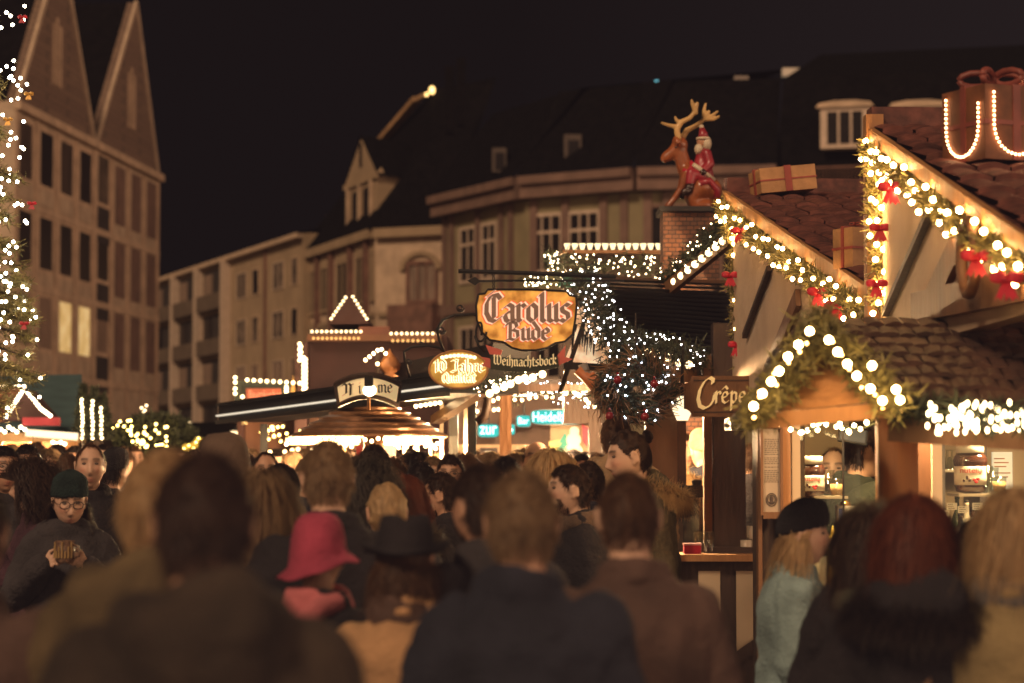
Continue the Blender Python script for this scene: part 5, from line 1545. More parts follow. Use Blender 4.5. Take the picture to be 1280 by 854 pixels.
for k in range(3): mb.prism(outline(((706, 541 + k * 8), (698 - k * 2, 554 + k * 8), (714 + k * 2, 554 + k * 8)), 23.6 - .003 * k), (0, .015, 0))
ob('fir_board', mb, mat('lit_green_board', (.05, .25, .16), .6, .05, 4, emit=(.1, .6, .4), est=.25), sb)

# ================================================================== mulled wine pavilion
pv = thing('round_pavilion', 'round pavilion with tiered copper roof and bulbs under a long dark awning', 'pavilion', P(465, 590, 18)); pv.location.z = 0
COPP = mat('copper_shingle', (.24, .12, .06), .35, .35, 9, metal=.4)
apx = P(462, 503, 18)
Rr = 96 / FPX * 18
zb_ = P(462, 546, 18).z; zt_ = apx.z
mb = MB(); prof = []
for i in range(7):
    t = i / 7; r_ = .05 + (Rr - .05) * t ** .9; z = zt_ - (zt_ - zb_) * t ** 1.25
    t2 = (i + 1) / 7; r2 = .05 + (Rr - .05) * t2 ** .9; z2 = zt_ - (zt_ - zb_) * t2 ** 1.25
    mb.lathe([(r_, z), (r2 + .012, z2 + .012), (r2 + .012, z2 - .004)], 40, M=Matrix.Translation((apx.x, 18, 0)), cap=False)
ob('roof', mb, COPP, pv)
mb = MB(); mb.lathe([(Rr, zb_ - .003), (.02, zb_ + .02)], 40, M=Matrix.Translation((apx.x, 18, 0)), cap=False); ob('ceiling', mb, CREAMP, pv)
q = P(467, 590, 17.6); mb = MB(); mb.tube([(q.x, 17.6, 0), (q.x, 17.6, zb_ + .01)], .075, 14); ob('column', mb, mat('carved_column', (.32, .17, .08), .5, .3, 12, .6, 20), pv, True)
q = P(449, 590, 17.4); mb = MB(); mb.box((q.x - .02, 17.38, 1.0), (q.x + .02, 17.42, P(1, 556, 17.4).z)); ob('red_post', mb, mat('red_paint', (.3, .03, .02), .5), pv)
mb = MB(); mb.lathe([(Rr * .7, 0), (Rr * .7, 1.15), (Rr * .74, 1.15), (Rr * .74, 1.2), (.01, 1.2)], 40, M=Matrix.Translation((apx.x, 18.3, 0))); ob('counter', mb, WOOD, pv)
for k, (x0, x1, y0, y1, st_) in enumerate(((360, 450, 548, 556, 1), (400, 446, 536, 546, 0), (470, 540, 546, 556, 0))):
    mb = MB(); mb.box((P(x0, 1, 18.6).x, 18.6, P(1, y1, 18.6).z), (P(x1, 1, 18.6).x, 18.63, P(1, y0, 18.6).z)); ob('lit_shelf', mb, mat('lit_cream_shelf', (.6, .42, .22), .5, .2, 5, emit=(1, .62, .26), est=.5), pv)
for px in (505, 522, 538, 430, 412):
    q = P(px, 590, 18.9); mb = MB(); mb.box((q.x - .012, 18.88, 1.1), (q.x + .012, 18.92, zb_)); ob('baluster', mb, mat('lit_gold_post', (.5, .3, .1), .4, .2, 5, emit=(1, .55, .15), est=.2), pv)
lamp(pv, 'pavilion_lamp', (apx.x - .25, 17.9, zb_ - .12), 800); lamp(pv, 'pavilion_lamp', (apx.x + .3, 18.0, zb_ - .12), 700)
bs = thing('pavilion_lights', 'ring of warm bulbs hanging under the copper pavilion roof', 'string lights', (apx.x, 17.2, zb_))
pts = []
for px, py in [(358 + i * 8.2, 549 - 4 * sin(i / 23 * pi) + rnd.uniform(-2, 3)) for i in range(24)]: pts.append(P(px, py + 4, 17.2))
for i in range(34): pts.append(P(rnd.uniform(375, 445), rnd.uniform(540, 560), 18.2))
for i in range(20): pts.append(P(rnd.uniform(480, 545), rnd.uniform(546, 562), 17.8))
mb = MB(); mb.tube(along(pts[:24], 24), .004, 5); ob('wire', mb, IRON, bs)
bulbs(bs, pts, B_MED)
# curved sign with lamp
sgn = thing('curved_sign', 'cream arched sign with black blackletter lit by a small lamp in front', 'sign', P(460, 490, 17))
mb = MB(); n = 16
upc = [P(420 + 80 * i / n, 481 - 12 * (1 - (2 * i / n - 1) ** 2), 16.3 + .25 * (2 * i / n - 1) ** 2) for i in range(n + 1)]
dnc = [P(424 + 72 * i / n, 507 - 11 * (1 - (2 * i / n - 1) ** 2), 16.3 + .25 * (2 * i / n - 1) ** 2) for i in range(n + 1)]
for i in range(n): mb.prism([upc[i], upc[i + 1], dnc[i + 1], dnc[i]], (0, .02, 0))
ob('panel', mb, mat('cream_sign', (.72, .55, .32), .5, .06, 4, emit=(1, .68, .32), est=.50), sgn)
mb = MB(); mb.tube(upc, .022, 6); mb.tube(dnc, .018, 6); mb.tube([upc[0], dnc[0]], .018, 6); mb.tube([upc[-1], dnc[-1]], .018, 6); ob('frame', mb, WOODD, sgn)
INK = mat('black_letter_ink', (.03, .022, .018), .6)
words_on(sgn, ['M'], 428, 495, 16.3, 11, .2, 20, INK, 'lettering', .004, -.06); words_on(sgn, ['i'], 448, 492, 16.3, 10, .2, 4, INK, 'lettering', .004, .004)
words_on(sgn, ['m', 'e'], 472, 491, 16.3, 10, .2, 19, INK, 'lettering', .004, -.02)
mb = MB(); q = P(461, 476, 16.15); mb.box((q.x - .028, 16.12, q.z - .04), (q.x + .028, 16.2, q.z + .03)); ob('lamp_head', mb, IRON, sgn)
mb = MB(); q = P(462, 488, 16.16); mb.ell(q, (.045, .02, .04)); ob('lamp_bulb', mb, glow('sign_lamp_glow', (1, .82, .5), 9), sgn, True)
mb = MB(); mb.tube([P(461, 496, 16.2), P(461, 512, 16.3)], .012, 6); ob('stem', mb, WOODL, sgn)
# long dark awning
aw = thing('long_awning', 'long dark awning box with a white light strip under it', 'awning', P(440, 510, 18)); aw.location.z = 0
a0, a1 = P(309, 516, 20.5), P(606, 477, 16.2)
mb = MB(); mb.bar(a0, a1, .5, .16); ob('cassette', mb, SLAT, aw)
mb = MB(); d = V((-.9, -.43, 0)) * .27; mb.bar(a0 + d + V((0, 0, -.03)), a1 + d + V((0, 0, -.03)), .02, .013); ob('light_strip', mb, glow('cool_strip', (1, .84, .62), .95), aw)
mb = MB(); mb.bar(a0 + d + V((0, 0, .06)), a1 + d + V((0, 0, .06)), .03, .02); mb.bar(a0 + d + V((0, 0, -.085)), a1 + d + V((0, 0, -.085)), .03, .03); ob('edge_rail', mb, STEEL, aw)
mb = MB(); mb.tube([P(306, 500, 20.4), P(304, 515, 20.4), P(306, 531, 20.4)], .03, 6); ob('end_cap', mb, mat('lit_end_cap', (.4, .3, .16), .5, .1, 3, emit=(1, .6, .2), est=.15), aw)
mb = MB(); mb.bar(P(500, 468, 19.5), P(640, 440, 17.5), .3, .12); ob('upper_canopy', mb, SLAT, aw)
for q in (P(330, 530, 20.4), P(590, 500, 17)):
    mb = MB(); mb.box((q.x - .03, q.y - .03, 0), (q.x + .03, q.y + .03, q.z)); ob('post', mb, STEEL, aw)
o = thing('awning_lights', 'short rows of warm bulbs shining above and below the dark awning', 'string lights', P(560, 500, 16.8))
pts = [P(a, b, Y) for a, b, Y in [(402 + i * 4.5, 508 - i * .5, 18.5) for i in range(5)] + [(520 + i * 5.5, 489 - i * 1.1, 17.2) for i in range(7)] + [(520 + i * 6, 508 - i * .9, 17.2) for i in range(6)] + [(404 + i * 5, 487, 18.6) for i in range(3)]]
mb = MB(); mb.tube(pts[5:12], .004, 5); ob('wire', mb, IRON, o); bulbs(o, pts, B_MED)
# onion shaped figure
of = thing('onion_finial', 'orange onion shaped finial with red base behind the cream sign', 'finial', P(487, 470, 19))
mb = MB(); q = P(487, 474, 19); s_ = 1 / FPX * 19
mb.lathe([(r_ * s_, z * s_) for r_, z in ((12, 0), (13, 3), (6, 7), (13, 12), (14, 18), (9, 26), (3, 33), (.5, 38))], 20, M=Matrix.Translation(q)); ob('onion', mb, mat('orange_wood_paint', (.45, .19, .07), .5, .15, 6), of, True)
mb = MB(); mb.lathe([(14 * s_, -4 * s_), (15 * s_, -1 * s_), (12 * s_, 0)], 20, M=Matrix.Translation(q)); ob('base', mb, mat('red_base_paint', (.5, .06, .05), .5), of, True)
mb = MB(); mb.box((q.x - .05, 18.95, 0), (q.x + .05, 19.05, q.z - .03)); ob('mast', mb, WOODD, of)
o = thing('arch_lights', 'small gable of eight round bulbs left of the onion finial', 'string lights', P(470, 440, 18.9))
pts = [P(a, b, 18.9) for a, b in ((457, 450), (462, 446), (467, 442), (472, 438), (477, 437), (482, 442), (472, 455))]
mb = MB(); mb.tube(pts[:6], .01, 5); mb.tube([P(472, 440, 18.95), P(472, 480, 18.95)], .02, 6); ob('frame', mb, WOODD, o); bulbs(o, pts, B_MED)
# ================================================================== stall with lit triangle behind
bs2 = thing('lit_gable_stall', 'dark stall far behind with a triangle of bulbs on its roof', 'stall', P(450, 590, 29)); bs2.location.z = 0
mb = MB(); mb.box((P(386, 1, 29).x, 29, 0), (P(560, 1, 29).x, 32, P(1, 420, 29).z)); ob('body', mb, mat('dark_red_wood', (.045, .016, .012), .7, .3, 2), bs2)
mb = MB(); mb.prism(outline(((411, 405), (436, 368), (462, 405)), 28.95), (0, 2, 0)); ob('gable', mb, mat('dark_red_wood', None), bs2)
mb = MB(); mb.box((P(450, 1, 28.9).x, 28.88, P(1, 425, 29).z), (P(488, 1, 28.9).x, 28.98, P(1, 409, 29).z)); ob('sign_board', mb, mat('brown_sign', (.14, .05, .03), .6), bs2)
mb = MB(); mb.box((P(386, 1, 28.9).x, 28.86, P(1, 427, 29).z), (P(552, 1, 28.9).x, 28.99, P(1, 419, 29).z)); ob('fascia', mb, mat('fascia_wood', (.16, .07, .035), .6), bs2)
pts = [P(432 - i * 3.0, 372 + i * 4.4, 28.8) for i in range(7)] + [P(441 + i * 2.9, 371 + i * 4.6, 28.8) for i in range(7)] + [P(390 + i * 6.1, 414.5, 28.8) for i in range(11)] + [P(489 + i * 6.5, 417, 28.8) for i in range(10)]
bulbs(bs2, pts, B_FAR)
pts = [P(392 + i * 5.6, 423, 28.8) for i in range(11)] + [P(491 + i * 6.3, 426, 28.8) for i in range(9)]
bulbs(bs2, pts, B_FARD, 'dim_bulb')
# framed red sign and its tower of bulbs
fs = thing('bulb_framed_sign', 'low stall roof sign with red lit letters framed by bulbs', 'sign', P(335, 500, 27))
mb = MB(); mb.box((P(296, 1, 27).x, 27, P(1, 512, 27).z), (P(374, 1, 27).x, 27.1, P(1, 476, 27).z)); ob('board', mb, mat('dark_green_board', (.025, .03, .022), .6), fs)
mb = MB(); mb.box((P(311, 1, 27).x, 26.95, P(1, 498, 27).z), (P(354, 1, 27).x, 26.99, P(1, 486, 27).z)); ob('letter_board', mb, mat('dim_red_board', (.25, .06, .03), .6, .1, 3, emit=(1, .25, .1), est=.12), fs)
me = word_mesh('Baumkuchen', 1, 0); xs = [v.co.x for v in me.vertices]
A_, B_ = P(312, 497, 27), P(353, 488, 27)
for v in me.vertices: v.co = (A_.x + (v.co.x - min(xs)) / (max(xs) - min(xs)) * (B_.x - A_.x), 26.93, A_.z + v.co.y / .72 * (B_.z - A_.z))
me.materials.clear(); me.materials.append(mat('pink_letters', (.6, .2, .12), .5, .05, 4, emit=(1, .45, .25), est=.5)); link('lettering', me, fs, True)
bulbs(fs, [P(294, y, 26.9) for y in (472, 478, 486, 492)] + [P(303, 496, 26.9)] + [P(309 + i * 8.2, 475 + i * .5, 26.9) for i in range(9)] + [P(358, 484 + i * 2.5, 26.9) for i in range(5)] + [P(374.5 + (i % 2) * 1.5, 430 + i * 3.4, 26.9) for i in range(7)] + [P(379.5 + (i % 2) * 2.5, 447 + i * 2.5, 26.9) for i in range(18)], bulbmesh('frame_bulb', .02, glow('frame_bulb_glow', (1, .70, .34), 8), 2))
mb = MB(); mb.box((P(371, 1, 27).x, 27, 0), (P(386, 1, 27).x, 27.4, P(1, 428, 27).z)); mb.box((P(300, 1, 27).x, 27.11, 0), (P(306, 1, 27).x, 27.3, P(1, 490, 27).z)); ob('tower', mb, mat('dark_red_wood', None), fs)
mb = MB(); mb.prism(outline(((363, 492), (366, 470), (369, 492)), 26.9), (0, .1, 0)); ob('gold_spike', mb, mat('gold_paint', (.4, .24, .08), .4), fs)
mb = MB(); mb.box((P(300, 1, 27.5).x, 27.5, 0), (P(480, 1, 27.5).x, 29, P(1, 520, 27.5).z)); ob('stall_front', mb, mat('warm_stall_front', (.12, .05, .025), .7, .3, 2), fs)
# scattered golden lights of the stall below
o = thing('stall_front_lights', 'scattered golden lights and bright rows on the far stall under the awning', 'string lights', P(365, 560, 25))
pts = [P(rnd.uniform(325, 392), rnd.uniform(532, 552), 25 + rnd.random()) for i in range(28)] + [P(338 + i * 9 + rnd.uniform(-2, 2), 563 + rnd.uniform(-2, 3), 25) for i in range(9)] + [P(362 + i * 6.5, 570, 24.8) for i in range(9)]
mb = MB(); mb.tube([P(325, 562, 25.1), P(420, 562, 25.1)], .01, 5); ob('wire', mb, IRON, o)
bulbs(o, pts[:28], B_FARY); bulbs(o, pts[28:], bulbmesh('row_bulb', .02, glow('row_glow', (1, .66, .3), 8), 2), 'row_bulb')
lamp(fs, 'stall_lamp', P(400, 555, 26.3), 120)

# ================================================================== left side
ls = thing('canvas_stall', 'stall with teal canvas roof and bulb outlined gable at far left', 'stall', P(40, 590, 27)); ls.location.z = 0
mb = MB()
mb.add([P(-40, 470, 30), P(102, 468, 30), P(108, 545, 26), P(-40, 545, 26), P(104, 535, 30), P(60, 500, 27.5)], [(0, 1, 2, 3), (1, 4, 2)]); ob('canvas_roof', mb, CANV, ls)
mb = MB(); mb.prism(outline(((5, 526), (31, 487), (66, 527)), 25.6), (0, .6, 0)); ob('gable', mb, mat('dark_red_wood', None), ls)
mb = MB(); mb.prism(outline(((-60, 478), (31, 484), (8, 526), (-60, 540)), 25.7), (0, .1, 0)); ob('side_roof', mb, mat('brown_side_roof', (.16, .055, .03), .6), ls)
mb = MB(); mb.box((P(34, 1, 25.5).x, 25.48, P(1, 532, 25.5).z), (P(80, 1, 25.5).x, 25.54, P(1, 522, 25.5).z)); ob('red_sign', mb, mat('red_sign_board', (.3, .03, .04), .6, .1, 3, emit=(1, .1, .1), est=.06), ls)
mb = MB(); mb.box((P(-60, 1, 25.6).x, 25.6, P(1, 552, 25.5).z), (P(96, 1, 25.6).x, 26.4, P(1, 541, 25.5).z)); ob('fascia', mb, mat('lit_fascia', (.5, .3, .14), .6), ls)
mb = MB(); mb.bar(P(32, 541, 25.45), P(97, 546, 25.45), .03, .075); ob('light_strip', mb, glow('warm_strip', (1, .76, .46), 2.0), ls)
mb = MB(); mb.box((P(-60, 1, 26.6).x, 26.6, 0), (P(100, 1, 26.6).x, 26.7, P(1, 545, 26).z)); ob('back_wall', mb, mat('orange_back', (.42, .17, .07), .7, .3, 3), ls)
mb = MB(); mb.box((P(-60, 1, 25.6).x, 25.6, 0), (P(96, 1, 25.6).x, 25.7, 1.1)); ob('counter', mb, WOOD, ls)
for px in (2, 50, 95): q = P(px, 1, 25.6); mb = MB(); mb.box((q.x - .05, 25.62, 1.1), (q.x + .05, 25.72, P(1, 552, 25.5).z)); ob('post', mb, WOODL, ls)
pts = [P(-30 + i * 6, 482 + i * .15, 25.4) for i in range(11)] + [P(28 - i * 2.3, 489 + i * 3.6, 25.4) for i in range(10)] + [P(35 + i * 3.1, 491 + i * 3.9 - (i > 5) * (i - 5) * 1.6, 25.4) for i in range(10)] + [P(-4 + i * 5, 534 + (i % 3) * 3, 25.4) for i in range(8)] + [P(66 + i * 5, 553 + i % 2 * 2, 25.6) for i in range(4)]
bulbs(ls, pts, bulbmesh('gable_bulb', .02, glow('gable_bulb_glow', (1, .78, .48), 9), 2))
lamp(ls, 'stall_lamp', P(40, 552, 26.1), 130); lamp(ls, 'stall_lamp', P(0, 552, 26.1), 130)
labs = ['leftmost slim cone of bulbs beside the teal canvas', 'middle slim cone of bulbs beside the teal canvas', 'rightmost slim cone of bulbs beside the teal canvas']
for k, (px, py, n) in enumerate(((104, 488, 11), (117, 490, 10), (128, 500, 8))):
    t = thing('light_cone', labs[k], 'light tree', P(px + 1, 548, 26), group='slim lit cones'); base = P(px + 1, 548, 26); top = P(px, py - 6, 26)
    mb = MB()
    for i in range(500):
        u = rnd.random(); q = base.lerp(top, u); a = rnd.random() * 6.28; r_ = .09 * (1 - u) + .015
        needles(mb, q + V((r_ * cos(a), r_ * sin(a), 0)), 4, .05, .02, .006)
    ob('fir_branch', mb, FIRD, t); mb = MB(); mb.tube([V((base.x, base.y, 0)), top], [.03, .01], 6); ob('trunk', mb, WOODD, t)
    bulbs(t, [base.lerp(top, .0 + .8 * i / n) + V((rnd.uniform(-.008, .008), -.1, 0)) for i in range(n)], bulbmesh('cone_bulb', .016, glow('cone_glow', (1, .74, .38), 8), 2))
# lit bush with star
bu = thing('lit_bush', 'dark rounded bush dotted with yellow lights', 'bush', P(195, 590, 28)); bu.location.z = 0
mb = MB(); pts = []
for i in range(1800):
    a = rnd.random() * 6.28; b = rnd.random() ** .5
    q = P(196 + 48 * b * cos(a), 548 + 28 * b * sin(a), 28) + V((0, rnd.uniform(-.35, .3), 0))
    needles(mb, q, 5, .08, .05, .012)
ob('foliage', mb, FIRD, bu)
mb = MB(); q = P(196, 590, 28); mb.tube([(q.x, 28, 0), (q.x, 28, 1.8)], .06, 8); ob('stem', mb, WOODD, bu)
pts = [P(a, b, 27.5) for a, b in ((141, 535), (147, 532), (150, 527), (155, 533), (160, 538), (164, 544), (170, 545), (172, 550), (176, 555), (184, 557))] + [P(rnd.uniform(155, 215), rnd.uniform(525, 562), 27.5) for i in range(34)]
bulbs(bu, pts, B_FARY); 
stt = thing('light_star', 'small bright star ornament above the lit bush', 'ornament', P(181, 512, 27.8))
mb = MB(); mb.tube([P(181, 516, 27.8), P(184, 540, 27.8)], .02, 5); ob('stem', mb, IRON, stt); bulbs(stt, [P(a, b, 27.8) for a, b in ((177, 510), (181, 513), (183, 507), (179, 516))], B_FAR)
ag = thing('light_figure', 'small yellow animal shaped light figure beside the street lamp', 'light figure', P(240, 562, 27)); 
mb = MB(); mb.chain([(P(232, 560, 27), .05), (P(243, 558, 27), .045), (P(246, 549, 27), .03), (P(251, 548, 27), .02)], 8); link('frame', remesh('lf', mb, .02, 2, [mat('yellow_lit_figure', (.4, .3, .05), .6, .2, 6, emit=(1, .7, .1), est=.16)]), ag, True)
bulbs(ag, [P(a, b, 26.9) for a, b in ((230, 561), (236, 557), (242, 561), (245, 553), (248, 548), (236, 566), (243, 566))], bulbmesh('fig_bulb', .012, G_YEL, 1))
# old street lamps
def street_lamp(px, py, Y, label, gh):
    p = P(px, py, Y); t = thing('street_lamp', label, 'street lamp', (p.x, p.y, 0), group='old street lamps')
    mb = MB(); mb.lathe([(.16, 0), (.16, .3), (.09, .4), (.06, .9), (.05, p.z - .35), (.09, p.z - .32), (.05, p.z - .28)], 12); ob('pole', mb, IRON, t, True, False)
    s_ = gh; mb = MB(); mb.lathe([(.12 * s_, p.z - .24 * s_), (.24 * s_, p.z + .08 * s_), (.24 * s_, p.z + .16 * s_), (.1, p.z + .2 * s_)], 12); ob('lamp_glass', mb, glow('lantern_glow', (1, .70, .36), 4.0), t, True, False)
    mb = MB(); mb.lathe([(.28 * s_, p.z + .17 * s_), (.12 * s_, p.z + .30 * s_), (.04, p.z + .34 * s_), (.02, p.z + .46 * s_)], 12); ob('lamp_cap', mb, IRON, t, True, False)
    lamp(t, 'lantern_light', (p.x, p.y, p.z - .05), 160, (1, .65, .3), .1)
street_lamp(230, 534, 36, 'old street lamp with glowing lantern right of the lit bush', .42 * 36 / 36)
street_lamp(297, 546, 34, 'old street lamp with glowing lantern left of the awning, bulbs beside it', .38)
o = thing('lamp_string', 'two short strings of bulbs on either side of the right street lamp', 'string lights', P(297, 560, 30))
pts = [P(a, b, 30) for a, b in ((289, 548), (291, 553), (293, 558), (306, 550), (308, 557), (309, 563))]; mb = MB(); mb.tube(pts[:3], .01, 5); mb.tube(pts[3:], .01, 5); ob('wire', mb, IRON, o); bulbs(o, pts, B_FAR)
o = thing('low_stall', 'low dim stall roof behind the crowd between bush and street lamps', 'stall', P(270, 590, 38)); o.location.z = 0
mb = MB(); mb.box((P(205, 1, 38).x, 38, 0), (P(330, 1, 38).x, 41, P(1, 545, 38).z)); ob('body', mb, mat('dark_red_wood', None), o)
mb = MB(); mb.prism(outline(((200, 547), (335, 547), (325, 528), (215, 528)), 37.9), (0, 3, 0)); ob('roof', mb, SLATE, o)

# ================================================================== christmas tree at the left edge
tr_ = thing('christmas_tree', 'big fir tree with white lights and red bows cut off at the left edge', 'tree', ((-95 - 640) / FPX * 17, 17, 0))
tx = tr_.location.x
mb = MB(); mb.tube([(tx, 17, 0), (tx, 17, 6.5)], [.14, .02], 10); ob('trunk', mb, WOODD, tr_, True)
mb = MB(); br = MB(); lp = []; bw = []
for i in range(330):
    z = 2.15 + 4.2 * (i / 330); r_ = .82 * (1 - (z - 2.1) / 6.5) ; a = rnd.random() * 6.28
    if cos(a) < -.2 and rnd.random() < .75: continue
    d = V((cos(a), sin(a), -.25)); tip = V((tx, 17, z)) + d * r_ * rnd.uniform(.85, 1.12)
    br.tube([V((tx, 17, z + .06)), tip], [.012, .004], 4)
    for k in range(26):
        u = .25 + .75 * rnd.random(); q = V((tx, 17, z + .06)).lerp(tip, u)
        needles(mb, q, 8, .07, .05, .005, d)
    if rnd.random() < .95: lp.append(tip + V((rnd.uniform(-.05, .05), -.05, rnd.uniform(-.05, .05))))
    if rnd.random() < .06: bw.append(tip)
ob('crown', mb, FIR, tr_); ob('branch', br, WOODD, tr_)
lp = [q for q in lp if q.x > tx + .1 and q.y < 17.35]
lp += [P(rnd.uniform(-25, 34), rnd.uniform(0, 455), 16.35) for i in range(110)]
bulbs(tr_, lp, bulbmesh('tree_bulb', .012, glow('tree_glow', (1, .86, .60), 26), 1))
GOLD = mat('gold_ribbon', (.55, .30, .06), .4, .2, 8, metal=.3)
for i, (a, b) in enumerate(((28, 22), (36, 118), (40, 255), (10, 150), (30, 405))):
    bow(tr_, P(a, b, 16.3), .034, RED if i % 2 == 0 else GOLD)
# ================================================================== people
SKIN = mat('skin', (.46, .255, .165), .5, .08, 14, .15, 160, attr='tint')
SKINL = mat('skin_light', (.55, .34, .24), .5, .08, 14, .15, 160, attr='tint')
SKINT = mat('skin_tan', (.36, .19, .115), .5, .08, 14, .15, 160, attr='tint')
def hairm(n, c, v=.35):
    """hair and fur: glossy fibres that also let some light through"""
    m = mat('hair_' + n, c, .55, v, 55, spec=.22, stretch=(1, 1, .25))
    nt = m.node_tree
    if not nt.nodes.get('Translucent BSDF'):
        t = nt.nodes.new('ShaderNodeBsdfTranslucent'); t.inputs[0].default_value = (*[min(1, x * 2.6 + .02) for x in c], 1)
        x = nt.nodes.new('ShaderNodeMixShader'); x.inputs[0].default_value = .32
        o = nt.nodes['Material Output']; b = nt.nodes['Principled BSDF']
        nt.links.new(b.outputs[0], x.inputs[1]); nt.links.new(t.outputs[0], x.inputs[2]); nt.links.new(x.outputs[0], o.inputs[0])
    return m
HBLACK = hairm('black', (.020, .012, .009)); HDARK = hairm('dark_brown', (.040, .021, .012)); HBROWN = hairm('brown', (.075, .036, .017))
HBLOND = hairm('blond', (.36, .245, .13)); HSAND = hairm('sandy', (.20, .13, .072)); HRED = hairm('auburn', (.12, .032, .014)); HGREY = hairm('grey', (.22, .17, .13))
def cloth(n, c, rough=.85, sc_=60, b=.5, v=.22): return mat('cloth_' + n, c, rough, max(v, .42), 5, b, sc_, sheen=.15, spec=.25)
C_BLACK = cloth('black', (.015, .0120, .0135)); C_NAVY = cloth('navy', (.016, .017, .026)); C_CHAR = cloth('charcoal', (.034, .029, .031))
C_BROWN = cloth('brown', (.080, .046, .035)); C_OLIVE = cloth('olive', (.090, .062, .030), v=.7); C_TAN = cloth('tan', (.46, .26, .13)); C_BEIGE = cloth('beige', (.28, .18, .10))
C_TEAL = cloth('pale_teal', (.17, .23, .235)); C_PLUM = cloth('plum', (.060, .026, .036)); C_GREY = cloth('grey', (.085, .08, .08)); C_DGREEN = cloth('dark_green', (.028, .032, .022))
C_PINK = cloth('pink_felt', (.33, .046, .082), .9); C_CORAL = cloth('coral', (.46, .13, .14)); C_JEANS = cloth('denim', (.028, .038, .065), b=.3); C_KHAKI = cloth('khaki', (.26, .19, .09))
C_KNIT = cloth('teal_knit', (.012, .026, .024), .95, 120, .9); C_KNITB = cloth('black_knit', (.016, .013, .014), .95, 120, .9); C_SCARF = cloth('brown_scarf', (.10, .065, .045), .95, 50, .8)
LEATH = mat('black_shoe', (.014, .012, .011), .4, .2, 8)
FUR = hairm('pale_fur', (.32, .21, .10)); FURD = hairm('dark_fur', (.026, .017, .013)); FURG = hairm('grey_fur', (.09, .072, .055))
EYE = mat('eye', (.10, .07, .055), .15, .1, 5, spec=.7); FRAME = mat('glasses_frame', (.012, .01, .01), .3, .1, 6)
LENS = glassmat('glasses_lens', (.95, .96, .95), .2)

HA, HB, HC = .074, .094, .117       # head half sizes


def g2(x, s): return exp(-(x / s) ** 2)


def headp(d):
    """point of the head surface in unit direction d; front is -Y"""
    x, y, z = d.x * HA, d.y * HB, d.z * HC
    if z < 0:
        t = min(1, -z / HC)
        x *= 1 - .26 * t * t
        if y > 0: y *= 1 - .5 * t
        else: y *= 1 + .06 * t
    else:
        x *= 1 + .04 * sin(min(1, z / HC) * pi)
        if y > 0: y *= 1.05
    if y < 0:
        f = min(1, -y / HB * 1.6)
        ax = abs(x)
        dy = 0
        # nose
        zz = z
        nf = 0
        if -.048 < zz < .036:
            nf = ((.036 - zz) / .062) ** 1.3 if zz > -.026 else max(0, (zz + .048) / .022) ** .7
        wn = .0095 + .006 * max(0, min(1, (.02 - zz) / .045))
        dy += .027 * nf * g2(x, wn)
        dy -= .0125 * g2(ax - .031, .017) * g2(zz - .020, .013)     # sockets
        dy += .0065 * g2(ax - .028, .024) * g2(zz - .041, .009)      # brows
        dy += .006 * g2(ax - .043, .016) * g2(zz + .012, .018)       # cheeks
        dy += .0075 * g2(x, .021) * g2(zz + .060, .0055) + .0075 * g2(x, .018) * g2(zz + .073, .006)   # lips
        dy -= .004 * g2(x, .02) * g2(zz + .0665, .003)
        dy -= .005 * g2(x, .022) * g2(zz + .086, .006)
        dy += .011 * g2(x, .022) * g2(zz + .103, .014)               # chin
        y -= dy * f
    return V((x, y, z))


def head_grid(mb, M, nu=72, nv=60):
    vs = []; fs = []
    for j in range(nv + 1):
        ph = -pi / 2 + pi * j / nv
        for i in range(nu):
            th = 2 * pi * i / nu
            vs.append(M @ headp(V((cos(ph) * cos(th), cos(ph) * sin(th), sin(ph)))))
    for j in range(nv):
        for i in range(nu):
            a, b = j * nu + i, j * nu + (i + 1) % nu
            fs.append((a, b, b + nu, a + nu))
    mb.add(vs, fs)
    for sg in (-1, 1):
        for t in range(9):
            a = -1.2 + t * .5
            q = V((sg * (.077 + .006 * sin(a * .5 + 1)), .012 + .016 * cos(a + .6), .002 + .026 * sin(a + .3)))
            mb.ell(M @ q, .0065, 8, 6)
        mb.ell(M @ V((sg * .0765, .012, .001)), (.0075, .0165, .027), 10, 8); mb.ell(M @ V((sg * .076, .006, -.02)), (.007, .010, .012), 8, 6)


def hand(mb, wrist, d, up, side, curl=.5, s=1.0):
    """palm and five fingers; d: direction of the hand, up: back of the hand, side: +1/-1 thumb side along d x up"""
    d = d.normalized(); up = (up - d * up.dot(d)).normalized(); r = d.cross(up).normalized() * side
    pal = wrist + d * .045 * s
    for i in range(4):
        for k in range(3):
            mb.ell(wrist + d * (.012 + .032 * k) * s + r * (-.027 + .018 * i) * s * (.75 + .12 * k), .0135 * s, 8, 6)
    for i, ln in enumerate((.062, .075, .080, .070)):
        b = wrist + d * .088 * s + r * (-.028 + .019 * i) * s
        pts = [b]; dd = d.copy()
        for k, f in enumerate((.45, .32, .23)):
            c = curl * (.55 if k == 0 else .9)
            dd = (dd * cos(c) - up * sin(c)).normalized(); upn = None
            pts.append(pts[-1] + dd * ln * f * s)
            up2 = dd.cross(r) * side
        mb.chain([(p, (.0092 - .0009 * k) * s) for k, p in enumerate(pts)], 8)
    b = wrist + d * .025 * s + r * .026 * s
    t1 = (d * .55 + r * .75 - up * .25).normalized()
    t2 = (d * .85 + r * .15 - up * .5).normalized()
    mb.chain([(b, .0125 * s), (b + t1 * .034 * s, .0105 * s), (b + t1 * .034 * s + t2 * .03 * s, .009 * s)], 8)


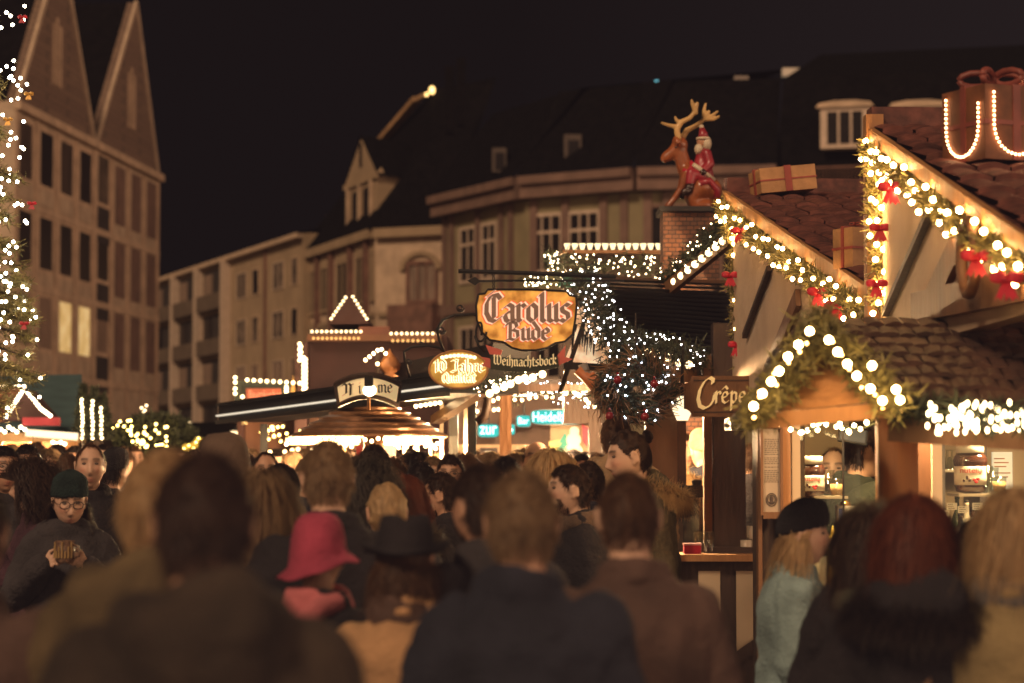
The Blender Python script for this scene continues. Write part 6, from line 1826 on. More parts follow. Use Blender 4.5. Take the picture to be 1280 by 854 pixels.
HEADZ = 1.625
class Body: pass
def make_body(name, female=False, arms='down', hrot=(0, 0, 0), voxel=.0068, mats=(SKIN,)):
    B = Body(); B.f = female
    mb = MB()
    hc = V((0, -.018, HEADZ))
    pv_ = V((0, .01, HEADZ - .07))
    B.H = Matrix.Translation(pv_) @ Matrix.Rotation(hrot[2], 4, 'Z') @ Matrix.Rotation(hrot[0], 4, 'X') @ Matrix.Translation(hc - pv_)
    head_grid(mb, B.H)
    w = .92 if female else 1.0
    mb.chain([(B.H @ V((0, .028, -.055)), .054 * w), (V((0, .018, 1.49)), .052 * w), (V((0, .03, 1.42)), .062 * w)], 16)
    mb.loft([(0, .03, 1.46, .05, .05), (0, .03, 1.43, .13 * w, .075), (0, .02, 1.36, .175 * w, .105), (0, .015, 1.24, .165 * w, .115), (0, .015, 1.08, .14 * w, .10), (0, .02, .96, .165, .115), (0, .02, .84, .165, .115)], 24)
    sh = .172 * w
    B.arm = {}
    for sg in (-1, 1):
        S_ = V((sg * sh, .025, 1.395))
        if arms == 'down' or (arms == 'raise1' and sg == 1) or (arms == 'hand' and sg == -1) or (arms == 'take' and sg == 1):
            E = V((sg * (sh + .075), .05, 1.12)); W_ = V((sg * (sh + .07), -.05, .885)); hd, up, side = V((0, -.15, -1)), V((sg, 0, 0)), 1 if sg > 0 else -1
            side = -sg
            cu = .35
        elif arms == 'mug':
            E = V((sg * (sh + .10), -.06, 1.155)); W_ = V((sg * .098, -.27, 1.33)); hd, up, side = V((-sg * .75, -.45, .35)), V((sg * .5, -.8, .1)), 1
            side = sg; cu = .62
        elif arms == 'hand':
            E = V((sg * (sh + .05), -.07, 1.14)); W_ = V((sg * (sh - .03), -.25, 1.33)); hd, up, side = V((0, -.1, 1)), V((0, .3, -.2)), 1
            side = sg; up = V((sg * .6, .8, 0)); cu = .85
        else:
            E = V((sg * (sh + .12), -.10, 1.43)); W_ = V((sg * (sh - .04), -.28, 1.60)); hd, up = V((0, -.4, 1)), V((0, .9, .3)); side = sg; cu = .5
        B.arm[sg] = (S_, E, W_)
        mb.chain([(S_, .055 * w), (S_.lerp(E, .5), .048 * w), (E, .040 * w)], 12)
        mb.chain([(E, .040 * w), (E.lerp(W_, .35), .038 * w), (W_, .025 * w)], 12)
        hand(mb, W_, hd, up, side, cu, .92 if female else 1.0)
        L_ = [(V((sg * .088, .02, .86)), .088), (V((sg * .092, .012, .68)), .075), (V((sg * .094, .012, .49)), .054), (V((sg * .095, .03, .36)), .053), (V((sg * .097, .035, .10)), .036)]
        mb.chain(L_, 12)
        mb.chain([(V((sg * .098, .03, .06)), .036), (V((sg * .102, -.09, .035)), .033), (V((sg * .104, -.15, .03)), .026)], 10)
    me = remesh(name, mb, voxel, 2, mats)
    # tint of lips, cheeks, brows; shade painted into sockets, mouth line, under nose
    inv = B.H.inverted()
    at = me.color_attributes.new('tint', 'FLOAT_COLOR', 'POINT')
    cols = []
    for v in me.vertices:
        q = inv @ v.co
        r, g, b = 1, 1, 1
        if q.length < .17 and q.y < -.03 and abs(q.z) < .12:
            ax = abs(q.x)
            lip = g2(q.x, .021) * (g2(q.z + .060, .006) + g2(q.z + .074, .007)); lip = min(1, lip)
            g *= 1 - .38 * lip; b *= 1 - .34 * lip; r *= 1 - .1 * lip
            br = min(1, 1.25 * g2(max(0, abs(ax - .030) - .014), .005) * g2(q.z - .044 + .12 * abs(ax - .03), .0058))
            k = .78 * br
            if not female: k = max(k, .0)
            r *= 1 - k; g *= 1 - k; b *= 1 - k
            so_ = g2(ax - .030, .015) * g2(q.z - .020, .009) * .38
            r *= 1 - so_; g *= 1 - so_; b *= 1 - so_
            mo = g2(q.x, .019) * g2(q.z + .0665, .0022) * .6
            r *= 1 - mo; g *= 1 - mo; b *= 1 - mo
            ch = g2(ax - .042, .02) * g2(q.z + .015, .02) * .18
            g *= 1 - ch; b *= 1 - ch
            ns = g2(q.x, .011) * g2(q.z + .043, .004) * .35
            r *= 1 - ns; g *= 1 - ns; b *= 1 - ns
        cols += [r, g, b, 1]
    at.data.foreach_set('color', cols)
    B.me = me
    # eyes (head space)
    em = MB()
    B.eye = MB().ell((0, 0, 0), .0118, 12, 8).mesh('eye', [EYE], True)
    # coats per body
    B.clothes = {}
    return B


def fold(me, amp, fz=3.0, seed=0.0, clump=9.0):
    me.update()
    nr = [v.normal.copy() for v in me.vertices]
    for v, n in zip(me.vertices, nr):
        c = v.co
        k = noise.noise(V((c.x * clump, c.y * clump, c.z * fz + seed))) + .5 * noise.noise(V((c.x * clump * 2, c.y * clump * 2, c.z * fz * 3 + seed)))
        v.co = c + n * amp * max(-.06, k)
    me.update()


def coat_mesh(name, B, length=.80, fat=0.0, collar=True, hood=False, puffy=False, seed=0):
    key = (name,)
    mb = MB(); w = .92 if B.f else 1.0
    o = .022 + fat
    secs = [(0, .028, 1.485, .066, .066), (0, .03, 1.455, .10 * w + o * .5, .078 + o * .3), (0, .026, 1.425, .155 * w + o * .7, .088 + o), (0, .02, 1.36, .188 * w + o, .115 + o), (0, .015, 1.24, .182 * w + o, .128 + o), (0, .015, 1.08, .165 * w + o, .122 + o)]
    z = 1.0
    while z > length + .02:
        t = (1.0 - z) / .5
        secs.append((0, .018, z, .18 + o + t * .03, .132 + o + t * .025)); z -= .1
    t = (1 - length) / .5
    secs.append((0, .018, length, .182 + o + t * .03, .134 + o + t * .025))
    mb.loft(secs, 28, power=2.25)
    for sg in (-1, 1):
        S_, E, W_ = B.arm[sg]
        r1, r2, r3 = .072 * w + fat, .060 * w + fat, .046 * w + fat * .6
        mb.chain([(S_ - V((sg * .01, 0, .005)), r1), (S_.lerp(E, .5), r1 * .92), (E, r2)], 14)
        mb.chain([(E, r2), (E.lerp(W_, .5), (r2 + r3) / 2), (E.lerp(W_, .93), r3)], 14)
    if collar:
        ring = [V((.068 * cos(t), .022 + .068 * sin(t), 1.50 + .012 * sin(t))) for t in [2 * pi * i / 20 for i in range(21)]]
        mb.tube(ring, .020 + fat * .4, 8, cap=False)
        mb.tube([p - V((0, 0, .03)) for p in ring], .026 + fat * .4, 8, cap=False)
    if hood:
        mb.chain([(V((-.10, .085, 1.475)), .045), (V((-.055, .13, 1.455)), .062), (V((.055, .13, 1.455)), .062), (V((.10, .085, 1.475)), .045)], 12)
        mb.chain([(V((-.05, .135, 1.41)), .06), (V((.05, .135, 1.41)), .06)], 12)
        mb.chain([(V((-.10, .05, 1.485)), .035), (V((-.085, -.03, 1.46)), .03)], 10); mb.chain([(V((.10, .05, 1.485)), .035), (V((.085, -.03, 1.46)), .03)], 10)
    me = remesh(name, mb, .0125, 2, [C_BLACK])
    if puffy:
        for v in me.vertices:
            pass
    fold(me, .034, 1.6, seed * 2.3 + 9, 4.2)
    fold(me, .026, 3.4, seed * 7.7, 7.0)
    fold(me, .012, 13, seed * 3.1 + 5, 17.0)
    return me


def trousers_mesh():
    mb = MB()
    mb.loft([(0, .02, 1.0, .168, .118), (0, .02, .84, .175, .125)], 24)
    for sg in (-1, 1):
        mb.chain([(V((sg * .09, .02, .86)), .099), (V((sg * .094, .012, .68)), .086), (V((sg * .096, .012, .49)), .069), (V((sg * .097, .03, .34)), .066), (V((sg * .098, .03, .10)), .06)], 14)
    me = remesh('trousers', mb, .014, 2, [C_BLACK]); fold(me, .012, 8, 3, 7)
    return me


def shoe_mesh(sg):
    mb = MB(); mb.chain([(V((sg * .099, .035, .062)), .050), (V((sg * .103, -.085, .046)), .045), (V((sg * .106, -.165, .040)), .036)], 12)
    mb.chain([(V((sg * .098, .033, .115)), .05), (V((sg * .099, .035, .06)), .05)], 12)
    mb.box((sg * .10 - .042, -.19, .0), (sg * .10 + .042, .085, .022))
    return remesh('shoe', mb, .010, 2, [LEATH])


# ---- hair, in head space
def scalp_ok(d, style):
    p = headp(d)
    if abs(p.x) > .055 and abs(p.y - .010) < .021 and p.z < .034: return style in ('bob', 'long', 'curly') and p.z > -.01
    az = atan2(abs(p.x), -p.y)            # 0 front, pi back
    t = az / pi
    if style in ('bald',):
        return p.z > -.07 and t > .42 and p.z < .055 and p.y > -.01
    if style == 'receding':
        front = .100 if abs(p.x) < .016 else .112
        zl = front + (0.0 - front) * min(1, max(0, (t - .18) / .24)) if t < .42 else -.015 - .06 * min(1, (t - .42) / .35)
        return p.z > zl or (p.z > .06 and p.y > .01)
    zl = .070 if style != 'fringe' else .048
    if t < .22: q = zl
    elif t < .48: q = zl + (-.012 - zl) * (t - .22) / .26
    else: q = -.012 - .068 * min(1, (t - .48) / .3)
    if .40 < t < .56 and style in ('short', 'crop', 'fringe'): q = max(q, .016)
    return p.z > q


def strand_strip(mb, pts, w0):
    n = len(pts); vs = []; 
    for i, p in enumerate(pts):
        d = (pts[min(i + 1, n - 1)] - pts[max(0, i - 1)])
        sd = d.cross(p if p.length > 1e-4 else V((0, 0, 1)))
        sd = sd.normalized() if sd.length > 1e-7 else V((1, 0, 0))
        w_ = w0 * (1 - .75 * i / (n - 1))
        vs += [p - sd * w_, p + sd * w_]
    mb.add(vs, [(2 * i, 2 * i + 1, 2 * i + 3, 2 * i + 2) for i in range(n - 1)])


def push(p, lim=1.06, neck=True):
    e = sqrt((p.x / HA) ** 2 + ((p.y - .004) / (HB * 1.03)) ** 2 + (p.z / HC) ** 2)
    if e < lim and p.z > -.08: p = p * (lim / max(e, .2))
    if neck and p.z < -.05:
        r = sqrt(p.x ** 2 + (p.y - .035) ** 2); m = .068 if p.z > -.15 else .085
        if r < m and r > 1e-5: k = m / r; p = V((p.x * k, .035 + (p.y - .035) * k, p.z))
        if p.z < -.20:
            yb = .035 + .11 * min(1, (-.20 - p.z) / .08)
            if p.y > 0 and p.y < yb: p.y = yb
            elif p.y <= 0 and p.y > -.09: p.y = -.09 - .02 * min(1, (-.2 - p.z) / .05)
    return p


def hair_mesh(name, style, n, L, seed=1, wide=.0016, under=False):
    r = random.Random(seed); mb = MB()
    thick = {'crop': .005, 'short': .008, 'bald': .004, 'receding': .006, 'fringe': .013}.get(style, .013)
    # under-cap
    nu, nv = 60, 44; idx = {}; vs = []; fs = []
    st = 'short' if style in ('crop',) else style
    for j in range(nv + 1):
        ph = -pi / 2 + pi * j / nv
        for i in range(nu):
            th = 2 * pi * i / nu; d = V((cos(ph) * cos(th), cos(ph) * sin(th), sin(ph)))
            p = headp(d); k = thick * (.75 + .9 * noise.noise(d * 4 + V((seed, 0, 0))) + .5 * noise.noise(d * 11 + V((seed, 3, 0))))
            vs.append(p * (1 + k / max(p.length, .05)) + V((0, 0, .002)))
            idx[(j, i)] = scalp_ok(d, st) and not (under and p.z > .03)
    for j in range(nv):
        for i in range(nu):
            c = [(j, i), (j, (i + 1) % nu), (j + 1, (i + 1) % nu), (j + 1, i)]
            if sum(idx[q] for q in c) >= 3: fs.append(tuple(a * nu + b for a, b in c))
    mb.add(vs, fs)
    cnt = 0; tries = 0
    crown = V((0, .035, .12))
    while cnt < n and tries < n * 8:
        tries += 1
        z = r.uniform(-.75, 1); a = r.uniform(0, 2 * pi); s_ = sqrt(1 - z * z); d = V((s_ * cos(a), s_ * sin(a), z))
        if not scalp_ok(d, st): continue
        p = headp(d)
        if under and (p.z > .005 or p.y < -.045): continue
        cnt += 1
        nrm = V((p.x / HA ** 2, p.y / HB ** 2, p.z / HC ** 2)).normalized()
        fl = (p - crown); fl = fl - nrm * fl.dot(nrm)
        fl = fl.normalized() if fl.length > 1e-4 else V((0, 1, 0))
        rr = V((r.uniform(-1, 1), r.uniform(-1, 1), r.uniform(-1, 1)))
        l = L * r.uniform(.6, 1.15)
        cl = noise.noise_vector(p * 38 + V((seed, 0, 0)))
        fly = 1.0 if r.random() > .07 else 2.6
        if style in ('crop', 'short', 'bald', 'receding', 'fringe'):
            seg = 3; top = max(0, nrm.z)
            up = .9 if style == 'crop' else .55
            dd = (nrm * (up * (.5 + .5 * top)) * (1 + .5 * (fly > 1)) + fl * .8 + rr * .35 * fly + cl * .75)
            if p.y < -.02 and style != 'fringe': dd += V((.35, .1, .45))
            dd.normalize(); q = p + nrm * thick * .5; pts = [q]
            for k in range(seg):
                q = push(q + dd * l / seg, 1.03, False); pts.append(q); dd = (dd + fl * .35 + V((0, 0, -.15))).normalized()
        elif style == 'updo':
            seg = 5; tgt = V((0, .085, .065)); q = p + nrm * .006; pts = [q]
            for k in range(seg):
                dd = (tgt - q); 
                if dd.length < .03: break
                q = push(q + dd.normalized() * min(l / seg, dd.length) + rr * .003 + nrm * .002, 1.10, False); pts.append(q)
            if len(pts) < 2: continue
        elif style == 'pony':
            seg = 9; tgt = V((0, .108, .035)); q = p + nrm * .006; pts = [q]; thru = False
            for k in range(seg):
                if not thru:
                    dd = tgt - q
                    q = push(q + dd.normalized() * min(.045, dd.length) + rr * .002, 1.08, False)
                    if (tgt - q).length < .02: thru = True
                else: q = q + V((rr.x * .012, .012 + rr.y * .010, -.035))
                pts.append(q)
        elif style == 'curly':
            seg = 9; q = p + nrm * .006; pts = [q]; dd = (nrm * .9 + fl * .3 + rr * .4).normalized(); ph = r.uniform(0, 6.28)
            for k in range(seg):
                q = q + dd * l / seg; q = push(q, 1.07)
                if q.y < -.04 and q.z < .055: q.x = math.copysign(max(abs(q.x), .074), q.x if abs(q.x) > .01 else r.uniform(-1, 1)); q.y = max(q.y, -.07)
                pts.append(q + V((cos(ph + k * 1.7), sin(ph + k * 1.7), .4 * sin(ph + k)))*.010)
                dd = (dd * .75 + V((0, .03, -.42)) + rr * .12).normalized()
        else:                                   # bob / long / parted
            seg = 8; q = p + nrm * .008; pts = [q]
            side = 1 if p.x >= 0 else -1
            dd = (nrm * .35 + fl * .7 + V((side * (.75 if p.y < .02 else .12), .2, -.15)) + rr * .16 * fly + cl * .45).normalized()
            if p.y < -.03: dd = (dd + V((side * .6, .35, 0))).normalized()
            wv = r.uniform(0, 6.28)
            for k in range(seg):
                q = push(q + dd * l / seg, 1.10)
                if q.y < -.055 and q.z < .05 and abs(q.x) < .07: q.x = side * .072
                pts.append(q + V((sin(wv + k * .9) * .003, cos(wv + k * .9) * .003, 0)))
                dd = (dd * .62 + V((0, .04, -.55)) + rr * .07 * fly + cl * .16 * sin(k * .9 + wv * .2)).normalized()
        strand_strip(mb, pts, wide)
    if style == 'updo':
        c = V((0, .105, .085))
        for k in range(260):
            a = r.uniform(0, 6.28); u = V((cos(a), r.uniform(-.6, .6), sin(a))).normalized()
            t_ = u.cross(V((0, 1, .2))).normalized(); pts = [c + (u * cos(x) + t_ * sin(x)) * .032 * r.uniform(.8, 1.05) for x in (0, .5, 1.0, 1.5, 2.0)]
            strand_strip(mb, pts, wide)
        mb.ell(c, .028, 10, 8)
    me = mb.mesh(name, [HDARK], True)
    return me


HAIR = {
    'crop': hair_mesh('hair_crop', 'crop', 2600, .016, 1), 'short': hair_mesh('hair_short', 'short', 2800, .027, 2), 'fringe': hair_mesh('hair_fringe', 'fringe', 2600, .055, 3),
    'bald': hair_mesh('hair_ring', 'bald', 900, .014, 4), 'receding': hair_mesh('hair_receding', 'receding', 1900, .022, 5),
    'bob': hair_mesh('hair_bob', 'bob', 2600, .19, 6, .002), 'long': hair_mesh('hair_long', 'long', 3000, .34, 7, .002),
    'curly': hair_mesh('hair_curly', 'curly', 3000, .22, 8, .0022), 'updo': hair_mesh('hair_updo', 'updo', 2400, .17, 9), 'pony': hair_mesh('hair_pony', 'pony', 2400, .3, 10),
    'hatbob': hair_mesh('hair_below_hat', 'bob', 1300, .15, 16, .002, True), 'hatlong': hair_mesh('hair_long_below_hat', 'long', 1500, .22, 17, .002, True),
}
# ---- hats, head space
def knit_hat():
    mb = MB(); nu = 40
    secs = []
    for j, (z, k) in enumerate(((.018, 1.13), (.030, 1.16), (.062, 1.17), (.066, 1.13), (.09, 1.10), (.112, .98), (.130, .76), (.143, .48), (.150, .2), (.152, .02))):
        secs.append((0, .008, z, HA * k * 1.03, HB * k))
    mb.loft(secs, nu)
    me = mb.mesh('knit_hat', [C_KNITB], True)
    me.update(); nr = [v.normal.copy() for v in me.vertices]
    for i, v in enumerate(me.vertices):
        v.co += nr[i] * (.003 * cos(i % nu * pi) + .004 * noise.noise(v.co * 22)); v.co.z += .014 - .22 * v.co.y
    return me
def cloche():
    mb = MB(); mb.loft([(0, .004, z, HA * k, HB * k) for z, k in ((.150, .05), (.148, .4), (.138, .75), (.115, 1.0), (.07, 1.17), (.02, 1.24), (.0, 1.26), (-.012, 1.32), (-.03, 1.62), (-.040, 1.80), (-.044, 1.80), (-.032, 1.5), (-.01, 1.2), (.02, 1.18), (.07, 1.1))], 40)
    me = mb.mesh('cloche_hat', [C_PINK], True)
    for v in me.vertices:
        v.co += V((0, 0, 1)) * .010 * noise.noise(V((v.co.x * 10, v.co.y * 10, 2))) * (1 if v.co.z < 0 else .3)
        if v.co.z < .0: v.co.z += .035 * (v.co.x < 0) * min(1, -v.co.x / .1) - .02 * (v.co.x > 0) * min(1, v.co.x / .1)
    return me
def brim_hat():
    mb = MB(); mb.loft([(0, .004, z, HA * k, HB * k) for z, k in ((.128, .05), (.132, .5), (.142, .8), (.138, .95), (.10, 1.08), (.05, 1.18), (.035, 1.22), (.030, 1.6), (.034, 1.88), (.030, 1.89), (.022, 1.6), (.024, 1.15), (.06, 1.1))], 40)
    me = mb.mesh('brim_hat', [C_BLACK], True)
    for v in me.vertices:
        rr = sqrt(v.co.x ** 2 + v.co.y ** 2)
        if rr > .1: v.co.z += .028 * (abs(v.co.x) / .13) ** 2 * (rr - .1) / .04 + .006 * noise.noise(v.co * 12)
        if v.co.z > .12: v.co.z -= .018 * g2(v.co.x, .02)
    return me
HATS = {'knit': knit_hat(), 'cloche': cloche(), 'brim': brim_hat()}
def glasses_mesh():
    mb = MB()
    for sg in (-1, 1):
        pts = []
        for i in range(21):
            t = 2 * pi * i / 20
            pts.append(V((sg * .032 + .0235 * math.copysign(abs(cos(t)) ** .8, cos(t)), -.104 + .006 * abs(cos(t)) * 0, .016 + .018 * math.copysign(abs(sin(t)) ** .8, sin(t)))))
        mb.tube(pts, .0021, 6, cap=False)
        mb.tube([V((sg * .055, -.103, .02)), V((sg * .074, -.085, .02)), V((sg * .079, .01, .018))], .0018, 5)
    mb.tube([V((-.009, -.105, .02)), V((0, -.108, .023)), V((.009, -.105, .02))], .0018, 5)
    return mb.mesh('glasses', [FRAME], True)
def lens_mesh():
    mb = MB()
    for sg in (-1, 1):
        mb.add([V((sg * .032 + .022 * cos(t), -.104, .016 + .017 * sin(t))) for t in [2 * pi * i / 16 for i in range(16)]], [tuple(range(16))])
    return mb.mesh('lens', [LENS])
GLS, LNS = glasses_mesh(), lens_mesh()
def fur_mesh(name, pathf, n, rad, ln, seed=3):
    r = random.Random(seed); mb = MB()
    for i in range(n):
        c, ax = pathf(r.random())
        d = V((r.uniform(-1, 1), r.uniform(-1, 1), r.uniform(-1, 1)))
        if d.length < .05: continue
        d.normalize(); q = c + d * rad * r.random() ** .5
        e = (d + V((0, .1, -.35)) + V((r.uniform(-.4, .4), r.uniform(-.4, .4), r.uniform(-.4, .4)))).normalized()
        l = ln * r.uniform(.5, 1.2)
        strand_strip(mb, [q, q + e * l * .5, q + (e + V((0, 0, -.35))).normalized() * l], .0014)
    return mb.mesh(name, [FUR], True)
def collar_path(u):
    t = u * 2 * pi
    return V((.125 * cos(t), .062 + .105 * sin(t), 1.475 + .03 * sin(t + .4) * (1 if sin(t) < 0 else .2))), None
FURC = fur_mesh('fur_trim', collar_path, 6500, .034, .05)
def hood_path(u):                              # wide fur edge of a hood thrown back on the shoulders
    t = u * 2 * pi
    return V((.165 * cos(t), .12 + .10 * sin(t), 1.455 - .035 * sin(t))), None
FURH = fur_mesh('fur_hood_trim', hood_path, 8000, .042, .06, 5)
def scarf_mesh():
    mb = MB()
    for k, (r_, z) in enumerate(((.082, 1.505), (.090, 1.475), (.086, 1.445))):
        mb.tube([V((r_ * cos(t), .018 + r_ * sin(t) * 1.02, z + .012 * sin(t * 2 + k))) for t in [2 * pi * i / 24 for i in range(25)]], .026, 10, cap=False)
    mb.tube([V((.05, -.085, 1.46)), V((.06, -.135, 1.40)), V((.055, -.155, 1.28)), V((.05, -.155, 1.12))], [.03, .04, .042, .035], 10)
    me = remesh('scarf', mb, .010, 2, [C_SCARF]); fold(me, .008, 14, 2, 16); return me
SCARF = scarf_mesh()
def scarf_tail_mesh():
    mb = MB()
    for k, (r_, z) in enumerate(((.080, 1.505), (.09, 1.47))):
        mb.tube([V((r_ * cos(t), .018 + r_ * sin(t) * 1.02, z + .012 * sin(t * 2 + k))) for t in [2 * pi * i / 24 for i in range(25)]], .028, 10, cap=False)
    mb.tube([V((-.07, .09, 1.50)), V((.0, .15, 1.47)), V((.08, .165, 1.40)), V((.15, .175, 1.32)), V((.18, .17, 1.24))], [.03, .036, .04, .042, .036], 10)
    me = remesh('scarf_over_shoulder', mb, .010, 2, [C_SCARF]); fold(me, .008, 14, 2, 16); return me
SCARFT = scarf_tail_mesh()
def hoodup_mesh():
    mb = MB(); mb.loft([(0, .018, z, HA * k, HB * k) for z, k in ((.152, .05), (.150, .45), (.140, .85), (.11, 1.16), (.05, 1.3), (-.02, 1.34), (-.08, 1.25), (-.12, 1.2), (-.15, 1.4))], 36)
    me = mb.mesh('raised_hood', [C_GREY], True)
    for v in me.vertices: v.co += V((0, .01, 0)) + v.co.normalized() * .008 * noise.noise(v.co * 14)
    return me
HOODUP = hoodup_mesh()
def beard_mesh(n=1500, mous=False):
    r = random.Random(5); mb = MB(); c = 0
    while c < n:
        x = r.uniform(-.06, .06); z = r.uniform(-.115, -.03); 
        d = V((x / HA, -1, z / HC)); d = V((x / HA, -sqrt(max(0.02, 1 - (x / HA) ** 2 - (z / HC) ** 2)), z / HC)).normalized()
        p = headp(d); ax = abs(p.x)
        ok = (p.z < -.052 and (ax > .024 or p.z < -.084)) or (ax > .048 and p.z < -.0) or (ax < .03 and -.057 < p.z < -.044)
        if mous: ok = ax < .034 and -.062 < p.z < -.044
        if not ok or p.y > .0: continue
        c += 1
        e = (V((p.x * 4, -.5, -.8)) + V((r.uniform(-.4, .4),) * 3)).normalized() * (.016 if mous else .008)
        strand_strip(mb, [p, p + e * .5, p + e], .0012)
    return mb.mesh('beard', [HDARK], True)
BEARD, MOUS = beard_mesh(), beard_mesh(420, True)

BM = make_body('man_body'); BW = make_body('woman_body', True)
BMUG = make_body('mug_woman_body', True, 'mug', (R(14), 0, R(8)), .0055)
BHAND = make_body('gesture_woman_body', True, 'hand', (0, 0, R(-4)), .006)
BTAKE = make_body('reaching_man_body', False, 'take')
BDOWN = make_body('down_looking_body', True, 'down', (R(9), 0, 0), .006)
BODIES = {'man': BM, 'woman': BW, 'mug': BMUG, 'hand': BHAND, 'take': BTAKE, 'down': BDOWN}
COATS = {}
for nm, B in BODIES.items():
    COATS[(nm, 'jacket')] = coat_mesh(nm + '_jacket', B, .82, .008, True, False, seed=1)
    if nm in ('man', 'woman', 'down'): COATS[(nm, 'parka')] = coat_mesh(nm + '_parka', B, .68, .022, True, True, seed=2)
    if nm in ('woman', 'hand', 'man'): COATS[(nm, 'coat')] = coat_mesh(nm + '_coat', B, .52, .004, True, False, seed=3)
    if nm in ('mug',): COATS[(nm, 'parka')] = coat_mesh(nm + '_parka', B, .78, .016, True, True, seed=4)
TROUS = trousers_mesh(); SHOES = {s_: shoe_mesh(s_) for s_ in (-1, 1)}


def dress(name, me, m, root, **k):
    o = link(name, me, root, False, **k)
    o.material_slots[0].link = 'OBJECT'; o.material_slots[0].material = m
    return o


PEOPLE = []
def person(label, px, top, Y, face, kind='man', scale=None, skin=SKIN, hair='short', hc=HDARK, coat='jacket', cc=C_BLACK, legs=C_JEANS, hat=None, hatc=C_KNITB, glasses=False, fur=None, scarf=None, scarft=None, beard=None, group=None, hoodup=None, h=None, x=None):
    """px, top: photo pixel of the crown; Y depth; face 0 = towards the camera, 180 = away, -90 = looks left, 90 = looks right"""
    c = P(px, top, Y)
    B = BODIES[kind]
    crown = 1.745 + (.03 if hat else .0)
    s_ = scale if scale else c.z / crown
    t = thing('person', label, 'person', (c.x, c.y, 0), R(face), group)
    t.scale = (s_,) * 3
    dress('body', B.me, skin, t)
    Hm = B.H; loc = Hm.translation; rot = Hm.to_euler()
    if face < 140 and face > -140 or kind == 'mug':
        for sg in (-1, 1):
            e = Hm @ V((sg * .0305, -.0728, .0195)); link('eye', B.eye, t, False, loc=e, rot=rot, scale=(1.1, 1, .55))
    if hair: dress('hair', HAIR[hair], hc, t, loc=loc, rot=rot)
    if hat: dress({'knit': 'knit_hat', 'cloche': 'felt_hat', 'brim': 'brimmed_hat'}[hat], HATS[hat], hatc, t, loc=loc, rot=rot)
    if hoodup: dress('raised_hood', HOODUP, hoodup, t, loc=loc, rot=rot)
    if glasses:
        g_ = link('glasses', GLS, t, False, loc=loc, rot=rot); link('lens', LNS, g_, False)
    if beard: dress('beard' if beard[0] is BEARD else 'moustache', beard[0], beard[1], t, loc=loc, rot=rot)
    dress('jacket' if coat != 'coat' else 'coat', COATS[(kind, coat)], cc, t)
    dress('trousers', TROUS, legs, t)
    for sg in (-1, 1): link('shoe', SHOES[sg], t, False)
    if fur: dress('fur_trim', FURH if coat == 'parka' else FURC, fur, t)
    if scarf: dress('scarf', SCARF, scarf, t)
    if scarft: dress('scarf', SCARFT, scarft, t)
    PEOPLE.append(t)
    return t


# ---------- nearest row (strongly blurred)
person('man with dark cropped hair filling the lower left, big blurred olive brown jacket', 255, 570, 3.7, 186, hair='short', hc=hairm('near_brown', (.045, .024, .016)), coat='parka', cc=cloth('dark_olive', (.030, .020, .013), v=.7), skin=SKIN)
person('blond person in a mottled olive jacket half hidden left of the dark haired man', 200, 567, 4.5, 160, hair='short', hc=HBLOND, coat='parka', cc=C_OLIVE)
person('person in a brown coat cut off by the left picture edge low down', -42, 600, 4.6, 175, hair='short', hc=HDARK, coat='jacket', cc=C_BROWN)
person('man seen from behind with brown hair and wide navy jacket in the lower middle', 652, 592, 5.0, 182, hair='short', hc=HSAND, coat='jacket', cc=C_NAVY)
person('man with short brown hair and brown overcoat seen from behind', 786, 592, 5.7, 186, hair='crop', hc=HBROWN, coat='coat', cc=C_BROWN, skin=SKINL)
person('man in dark jacket with trimmed beard turned left beside the navy jacket', 607, 583, 6.3, 214, hair='short', hc=HDARK, coat='jacket', cc=C_CHAR, beard=(BEARD, HDARK))
person('auburn haired person in a black coat with wide dark fur collar', 1143, 622, 5.7, 176, kind='woman', hair='bob', hc=HRED, coat='parka', cc=C_BLACK, fur=FURD)
person('blond woman in a khaki coat at the lower right corner', 1268, 614, 5.6, 160, kind='woman', hair='bob', hc=HBLOND, coat='coat', cc=C_KHAKI, scarf=C_GREY)
# ---------- second row
person('woman in a bright pink felt hat and coral scarf', 398, 640, 6.6, 184, kind='woman', hair=None, coat='coat', cc=C_BLACK, hat='cloche', hatc=C_PINK, scarft=C_CORAL)
person('person in a black brimmed hat and tan coat', 506, 640, 6.1, 178, kind='woman', hair='hatbob', hc=HBROWN, coat='coat', cc=C_TAN, hat='brim', hatc=C_BLACK, scarf=C_BROWN)
person('tall man with sandy grey hair in a black overcoat seen from behind', 410, 553, 7.4, 193, hair='short', hc=HSAND, coat='coat', cc=C_BLACK, skin=SKINL)
person('woman with long fair hair left of the tall sandy haired man', 322, 592, 7.6, 150, kind='woman', hair='long', hc=HSAND, coat='jacket', cc=C_CHAR)
person('woman in a pale teal coat and black knit hat looking right at the hatch', 1000, 627, 8.6, 84, kind='woman', hair='hatlong', hc=HBLOND, coat='coat', cc=C_TEAL, hat='knit', hatc=C_KNITB, skin=SKINL)
person('dark brown long haired person between the teal coat and the auburn hair', 1090, 632, 7.2, 176, kind='woman', hair='long', hc=HDARK, coat='jacket', cc=C_BLACK)
person('black haired woman facing the camera low beside the bottles', 1226, 646, 8.4, 22, kind='woman', hair='bob', hc=HBLACK, coat='jacket', cc=C_BLACK, skin=SKIN)
person('person in a raised grey hood behind the dark haired man', 281, 551, 9.2, 182, hair=None, coat='jacket', cc=C_GREY, hoodup=cloth('grey_brown_hood', (.10, .065, .045)))
